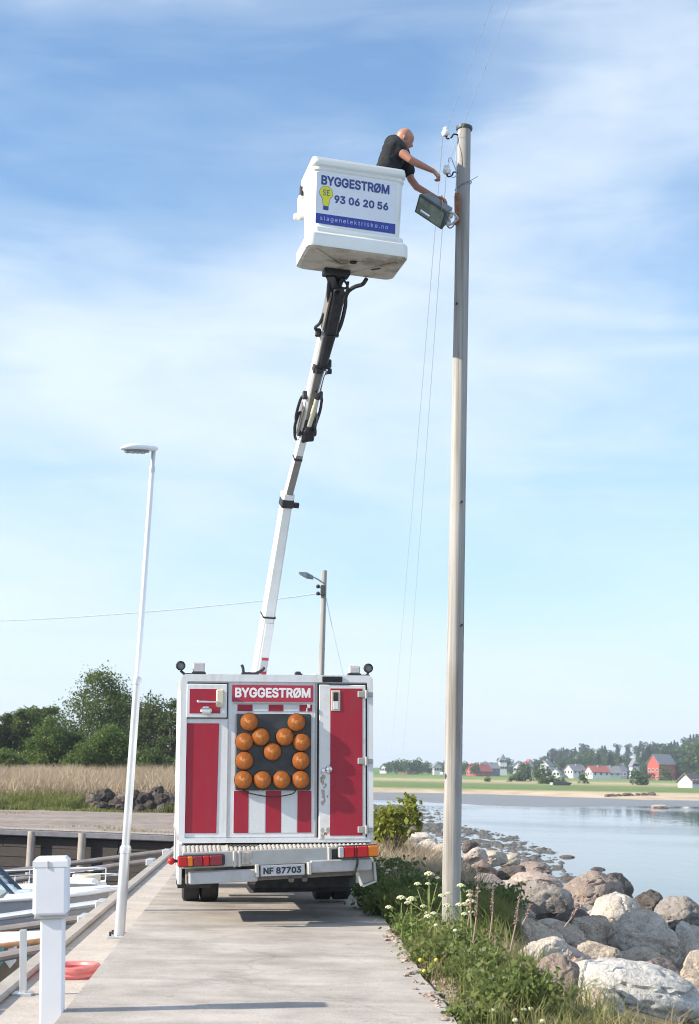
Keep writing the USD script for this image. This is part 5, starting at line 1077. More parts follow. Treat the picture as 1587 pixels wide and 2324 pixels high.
for q, (x, yt, hw) in enumerate([(-40, 1716, 40), (26, 1708, 46), (66, 1716, 44), (134, 1716, 38), (206, 1708, 40), (292, 1712, 40), (330, 1722, 36), (398, 1728, 34)]):
    tree_at(x, yt, 1766, 92 + (q % 3), hw, 'leaf_mid' if q % 2 else 'leaf_dark', 330 + q, 'undergrowth_bush', ['low dark bush at the very left edge above the reeds', 'low green bush near the left edge below the pointed tree', 'low dark bush in the gap left of the rounded pale bush', 'low green bush at the foot of the rounded pale bush', 'low dark bush at the foot of the tallest tree', 'low green bush directly behind the street lamp', 'low dark bush right of the street lamp', 'low green bush beside the truck'][q], low=0.0, nc=26, per=110, leaf=.16)
# ------------------------------------------------------------------ boats, mooring booms and things on the ledge
def hull_mesh(L, Wd, D, bow=.45, flare=.18, ns=22):
    """open hull along +x (bow at +L/2), keel at z=0, sheer at D"""
    s = np.linspace(0, 1, ns); w = Wd / 2 * np.where(s < 1 - bow, 1 - .12 * (1 - s / (1 - bow)) ** 2 * 1, np.sqrt(np.clip(1 - ((s - (1 - bow)) / bow) ** 2.2, 0, 1)))
    sh = D * (1 + .22 * s ** 2); kz = D * .55 * np.clip((s - .72) / .28, 0, 1) ** 2; x = -L / 2 + L * s + .0
    sec = []
    for i in range(ns):
        ww = max(w[i], .01); sec.append([(x[i], 0, kz[i]), (x[i], ww * (1 - flare) * .8, kz[i] + D * .18), (x[i], ww * (1 - flare * .5), kz[i] * .5 + D * .45), (x[i] + .10 * s[i] ** 3, ww, sh[i])])
    return np.array(sec), w, sh, x
def skin(sec, mirror=True, flip=False):
    ns, k = sec.shape[:2]; R = sec; Lh = sec * (1, -1, 1); ring = np.concatenate([R[:, ::-1], Lh[:, 1:]], 1); n = ring.shape[1]; v = ring.reshape(-1, 3); f = []
    for i in range(ns - 1):
        for j in range(n - 1):
            a, b = i * n + j, i * n + j + 1; f += [[a, a + n, b + n], [a, b + n, b]]
    f += [[0, j, j + 1] for j in range(1, n - 1)]
    return trimesh.Trimesh(v, np.array(f)[:, ::-1] if flip else f, process=False)
def boat(label, loc, rz, L=5.2, Wd=2.0, D=.95, hullm='boat_white', trimm='dark_blue_trim', screen=True, deck=.45, rail=False, cover=None, group=None, outboard=True, name='motorboat'):
    t = Thing(name, label, 'boat', loc, (0, 0, rz), group)
    sec, w, sh, x = hull_mesh(L, Wd, D)
    part(t, 'hull', skin(sec), hullm, smooth=40)
    part(t, 'hull_liner', skin(sec * (.985, .93, 1) + (0, 0, .03), flip=True), 'boat_inside', smooth=40)
    gw = np.array([q[3] for q in sec]); part(t, 'gunwale', cat2(tube(gw, .035, 6), tube(gw * (1, -1, 1), .035, 6)), trimm if not cover else 'boat_white', smooth=True)
    i0 = int(len(x) * (1 - deck)); dk = []
    for i in range(i0, len(x)): dk.append([gw[i] + (0, 0, .01), (gw[i][0], gw[i][1] * .5, gw[i][2] + .06), (gw[i][0], 0, gw[i][2] + .08), (gw[i][0], -gw[i][1] * .5, gw[i][2] + .06), gw[i] * (1, -1, 1) + (0, 0, .01)])
    dk = np.array(dk); n = 5; v = dk.reshape(-1, 3); f = []
    for i in range(len(dk) - 1):
        for j in range(4): a = i * n + j; f += [[a, a + n, a + n + 1], [a, a + n + 1, a + 1]]
    part(t, 'foredeck', trimesh.Trimesh(v, np.array(f), process=False), 'boat_white', smooth=40)
    if cover:
        cv = []
        for i in range(0, len(x) - 1): cv.append([gw[i] + (0, .02, -.06), (gw[i][0], gw[i][1] * .6, gw[i][2] + .16 + .05 * math.sin(i * 1.3)), (gw[i][0], 0, gw[i][2] + .34 + .06 * math.sin(i * .9)), (gw[i][0], -gw[i][1] * .6, gw[i][2] + .16 + .05 * math.cos(i * 1.1)), gw[i] * (1, -1, 1) + (0, -.02, -.06)])
        cv = np.array(cv); v = cv.reshape(-1, 3); f = []
        for i in range(len(cv) - 1):
            for j in range(4): a = i * n + j; f += [[a, a + n, a + n + 1], [a, a + n + 1, a + 1]]
        part(t, 'tarpaulin', trimesh.Trimesh(v, f, process=False), cover, smooth=40)
    if screen:
        xb = gw[i0][0]; hw = gw[i0][1] * .86; zb = gw[i0][2] + .04
        part(t, 'windscreen', [quad([(xb + .10, hw * .55, zb), (xb - .42, hw * .50, zb + .50), (xb - .42, -hw * .50, zb + .50), (xb + .10, -hw * .55, zb)])], 'window_glass', smooth=False)
        for s in (-1, 1):
            part(t, 'side_glass', quad([(xb + .10, s * hw * .55, zb), (xb - .42, s * hw * .50, zb + .50), (xb - 1.0, s * hw * .9, zb + .40), (xb - .9, s * hw, zb)]), 'window_glass', smooth=False)
            part(t, 'screen_post', [tube([(xb + .12, s * hw * .55, zb), (xb - .42, s * hw * .5, zb + .52)], .034, 6)], 'dark_blue_trim')
            part(t, 'screen_frame', [tube([(xb - .42, s * hw * .5, zb + .51), (xb - 1.0, s * hw * .9, zb + .41)], .024, 6)], 'dark_blue_trim')
        part(t, 'screen_frame', tube([(xb - .42, hw * .5, zb + .51), (xb - .42, -hw * .5, zb + .51)], .026, 6), 'dark_blue_trim')
        part(t, 'console', box((xb - .55, 0, zb - .25), (.4, hw * 1.3, .5), .05), 'boat_inside', smooth=False)
    if rail:
        rp = np.array([gw[i] * (1, .92, 1) + (0, 0, .30) for i in range(i0, len(x))]); rp2 = rp[::-1] * (1, -1, 1)
        part(t, 'bow_rail', tube(np.vstack([rp, rp2]), .014, 6), 'chrome')
        for i in range(i0, len(x), 3):
            for s in (1, -1): part(t, 'stanchion', tube([gw[i] * (1, s * .94, 1), gw[i] * (1, s * .92, 1) + (0, 0, .30)], .011, 5), 'chrome')
    for sx in (-.25, .35): part(t, 'seat', box((sx * L * .5 - .5, 0, D * .62), (.38, Wd * .72, .08), .02), 'boat_white', smooth=False)
    if outboard:
        part(t, 'outboard', [box((-L / 2 - .22, 0, D + .25), (.34, .32, .46), .09)], 'dark_metal', smooth=False); part(t, 'outboard_leg', box((-L / 2 - .2, 0, D - .35), (.14, .1, .9), .03), 'dark_metal', smooth=False)
    return t
bl = WZ - .28
boat('white motorboat with a dark framed windscreen, at the left edge behind the pedestal', (-6.85, 26.4, bl), 4, 5.6, 2.1, 1.08, 'boat_grey', 'boat_white', True, deck=.30)
boat('white boat with a bright chrome bow rail between pedestal and street lamp', (-7.15, 29.2, bl), 3, 5.2, 2.0, .98, 'boat_white', 'boat_white', False, rail=True)
boat('boat under a blue tarpaulin behind the motorboat with the windscreen', (-10.1, 33.2, bl), -2, 4.8, 1.9, .80, 'boat_white', 'boat_white', False, cover='blue_tarp', outboard=False)
boat('low white boat moored near the far end of the ledge', (-6.8, 32.2, bl), 4, 4.2, 1.7, .72, 'boat_white', 'boat_white', False, rail=True)
b3 = boat('brown hulled boat with a striped teal and white canvas edge behind the pedestal', (-5.95, 18.9, bl), 3, 5.0, 1.9, 1.12, 'boat_brown', 'wood_trim', False, outboard=False)
_sec, b3w, b3s, b3x = hull_mesh(5.0, 1.9, 1.12)
for i in range(24):                                              # scalloped canvas strip hanging along the gunwale
    u = i / 23; xx = -1.0 + u * 3.2; yy = -float(np.interp(xx, b3x, b3w)) - .05; zz = float(np.interp(xx, b3x, b3s)) - .02
    part(b3, 'canvas_strip', hull([V(xx - .067, yy + dy, zz + z) for z in (0.0, -.17) for dy in (0, .015)] + [V(xx + .067, yy + dy, zz + z) for z in (0.0, -.17) for dy in (0, .015)] + [V(xx, yy, zz - .25)]), 'teal_canvas' if i % 2 else 'white_canvas', smooth=False)
boat('open boat with a blue cover low beside the grey mooring post', (-5.75, 15.2, bl), 2, 4.4, 1.7, .75, 'boat_white', 'boat_white', False, cover='blue_tarp', outboard=False)
def fender(c, label): 
    t = Thing('fender', label, 'fender', c); part(t, 'body', lathe([(.001, -.26), (.05, -.25), (.095, -.2), (.10, 0), (.095, .2), (.05, .25), (.02, .29), (.001, .3)], 16), 'fender_white'); part(t, 'cord', tube([(0, 0, .28), (.02, 0, .6)], .008), 'wire')
fender(V(-5.15, 28.1, WZ + .62), 'white fender hanging at the bow of the boat with the chrome rail'); fender(V(-6.1, 25.35, WZ + .58), 'white fender hanging on the grey side of the motorboat')
t_ = Thing('cushion', 'pale cushion lying on the deck of the boat with the chrome rail', 'cushion', W(182, 2011, 28.6)); part(t_, 'cover', box((0, 0, .06), (.62, .5, .16), .06), 'white_canvas', smooth=False); part(t_, 'piping', tube([(-.3, -.25, .06), (.3, -.25, .06), (.3, .25, .06), (-.3, .25, .06), (-.3, -.25, .06)], .014), 'fender_white')
t_ = Thing('coiled_line', 'coil of pale yellow rope on the deck between pedestal and lamp', 'rope', W(196, 2002, 28.9)); part(t_, 'coil', tube([V(.24 * math.cos(a), .24 * math.sin(a), .03 + .02 * a / 6.28) for a in np.linspace(0, 6.28 * 5, 120)], .022, 6), 'cream_plastic')
def mboom(xl, yl, xr, yr, Yr, label, mat='boom_grey', r=.055, float_=True):
    b = W(xr, yr, Yr); d = W(xl, yl, Yr + .15) - b; d *= 1.05
    t = Thing('mooring_boom', label, 'mooring boom', b)
    part(t, 'beam', tube([(0, 0, 0), d], r, 10), mat); part(t, 'rail', tube([V(0, .28, -.03), V(0, .28, -.03) + d], r * .8, 8), mat)
    for k in np.linspace(.12, .92, 5): part(t, 'cross_bar', tube([d * k, d * k + V(0, .28, -.03)], r * .6, 6), 'galvanised')
    part(t, 'hinge', box(V(.05, .12, -.02), (.16, .4, .14), .02), 'galvanised', smooth=False)
    if float_: part(t, 'float', lathe([(.001, -.5), (.16, -.48), (.2, -.4), (.2, .4), (.16, .48), (.001, .5)], 14, (0, 1, 0), d * .97 + V(0, .1, -.22)), 'boom_grey')
mboom(-120, 1996, 372, 1933, 34.2, 'farthest dark mooring boom, meeting the ledge beside the truck')
mboom(-100, 2016, 335, 1955, 31.0, 'second dark mooring boom from the far end of the ledge')
mboom(-80, 2094, 222, 2051, 22.6, 'grey mooring boom left of the street lamp foot', 'galvanised')
mboom(-60, 2120, 182, 2086, 20.0, 'dark mooring boom that ends just right of the pedestal')
mboom(-120, 2195, 118, 2150, 17.0, 'nearest mooring boom, passing behind the pedestal', 'boom_grey')
mp = Thing('mooring_post', 'short grey steel post on the ledge left of the pedestal', 'post', G(52, 2258, -.30))
mh = (W(57, 2110, G(52, 2258, -.30)[1])[2] + .30)
part(mp, 'post', box((-.012, 0, mh / 2), (.052, .052, mh), .005, (0, math.radians(-3), 0)), 'galvanised', smooth=False); part(mp, 'foot_plate', box((0, 0, .01), (.16, .16, .02), .003), 'galvanised', smooth=False)
hc = G(160, 2216, -.30)
hz = Thing('hose_coil', 'pinkish red hose coiled on the ledge behind the pedestal', 'hose', hc)
for k, (R, z) in enumerate(((.225, .03), (.232, .078))):
    part(hz, 'loop', tube([V(R * math.cos(a) * (1 + .02 * math.sin(3 * a + k)), R * math.sin(a), z + .008 * math.sin(2 * a + k)) for a in np.linspace(0, 2 * math.pi, 48)], .034, 8), 'hose_red')

# ------------------------------------------------------------------ the right: boulders of the breakwater, weeds, grass
def heap(X, Y):
    return float(np.maximum(-0.10 - 0.21 * max(X - XR(Y) - .8, 0), WZ - .05))
def hit(x, y):
    """where the line of sight meets the top of the heaped stones"""
    for Y in np.arange(8.5, 60, .05):
        p = W(x, y, Y)
        if p[2] <= heap(p[0], Y): return p
    return W(x, y, 40)
BIG = [  # x, y of the middle, half width, half height, material, roughness seed, label
    (1440, 2256, 150, 66, 'rock_white', 1, 'largest pale grey boulder at the lower right, rounded like a loaf'),
    (1590, 2222, 48, 58, 'rock_cream', 2, 'pale boulder cut by the right edge above the largest one'),
    (1463, 2140, 80, 66, 'rock_pale', 3, 'big cream boulder behind the largest one, pinkish at its foot'),
    (1562, 2152, 40, 52, 'rock_pale', 4, 'upright pale boulder at the right edge beside the big cream one'),
    (1394, 2078, 60, 46, 'rock_pale', 5, 'light rounded boulder just under the dark ones'),
    (1345, 2122, 52, 42, 'rock_cream', 6, 'cream boulder below the light rounded one, with a pink broken face'),
    (1206, 2128, 78, 38, 'rock_cream', 7, 'long sloping grey green boulder behind the leafy weeds'),
    (1284, 2132, 44, 36, 'rock_cream', 8, 'grey green boulder right of the long sloping one'),
    (1236, 2170, 56, 36, 'rock_pale', 9, 'whitish broken boulder above the brown one'),
    (1348, 2172, 62, 34, 'rock_cream', 10, 'low pinkish boulder right above the largest one'),
    (1262, 2232, 56, 58, 'rock_brown', 11, 'brown boulder left of the largest one, behind the leafy weed'),
    (1366, 2284, 56, 36, 'rock_cream', 12, 'jagged low stone leaning on the largest boulder'),
    (1544, 2082, 56, 44, 'rock_grey', 13, 'grey boulder near the right edge against the water'),
    (1472, 2054, 46, 32, 'rock_dark', 14, 'dark brown boulder standing out against the water'),
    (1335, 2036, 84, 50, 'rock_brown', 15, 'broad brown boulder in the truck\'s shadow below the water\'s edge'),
    (1236, 2056, 64, 50, 'rock_grey', 16, 'big dark grey boulder with a pale face in the shade'),
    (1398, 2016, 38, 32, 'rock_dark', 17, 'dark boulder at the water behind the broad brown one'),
    (1218, 2004, 62, 24, 'rock_pink', 18, 'reddish flat boulder at the top of the shaded heap'),
    (1206, 1978, 46, 20, 'rock_brown', 19, 'pale topped boulder at the water\'s edge above the reddish one'),
    (1088, 2084, 34, 24, 'rock_grey', 20, 'small grey stone behind the brown dock stalks'),
    (1122, 2090, 34, 26, 'rock_grey', 21, 'small shaded stone right of the brown dock stalks'),
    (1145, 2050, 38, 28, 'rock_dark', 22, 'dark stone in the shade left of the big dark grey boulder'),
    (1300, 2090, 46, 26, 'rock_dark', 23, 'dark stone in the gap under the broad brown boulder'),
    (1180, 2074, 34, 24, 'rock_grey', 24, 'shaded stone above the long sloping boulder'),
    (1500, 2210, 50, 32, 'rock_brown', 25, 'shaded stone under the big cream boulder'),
    (1080, 1946, 30, 22, 'rock_pink', 26, 'pinkish stone just right of the pole by the water'),
    (1068, 1922, 20, 14, 'rock_dark', 27, 'small dark stone at the waterline right of the pole'),
    (1125, 1950, 28, 18, 'rock_cream', 28, 'cream stone on the waterline second right of the pole'),
    (1158, 1956, 24, 17, 'rock_cream', 29, 'cream stone on the waterline third right of the pole'),
    (1100, 1972, 30, 18, 'rock_brown', 30, 'brown stone below the cream stones right of the pole'),
    (960, 1906, 34, 15, 'rock_pale', 31, 'pale stone beyond the bush, highest of those left of the pole'),
    (925, 1912, 30, 14, 'rock_pink', 32, 'pinkish pale stone at the foot of the bush'),
    (935, 1930, 34, 16, 'rock_pale', 33, 'pale stone left of the pole above the dry reeds'),
    (972, 1924, 28, 18, 'rock_pale', 34, 'pale stone touching the pole\'s left side'),
    (976, 1946, 32, 20, 'rock_cream', 35, 'cream stone at the pole\'s left side, lowest there'),
    (936, 1886, 22, 10, 'rock_dark', 36, 'dark stone awash behind the bush'),
    (1010, 1935, 30, 20, 'rock_cream', 37, 'cream stone right behind the pole'),
    (1020, 1965, 34, 20, 'rock_brown', 38, 'brown stone behind the pole\'s foot'),
    (905, 1896, 22, 12, 'rock_pink', 39, 'small pink stone under the bush leaves'),
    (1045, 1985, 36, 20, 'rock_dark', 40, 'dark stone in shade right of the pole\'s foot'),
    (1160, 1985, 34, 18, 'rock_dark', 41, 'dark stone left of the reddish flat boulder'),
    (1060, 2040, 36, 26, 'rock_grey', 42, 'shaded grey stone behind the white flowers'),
]
placed = []
gs = np.random.default_rng(77)
for x, y, rx, ry, mt, sd, lab in BIG:
    p = hit(x, y + ry * .55); Y = p[1]; s = Y / 3447
    depth = rx * s * gs.uniform(.75, .95)
    c = W(x, y, Y + depth * .55); s = c[1] / 3447
    big = rx > 45
    m = rock(1000 + sd, (rx * s * 1.02, depth, ry * s * 1.08), 4 if big else 3, {1: 3, 3: 5, 5: 6}.get(sd, 9), .12 if big else .15)
    ang = gs.uniform(-.25, .25) if sd != 1 else .10
    m.apply_transform(trimesh.transformations.rotation_matrix(ang, (0, 1, 0)) @ trimesh.transformations.rotation_matrix(gs.uniform(-.3, .3), (0, 0, 1)))
    m.apply_translation(c); placed.append((c[0], c[1], rx * s))
    solo('boulder', m, mt, lab, 'boulder', 'boulders of the breakwater', smooth=38)
fill = 0
for q in range(900):                                              # the smaller stones that fill the heap
    Y = gs.uniform(11.5, 36.5); d = gs.uniform(1.25, 6.2); X = XR(Y) + d
    if d > 1.2 + (5.4): continue
    if Y < 11.9 and d < 2.0: continue
    r = gs.uniform(.16, .42); px, py = proj((X, Y, heap(X, Y)))
    edge_y = np.interp(px, [840, 1060, 1290, 1420, 1590, 1700], [1890, 1926, 1996, 2022, 2096, 2150])
    if py < edge_y + 10 or px > 1640 or any(math.hypot(X - a, Y - b) < .62 * r + .55 * c for a, b, c in placed): continue
    m = rock(3000 + q, (r * gs.uniform(.9, 1.3), r, r * gs.uniform(.65, .9)), 2 if Y > 20 else 3, 10, .17)
    m.apply_transform(trimesh.transformations.euler_matrix(*gs.uniform(-.5, .5, 2), gs.uniform(0, 6)))
    m.apply_translation((X, Y, heap(X, Y) - .18 * r - .12)); placed.append((X, Y, r)); fill += 1
    mt = gs.choice(['rock_pale', 'rock_cream', 'rock_pink', 'rock_grey', 'rock_brown', 'rock_dark'], p=[.22, .22, .16, .16, .14, .10])
    if d > 4.3: mt = gs.choice(['rock_dark', 'rock_brown', 'rock_grey'])
    solo('breakwater_stone', m, mt, 'smaller stone wedged between the boulders of the breakwater', 'stone', 'stones between the boulders', smooth=38)
    if fill > 120: break
for q, (x, y) in enumerate([(1355, 1974), (1296, 1998), (1288, 1946)]):    # stones awash
    c = G(x, y, WZ); m = rock(5000 + q, (.30, .22, .09), 2, 8, .15); m.apply_translation(c); solo('awash_stone', m, 'rock_dark', ['flat dark stone awash out beyond the boulders, rightmost', 'flat dark stone awash close to the dark boulders', 'flat dark stone awash in the weed, farthest out'][q], 'stone', 'stones awash', smooth=38)

# the verge: grass, dry grass, gravel at the edge of the lane
gv = np.random.default_rng(55)
def verge(n, Y0, Y1, d0, d1, keep, h, w, mat, name, lean=.4):
    Y = gv.uniform(Y0, Y1, n); d = gv.uniform(d0, d1, n); X = XR(Y) + d
    k = meshkit.fbm(np.stack([X * 1.3, Y * 1.3, X * 0], 1), 4, 61); ok = keep(k, d, Y); X, Y, d, k = X[ok], Y[ok], d[ok], k[ok]
    Z = bank(X, Y) - .01
    if callable(h): h = h(k, d, Y)
    solo(name, blades(np.stack([X, Y, Z], 1), h, w, gv, lean, .5), mat, kind='stuff', smooth=False)
verge(60000, 8.8, 17.5, -.03, 4.2, lambda k, d, Y: (k > .43) & (d > .02 + .25 * (k < .55)) & (d < 0.95 + np.clip((11.2 - Y), 0, 3) * 2.0), lambda k, d, Y: .05 + .13 * np.clip(k - .35, 0, 1) + .03 * (d > .5), .009, 'grass_green', 'verge_grass')
verge(36000, 8.8, 17.5, -.05, 4.2, lambda k, d, Y: (k < .52) & (d < 1.0 + np.clip((11.2 - Y), 0, 3) * 2.0), lambda k, d, Y: .05 + .10 * np.clip(.6 - k, 0, 1) + .05 * (d > .6), .007, 'grass_dry', 'dry_grass')
verge(26000, 17.0, 27, .0, 1.5, lambda k, d, Y: k > .30, lambda k, d, Y: .25 + .35 * np.clip(k - .3, 0, 1), .011, 'grass_green', 'shaded_grass', .3)
verge(9000, 19.5, 29, .25, 1.5, lambda k, d, Y: (k > .30), lambda k, d, Y: .40 + .45 * np.clip(k - .3, 0, 1), .011, 'reed_dry', 'dry_reeds', .45)
verge(1500, 10.0, 17.0, .15, 1.25, lambda k, d, Y: k > .40, lambda k, d, Y: .22 + .30 * np.clip(k - .35, 0, 1), .008, 'grass_green', 'tall_grass', .35)
verge(2600, 9.4, 17.0, .05, 2.2, lambda k, d, Y: (k < .56) & (d < 1.1 + np.clip((11.0 - Y), 0, 3) * 1.5), lambda k, d, Y: .18 + .25 * np.clip(.6 - k, 0, 1), .006, 'grass_dry', 'bent_dry_grass', .45)
# gravel and crumbs of concrete along the broken edge
pv, pf, o = [], [], 0
for q in range(420):
    Y = gv.uniform(9.2, 16); X = XR(Y) + gv.normal() * .09 + .10; r = gv.uniform(.008, .030)
    b = trimesh.creation.icosphere(1, 1.0); b.vertices *= (1 + .25 * gv.normal(size=(len(b.vertices), 1))); v = b.vertices * (r * gv.uniform(.8, 1.6), r, r * .6) + (X, Y, (0.0 if X < XR(Y) else -.05) + r * .3); pv.append(v); pf.append(b.faces + o); o += len(v)
solo('gravel_crumbs', (np.vstack(pv), np.vstack(pf)), 'rock_pink', kind='stuff', smooth=False)

def leafy(name, label, x, y, Y, h, r, mat, seed, n=900, leaf=.05, cat='plant', stems=14, flat=.8, group=None, flowers=None):
    g = np.random.default_rng(seed); p = W(x, y, Y); X, Yw = p[0], p[1]; base = V(X, Yw, bank(np.array(X), np.array(Yw)) - .02)
    t = Thing(name, label, cat, base, (0, 0, g.uniform(0, 360)), group); L, S, tips = [], [], []
    for k in range(stems):
        a = g.uniform(0, 6.283); q = r * math.sqrt(g.uniform(0, 1)); tip = V(q * math.cos(a), q * math.sin(a), h * g.uniform(.6, 1.0) * (1 - .35 * (q / r) ** 2)); b0 = V(tip[0] * .25, tip[1] * .25, 0)
        S.append(tube([b0, along(b0, tip, .5) + V(0, 0, .04 * h), tip], [.006, .005, .003], 5)); tips.append(tip)
        m = max(3, n // stems); u = g.uniform(.12, 1.05, m) ** .8
        L.append(b0 + (tip - b0) * u[:, None] + g.normal(size=(m, 3)) * (r * .17, r * .17, h * .06))
    L = np.vstack(L); L = L[L[:, 2] > .01]; L = g.permutation(L)
    L = L[:int(len(L) * .75)] if mat == 'leaf_weed' else L
    part(t, 'leaves', leaves(L, leaf * (1.15 if mat == 'leaf_weed' else 1), g, .7, .1), mat, smooth=False)
    part(t, 'stems', cat2(*S), 'stem_green', smooth=True)
    if flowers:
        col, cnt, fr = flowers; fs = [ball(tips[i % len(tips)] + g.normal(size=3) * .03 + V(0, 0, .02), fr, 1) for i in range(cnt)]
        for f in fs: part(t, 'flower', f, col)
    return t
leafy('leafy_weed', 'large leafy green weed in the foreground, left of the largest boulder', 1160, 2262, 10.9, .46, .36, 'leaf_weed', 401, 2100, .046, stems=30)
leafy('leafy_weed', 'leafy weed with yellowish leaves at the foot of the large green weed', 1118, 2300, 10.55, .22, .20, 'leaf_weed', 402, 700, .04)
leafy('leafy_weed', 'spreading green weed in the middle of the verge, above the large one', 1090, 2195, 12.3, .40, .40, 'leaf_weed', 403, 1700, .040, stems=26)
leafy('leafy_weed', 'green weed at the lane\'s edge beside the white umbels', 1010, 2165, 13.2, .34, .34, 'leaf_weed', 404, 1200, .038, stems=22)
leafy('leafy_weed', 'low clump nearest the truck\'s shadow on the verge', 930, 2108, 15.6, .24, .30, 'leaf_weed', 405, 700, .036)
leafy('leafy_weed', 'tall green weed among the white umbels in front of the pole', 1058, 2135, 13.8, .46, .32, 'leaf_weed', 406, 900, .042)
leafy('leafy_weed', 'small dark weed at the very edge of the lane below the yellow flowers', 1062, 2285, 10.4, .20, .16, 'leaf_weed', 407, 500, .035)
leafy('leafy_weed', 'weed creeping between the large one and the sloping boulder', 1150, 2190, 12.4, .30, .26, 'leaf_weed', 408, 500, .036)
leafy('leafy_weed', 'small weed with yellow flowers at the lane\'s edge', 992, 2190, 12.6, .14, .16, 'leaf_weed', 409, 420, .035, flowers=('flower_yellow', 5, .017))
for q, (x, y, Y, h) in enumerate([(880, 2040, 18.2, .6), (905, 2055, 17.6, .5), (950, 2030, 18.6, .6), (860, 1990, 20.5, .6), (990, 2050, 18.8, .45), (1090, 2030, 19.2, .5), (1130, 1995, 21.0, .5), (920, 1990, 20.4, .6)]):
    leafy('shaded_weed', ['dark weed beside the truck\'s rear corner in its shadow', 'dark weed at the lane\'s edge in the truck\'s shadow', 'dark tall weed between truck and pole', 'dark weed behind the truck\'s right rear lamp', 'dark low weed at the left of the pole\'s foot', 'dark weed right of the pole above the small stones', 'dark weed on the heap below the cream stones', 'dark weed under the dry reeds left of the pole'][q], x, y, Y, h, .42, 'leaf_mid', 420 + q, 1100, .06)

def umbel(label, x, ytop, Y, h, heads, seed):
    g = np.random.default_rng(seed); tp = W(x, ytop, Y); b = V(tp[0] + g.normal() * .02, tp[1], tp[2] - h)
    t = Thing('white_umbel_plant', label, 'plant', b, group='white flowered umbel plants'); S = []
    for k in range(heads):
        a = g.uniform(0, 6.283); q = .17 * math.sqrt(k / max(heads - 1, 1)); z = h * (1 - .42 * (k / max(heads, 1)) * g.uniform(.5, 1)); c = V(q * math.cos(a), q * math.sin(a), z); j = V(0, 0, h * g.uniform(.25, .55))
        part(t, 'stem', tube([j, along(j, c, .6) + V(0, 0, -.02), c - V(0, 0, .04)], [.005, .004, .003], 5), 'stem_green')
        R = g.uniform(.022, .037) * (1.3 if k == 0 else 1); pts = []
        fl_ = []
        for i in range(16):
            aa = i * 2.4; rr2 = R * math.sqrt((i + .5) / 16); fl_.append(ball(c + V(rr2 * math.cos(aa), rr2 * math.sin(aa), R * .55 * (1 - (rr2 / R) ** 2)), R * .26, 1, (1, 1, .8)))
        part(t, 'flower_head', cat2(*fl_), 'flower_white', smooth=True)
    part(t, 'main_stem', tube([(0, 0, -.1), (.01, 0, h * .5), (0, 0, h * .9)], [.008, .007, .004], 6), 'stem_green')
    part(t, 'leaves', leaves(V(0, 0, 0) + g.normal(size=(90, 3)) * (.09, .09, h * .22) + (0, 0, h * .45), .05, g, .4), 'leaf_light', smooth=False)
umbel('tallest white umbel plant, left of the pole\'s foot', 980, 1986, 14.2, .75, 6, 501)
umbel('white umbel plant leaning right of the pole\'s foot', 1046, 2012, 14.0, .68, 5, 502)
umbel('short white umbel plant at the left, beside the lane', 910, 2040, 15.2, .42, 3, 503)
umbel('short white umbel plant in front of the tallest one', 934, 2044, 14.8, .42, 3, 504)
umbel('white umbel plant right of the pole, lower than the leaning one', 1062, 2048, 13.6, .50, 4, 505)
umbel('white umbel plant in front of the pole, in the middle of the group', 1014, 2058, 13.8, .46, 3, 506)
umbel('small white flowers in the shade near the truck', 868, 1968, 20.0, .45, 3, 507)
umbel('small white flowers in the shade left of the pole', 895, 1972, 19.6, .42, 3, 508)
for q, (x, y, Y) in enumerate([(990, 2100, 13.6), (1034, 2112, 13.2), (1118, 2294, 10.3), (1205, 2290, 10.6), (1232, 2318, 10.2), (1170, 2316, 10.1), (1392, 2310, 11.0), (1190, 2292, 10.6)]):
    c = W(x, y, Y); t = Thing('small_white_flower', 'small white flower head in the grass of the verge', 'flower', c - V(0, 0, .12), group='small white flowers in the verge')
    part(t, 'head', ball((0, 0, .12), .020, 1, (1, 1, .7)), 'flower_white'); part(t, 'stem', tube([(0, 0, 0), (.005, 0, .11)], .003, 5), 'stem_green')
def dock(label, x0, y0, x1, y1, Y, seed):
    g = np.random.default_rng(seed); a, b = W(x0, y0, Y), W(x1, y1, Y - .05)
    t = Thing('dock_stalk', label, 'plant', a, group='brown dock stalks'); L = b - a; H = np.linalg.norm(L)
    part(t, 'stalk', tube([V(0, 0, 0), L * .5 + V(.01, 0, 0), L], [.007, .006, .003], 6), 'stem_brown')
    C = L * g.uniform(.45, 1.0, (110, 1)) ; C = C + g.normal(size=C.shape) * .007; part(t, 'seeds', leaves(C, .017, g, .7), 'stem_brown', smooth=False)
dock('tall brown dock stalk beside the leaning umbel plant', 1074, 2140, 1085, 2010, 13.0, 601)
dock('brown dock stalk second from the pole', 1112, 2130, 1120, 2008, 13.0, 602)
dock('tallest brown dock stalk, in the middle of the row', 1158, 2160, 1180, 2028, 12.4, 603)
dock('short brown dock stalk right of the tallest one', 1186, 2098, 1206, 2052, 12.8, 604)
dock('rightmost brown dock stalk, leaning right', 1282, 2104, 1316, 2052, 12.4, 605)
dock('thin brown dock stalk close to the pole', 1062, 2100, 1070, 2020, 13.4, 606)

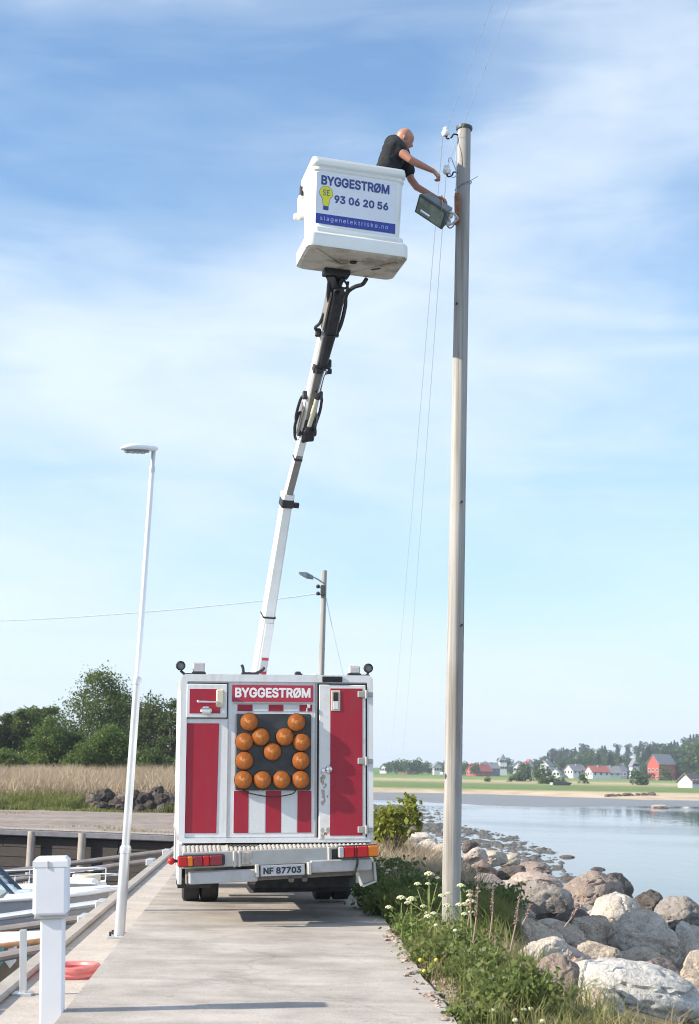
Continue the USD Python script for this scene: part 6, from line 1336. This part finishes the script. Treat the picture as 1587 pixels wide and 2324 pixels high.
# bush beside the truck
def shrub():
    g = np.random.default_rng(71); b = W(880, 1930, 25.5); b[2] = -.15; t = Thing('yellow_green_bush', 'yellowish green bush right of the truck against the water', 'bush', b); L, S = [], []
    for x, y, r in ((925, 1830, 20), (912, 1850, 24), (940, 1842, 16), (935, 1862, 18), (900, 1870, 24), (886, 1846, 16), (868, 1880, 20), (915, 1884, 18), (878, 1900, 22), (905, 1902, 20), (860, 1852, 16), (948, 1870, 8), (854, 1900, 18), (930, 1815, 10), (890, 1862, 20), (872, 1862, 18)):
        c = W(x, y, 25.5 + g.uniform(-.35, .35)) - b; S.append(tube([V(0, 0, 0), along(V(0, 0, 0), c, .5) + V(0, 0, .1), c], [.018, .012, .005], 5)); k = int(2.8 * r); L.append(c + g.normal(size=(k, 3)) * r * 25.5 / 3447 * .55)
    part(t, 'leaves', leaves(np.vstack(L), .105, g, .8, .3), 'leaf_yellow', smooth=False); part(t, 'branches', cat2(*S), 'bark', smooth=True)
shrub()

# ------------------------------------------------------------------ the far shore: mudflat, beach, fields, houses, trees, wooded hill
def shore_y(u): return 196 + 10 * np.sin(u * 22) + 60 * np.clip(.06 - u, 0, 1)      # distance of the shoreline, u = X / Y
def far_z(X, Y):
    u = X / Y; s = shore_y(u); P = np.stack([X * .02, Y * .02, X * 0], -1)
    t = np.clip((Y - s) / 14, 0, 1); z = WZ - .5 + (.5 + .55) * t
    z = z + np.clip((Y - s - 14) / 260, 0, 1) * .85 + .15 * (meshkit.fbm(P, 3, 8) - .5) * t
    hill = np.clip((Y - 640) / 300, 0, 1); hill = hill * hill * (3 - 2 * hill) * np.clip((u - .10) / .13, 0, 1.4)
    return z + hill * 15 + np.clip((Y - 700) / 500, 0, 1) * 3
us = np.linspace(-.9, .9, 260); ys = 180 * (2600 / 180) ** np.linspace(0, 1, 150)
Yg = np.repeat(ys[None, :], len(us), 0); Xg = us[:, None] * Yg; Zg = far_z(Xg, Yg)
nx, ny = Xg.shape; i, j = np.meshgrid(np.arange(nx - 1), np.arange(ny - 1), indexing='ij'); a = (i * ny + j).ravel()
usdkit.material(stage, '/World/Looks/far_land', {
    'g': ('geometry', {}), 'sp': ('separate_xyz', {}), 'n': ('noise_texture', {'scale': 0.02, 'detail': 5.0}), 'n2': ('noise_texture', {'scale': 0.35, 'detail': 5.0}),
    'mp': ('mapping', {'mapping_type': 'point', 'scale': (0.35, 1.0, 1.0)}), 'ad': ('math', {'math_type': 'multiply_add', 'value2': 42.0}), 'mr': ('map_range', {'from_min': 215.0, 'from_max': 640.0, 'to_min': 0.0, 'to_max': 1.0, 'clamp': True}),
    'r': ('rgb_ramp', {'ramp': [(0.0, (0.50, 0.40, 0.29)), (0.045, (0.50, 0.40, 0.29)), (0.07, (0.26, 0.27, 0.11)), (0.10, (0.145, 0.205, 0.075)), (0.24, (0.165, 0.225, 0.085)), (0.30, (0.34, 0.30, 0.17)), (0.40, (0.46, 0.39, 0.26)), (0.50, (0.22, 0.27, 0.10)), (1.0, (0.12, 0.20, 0.05))]}),
    'v': ('rgb_ramp', {'ramp': [(0.3, (0.78,) * 3), (0.7, (1.15,) * 3)]}), 'm': ('mix', {'mix_type': 'multiply', 'fac': 1.0}), 'p': ('principled_bsdf', {'roughness': 0.95, 'specular_ior_level': 0.1})},
    [('g.position', 'sp.vector'), ('g.position', 'mp.vector'), ('mp.vector', 'n.vector'), ('g.position', 'n2.vector'), ('n.fac', 'ad.value1'), ('sp.y', 'ad.value3'), ('ad.value', 'mr.value'), ('mr.result', 'r.fac'), ('n2.fac', 'v.fac'), ('r.color', 'm.color1'), ('v.color', 'm.color2'), ('m.color', 'p.base_color')], surface='p.BSDF')
solo('far_shore', trimesh.Trimesh(np.stack([Xg, Yg, Zg], -1).reshape(-1, 3), np.vstack([np.stack([a, a + ny, a + ny + 1], 1), np.stack([a, a + ny + 1, a + 1], 1)]), process=False), 'far_land', kind='structure', smooth=True)
us = np.linspace(-.05, .40, 200); ts = np.linspace(0, 1, 60)
Yn = 147 + 9 * np.sin(us * 31 + 1) + 60 * np.clip(us - .21, 0, 1); Yf = shore_y(us) + 6
Yg = Yn[:, None] + (Yf - Yn)[:, None] * ts[None, :]; Xg = us[:, None] * Yg
Zg = WZ - .06 + .16 * np.clip(ts * 5, 0, 1)[None, :] + .10 * (meshkit.fbm(np.stack([Xg * .25, Yg * .12, Xg * 0], -1), 4, 12) - .55)
nx, ny = Xg.shape; i, j = np.meshgrid(np.arange(nx - 1), np.arange(ny - 1), indexing='ij'); a = (i * ny + j).ravel()
solo('far_mudflat', trimesh.Trimesh(np.stack([Xg, Yg, Zg], -1).reshape(-1, 3), np.vstack([np.stack([a, a + ny, a + ny + 1], 1), np.stack([a, a + ny + 1, a + 1], 1)]), process=False), 'mud', kind='structure', smooth=True)

def fz(X, Y): return float(far_z(np.array(X, float), np.array(Y, float)))
def ground_at(x, Y):
    X = W(x, 1750, Y)[0]; return V(X, Y, fz(X, Y))
# houses
def house(name, label, x, Y, w, dpt, wall_h, roof_h, yaw, wall, roof, base_y=None, cat='house', nwin=3, chimney=True, gable_front=False, base=None, ztop=None):
    b = ground_at(x, Y)
    if base_y is not None: b[2] = W(x, base_y, Y)[2]
    t = Thing(name, label, cat, b, (0, 0, yaw))
    body = prism([(-w / 2, -1.5), (w / 2, -1.5), (w / 2, wall_h), (0, wall_h + roof_h), (-w / 2, wall_h)], dpt); body = upright(body); body.apply_translation((0, dpt / 2, 0))
    part(t, 'wall', body, wall, smooth=False)
    ov = .35; sl = roof_h / (w / 2)
    for s in (-1, 1):
        p = [(0, wall_h + roof_h + .04), (s * (w / 2 + ov), wall_h - ov * sl + .04), (s * (w / 2 + ov), wall_h - ov * sl + .26), (0, wall_h + roof_h + .30)]
        m = upright(prism(p if s < 0 else p[::-1], dpt + .6)); m.apply_translation((0, dpt / 2 + .3, 0)); rf = part(t, 'roof', m, roof, smooth=False)
    if chimney: part(t, 'chimney', box((w * .08, 0, wall_h + roof_h + .1), (.42, .42, .8)), 'stone_base', smooth=False)
    for k in range(nwin):
        xx = -w / 2 + w * (k + .5) / nwin
        for zz in ([1.2] if wall_h < 4 else [1.2, 3.9]):
            fm = part(t, 'window', box((xx, -dpt / 2 - .02, zz + .6), (1.0, .08, 1.1)), 'house_white', smooth=False); part(fm, 'pane', box((xx, -dpt / 2 - .05, zz + .6), (.8, .06, .9)), 'window_dark', smooth=False)
    for s in (-1, 1):
        for k in range(3):
            yy = -dpt / 2 + dpt * (k + .5) / 3
            fm = part(t, 'window', box((s * (w / 2 + .02), yy, 1.8), (.08, .95, 1.0)), 'house_white', smooth=False); part(fm, 'pane', box((s * (w / 2 + .05), yy, 1.8), (.06, .75, .8)), 'window_dark', smooth=False)
    if base: part(t, 'stone_foundation', box((0, 0, -.3), (w + .1, dpt + .1, 2.4)), base, smooth=False)
    return t
house('barn', 'tall red barn with a grey roof at the foot of the wooded hill, far right', 1502, 560, 6.0, 8.2, 6.8, 3.2, -58, 'house_red', 'roof_grey', 1777, 'barn', 3, False, base='stone_base')
house('boathouse', 'white boathouse with a brown roof and arched opening at the right edge', 1566, 300, 3.0, 4.4, 1.9, 1.35, -38, 'house_white', 'roof_brown', 1796, 'boathouse', 0, False)
HS = [('white house with a red and grey roof in front of the wooded hill', 1356, 540, 8, 11, 3.2, 2.6, -70, 'house_white', 'roof_red', 1768),
      ('grey roofed white house right of the red roofed one', 1384, 560, 7, 11, 3.0, 3.0, -80, 'house_white', 'roof_grey', 1768), ('dark blue grey house between the white houses and the barn', 1412, 575, 7, 9, 4.2, 3.2, -20, 'house_blue', 'roof_grey', 1768),
      ('tall narrow white house left of the barn', 1440, 580, 4, 6, 5.8, 3.0, 10, 'house_white', 'roof_grey', 1764), ('white house with a dark roof left of the red roofed one', 1306, 560, 8, 10, 3.0, 2.8, -60, 'house_white', 'roof_grey', 1764),
      ('low white house in the middle of the far village', 1262, 560, 6, 8, 2.8, 2.2, -20, 'house_white', 'roof_grey', 1768),
      ('pale house above the dark bush on the far shore', 1240, 620, 7, 9, 4.6, 3.0, -30, 'house_white', 'roof_grey', 1758), ('small white house high among the village trees', 1201, 640, 5, 7, 4.6, 2.6, 10, 'house_white', 'roof_red', 1754),
      ('white gabled house left of the dark bush', 1178, 640, 6, 8, 4.0, 2.8, -15, 'house_white', 'roof_grey', 1756), ('tall white house left in the far village', 1141, 660, 4.5, 6, 6.4, 3.2, 5, 'house_white', 'roof_grey', 1752),
      ('red roofed pink house just right of the pole on the far shore', 1088, 600, 9, 13, 3.4, 3.6, -58, 'house_red', 'roof_red', 1765), ('dark roofed house right of the red roofed one by the pole', 1112, 640, 8, 11, 3.2, 3.0, -70, 'house_blue', 'roof_grey', 1757),
      ('small white house left of the pole on the far shore', 992, 640, 5, 7, 3.8, 2.6, 8, 'house_white', 'roof_grey', 1756), ('brown house among the trees left of the pole', 926, 640, 8, 9, 3.8, 2.6, -50, 'house_brown', 'roof_brown', 1760),
      ('tiny white house near the truck on the far shore', 874, 690, 5, 8, 3.2, 2.4, -20, 'house_white', 'roof_grey', 1756), ('white house high on the slope at the edge of the wood', 1310, 720, 4, 6, 5.0, 2.6, 0, 'house_white', 'roof_grey', 1742),
      ]
for lab, x, Y, w, dp, wh, rh, yw, wm, rm, by_ in HS: house('village_house', lab, x, Y, w * .66, dp * .62, wh * .74, rh * .72, yw, wm, rm, by_)

# far trees: a few grown once, then set out one by one
def proto(kind, seed, H, R, mat, n, leaf):
    g = np.random.default_rng(seed); L = []
    if kind == 'spruce':
        z = g.uniform(.06, 1, n) ** 1.1; rad = R * (1 - z) ** .85 * (0.75 + .35 * np.abs(np.sin(z * 26))) * np.sqrt(g.uniform(.15, 1, n)); a = g.uniform(0, 6.283, n); P = np.stack([rad * np.cos(a), rad * np.sin(a), z * H], 1)
    else:
        C = []
        for _ in range(14):
            p = g.uniform(-1, 1, 3); C.append((p[0] * R * .62, p[1] * R * .62, H * (.55 + .32 * p[2]), R * g.uniform(.32, .55)))
        P = np.vstack([np.array(c[:3]) + (lambda v: v / np.linalg.norm(v, axis=1, keepdims=True) * g.uniform(.55, 1, (n // 14, 1)) ** .4)(g.normal(size=(n // 14, 3))) * c[3] for c in C])
        if kind == 'pine': P[:, 2] += H * .12
    return leaves(P, leaf, g, .8, .2), tube([(0, 0, -1), (0, 0, H * .5), (0, 0, H * .8)], [R * .07, R * .05, R * .02], 5)
PROT = {}
def far_tree(kind, x, Y, H, label, group, base_y=None, wide=1.0, g=np.random.default_rng(90)):
    b = ground_at(x, Y)
    if base_y is not None: b[2] = W(x, base_y, Y)[2]
    K = {'spruce': ('spruce', 12, 2.7, 'far_leaf_dark', 420, 1.0), 'pine': ('pine', 12, 3.4, 'far_leaf_dark', 460, .95), 'birch': ('round', 10, 3.6, 'far_leaf_light', 460, .95), 'broadleaf': ('round', 10, 4.2, 'far_leaf_mid', 480, 1.0)}[kind]
    sc = H / K[1] * g.uniform(.94, 1.06); rot = g.uniform(0, 360); v = int(g.integers(0, 2)); key = (kind, v)
    if key not in PROT:
        t = Thing(f'far_{kind}', label, 'tree', b, (0, 0, rot), group, (sc * wide, sc * wide, sc)); lf, tk = proto(K[0], 700 + len(PROT), *K[1:3], K[3], K[4], K[5])
        part(t, 'crown', lf, K[3], smooth=False); part(t, 'trunk', tk, 'bark', smooth=True); PROT[key] = t
    else: dup(PROT[key], b, (0, 0, rot), (sc * wide, sc * wide, sc), label, group, 'tree')
gf = np.random.default_rng(44)
# the wood on the hill: its skyline follows the photograph
SK = ([1225, 1245, 1300, 1355, 1412, 1450, 1507, 1545, 1580, 1640], [1722, 1706, 1697, 1692, 1694, 1690, 1676, 1678, 1668, 1660])
KN = {'spruce': 'dark spruce in the wood on the far hill', 'pine': 'dark round topped pine in the wood on the far hill', 'birch': 'bright green tree at the lower edge of the far wood', 'broadleaf': 'mid green broadleaf tree in the wood on the far hill'}
for q in range(215):
    x = gf.uniform(1222, 1660); row = int(gf.choice(4, p=[.34, .26, .20, .20])); Y = (680, 760, 850, 945)[row] + gf.uniform(-30, 30)
    b = ground_at(x, Y); yb = proj(b)[1]; ytop = np.interp(x, *SK) + (3 - row) * gf.uniform(5, 14) + gf.uniform(-3, 8)
    H = (yb - ytop) * Y / 3447
    if H < 5: continue
    H = min(H, 20)
    kind = gf.choice(['spruce', 'pine', 'birch', 'broadleaf'], p=[(.1, .1, .4, .4), (.25, .15, .2, .4), (.4, .25, .1, .25), (.5, .3, .05, .15)][row])
    far_tree(kind, x, Y, H, KN[kind], {'spruce': 'spruces on the far hill', 'pine': 'pines on the far hill', 'birch': 'bright trees on the far hill', 'broadleaf': 'broadleaf trees on the far hill'}[kind], wide=1.15)
for x, yt, hw in [(868, 1738, 1), (880, 1738, 1), (898, 1728, 1), (912, 1725, 1.1), (928, 1725, 1.1), (944, 1728, 1.1), (958, 1730, 1), (972, 1730, 1), (986, 1734, 1), (1002, 1732, 1.1), (1050, 1728, 1.2), (1064, 1726, 1.2), (1078, 1734, 1), (1100, 1738, 1), (1116, 1734, 1), (1130, 1736, 1), (1144, 1718, 1.2), (1154, 1722, 1), (1170, 1734, 1), (1186, 1732, 1), (1204, 1734, 1), (1218, 1726, 1), (1228, 1722, 1), (1190, 1738, 1), (1160, 1738, 1), (1090, 1740, 1), (1020, 1736, 1.1), (1036, 1732, 1.1)]:
    Y = 760 + gf.uniform(-40, 60); b = ground_at(x, Y); H = (proj(b)[1] - yt) * Y / 3447
    far_tree('broadleaf' if gf.uniform() < .75 else 'pine', x, Y, H, 'dark green tree on the skyline of the far village', 'trees on the skyline of the far village', wide=1.1 * hw)
for q in range(60):                                               # among the houses
    x = gf.uniform(870, 1480); Y = gf.uniform(585, 690); k = gf.choice(['birch', 'broadleaf', 'broadleaf'])
    far_tree(k, x, Y, gf.uniform(3.5, 6.5), {'birch': 'pale green garden tree between the houses of the far village', 'broadleaf': 'green garden tree between the houses of the far village'}[k], {'birch': 'pale garden trees of the far village', 'broadleaf': 'green garden trees of the far village'}[k], wide=1.15)
for lab, x, yt, yb, Y, kind, wd in [('dark bushy tree standing alone in the green field left of the barn', 1449, 1744, 1802, 330, 'broadleaf', 1.0), ('green bush in front of the white houses in the field', 1325, 1752, 1793, 340, 'birch', 1.0), ('low dark bush alone in the green field', 1378, 1782, 1795, 330, 'broadleaf', 1.6),
                                    ('large bush right of the pole in the field', 1184, 1738, 1788, 360, 'broadleaf', 1.15), ('bush left of the large one in the field', 1160, 1762, 1786, 350, 'birch', 1.2), ('brownish dark bush among the houses', 1228, 1736, 1778, 380, 'broadleaf', 1.6), ('wide bush at the edge of the beach', 1240, 1760, 1797, 320, 'birch', 2.2), ('bush beside the dark cover on the beach', 1266, 1762, 1797, 330, 'broadleaf', 1.6), ('low bush near the pole on the far beach', 1108, 1762, 1786, 340, 'birch', 1.3), ('very low bush nearest the pole on the far beach', 1084, 1776, 1787, 330, 'broadleaf', 2.2), ('bush left of the barn\'s foot', 1476, 1752, 1782, 500, 'broadleaf', 1.2),
                                    ('yellowish tree before the barn\'s right end', 1512, 1738, 1782, 500, 'birch', 1.3), ('bright tree right of the barn', 1566, 1712, 1776, 560, 'birch', 1.2), ('green tree right of the barn roof', 1540, 1722, 1776, 560, 'broadleaf', 1.1)]:
    H = (yb - yt) * Y / 3447; far_tree(kind, x, Y, H, lab, None, yb + 1, wd)
cv = W(1276, 1790, 290); cv[2] = fz(cv[0], 290); t = Thing('covered_boat', 'dark covered boat lying on the beach in front of the bushes', 'boat', cv, (0, 0, -10))
part(t, 'cover', hull([V(x, y, z) for x in (-1.6, 1.4) for y in (-.6, .6) for z in (.1, .55)] + [V(0, 0, 1.0), V(1.9, 0, .6)]), 'dark_metal', smooth=False); part(t, 'bow', box((-1.9, 0, .35), (.5, .6, .5), .1), 'boat_white', smooth=False)
for q in range(9):
    x = [1096, 1380, 1392, 1404, 1420, 1431, 1448, 1461, 1478][q]; Y = 200; p = W(x, 1808, Y); p[2] = fz(p[0], Y) + .1
    m = rock(8000 + q, gf.uniform(.7, 1.2) * V(.5, .4, .28), 2, 8, .15); m.apply_translation(p); solo('shore_stone', m, 'rock_dark', 'dark stone on the far beach at the water', 'stone', 'stones on the far beach', smooth=False)
m = rock(8100, (.9, .5, .22), 2, 8, .15); m.apply_translation(W(1500, 1828, 150) * (1, 1, 0) + V(0, 0, WZ + .12)); solo('shore_stone', m, 'rock_cream', 'pale flat stone on the far mudflat near the right edge', 'stone', smooth=False)
# thin summer haze over the whole place
usdkit.material(stage, '/World/Looks/haze_air', {'v': ('principled_volume', {'color': (0.80, 0.88, 1.0), 'density': HAZE, 'anisotropy': 0.2})}, [], volume='v.volume')
hzb = box((0, 1150, 0), (5600, 3000, 1)); hzb.vertices[:, 2] = np.where(hzb.vertices[:, 2] > 0, 62.0, WZ - 3.0)
solo('haze', hzb, 'haze_air', kind='stuff', smooth=False)
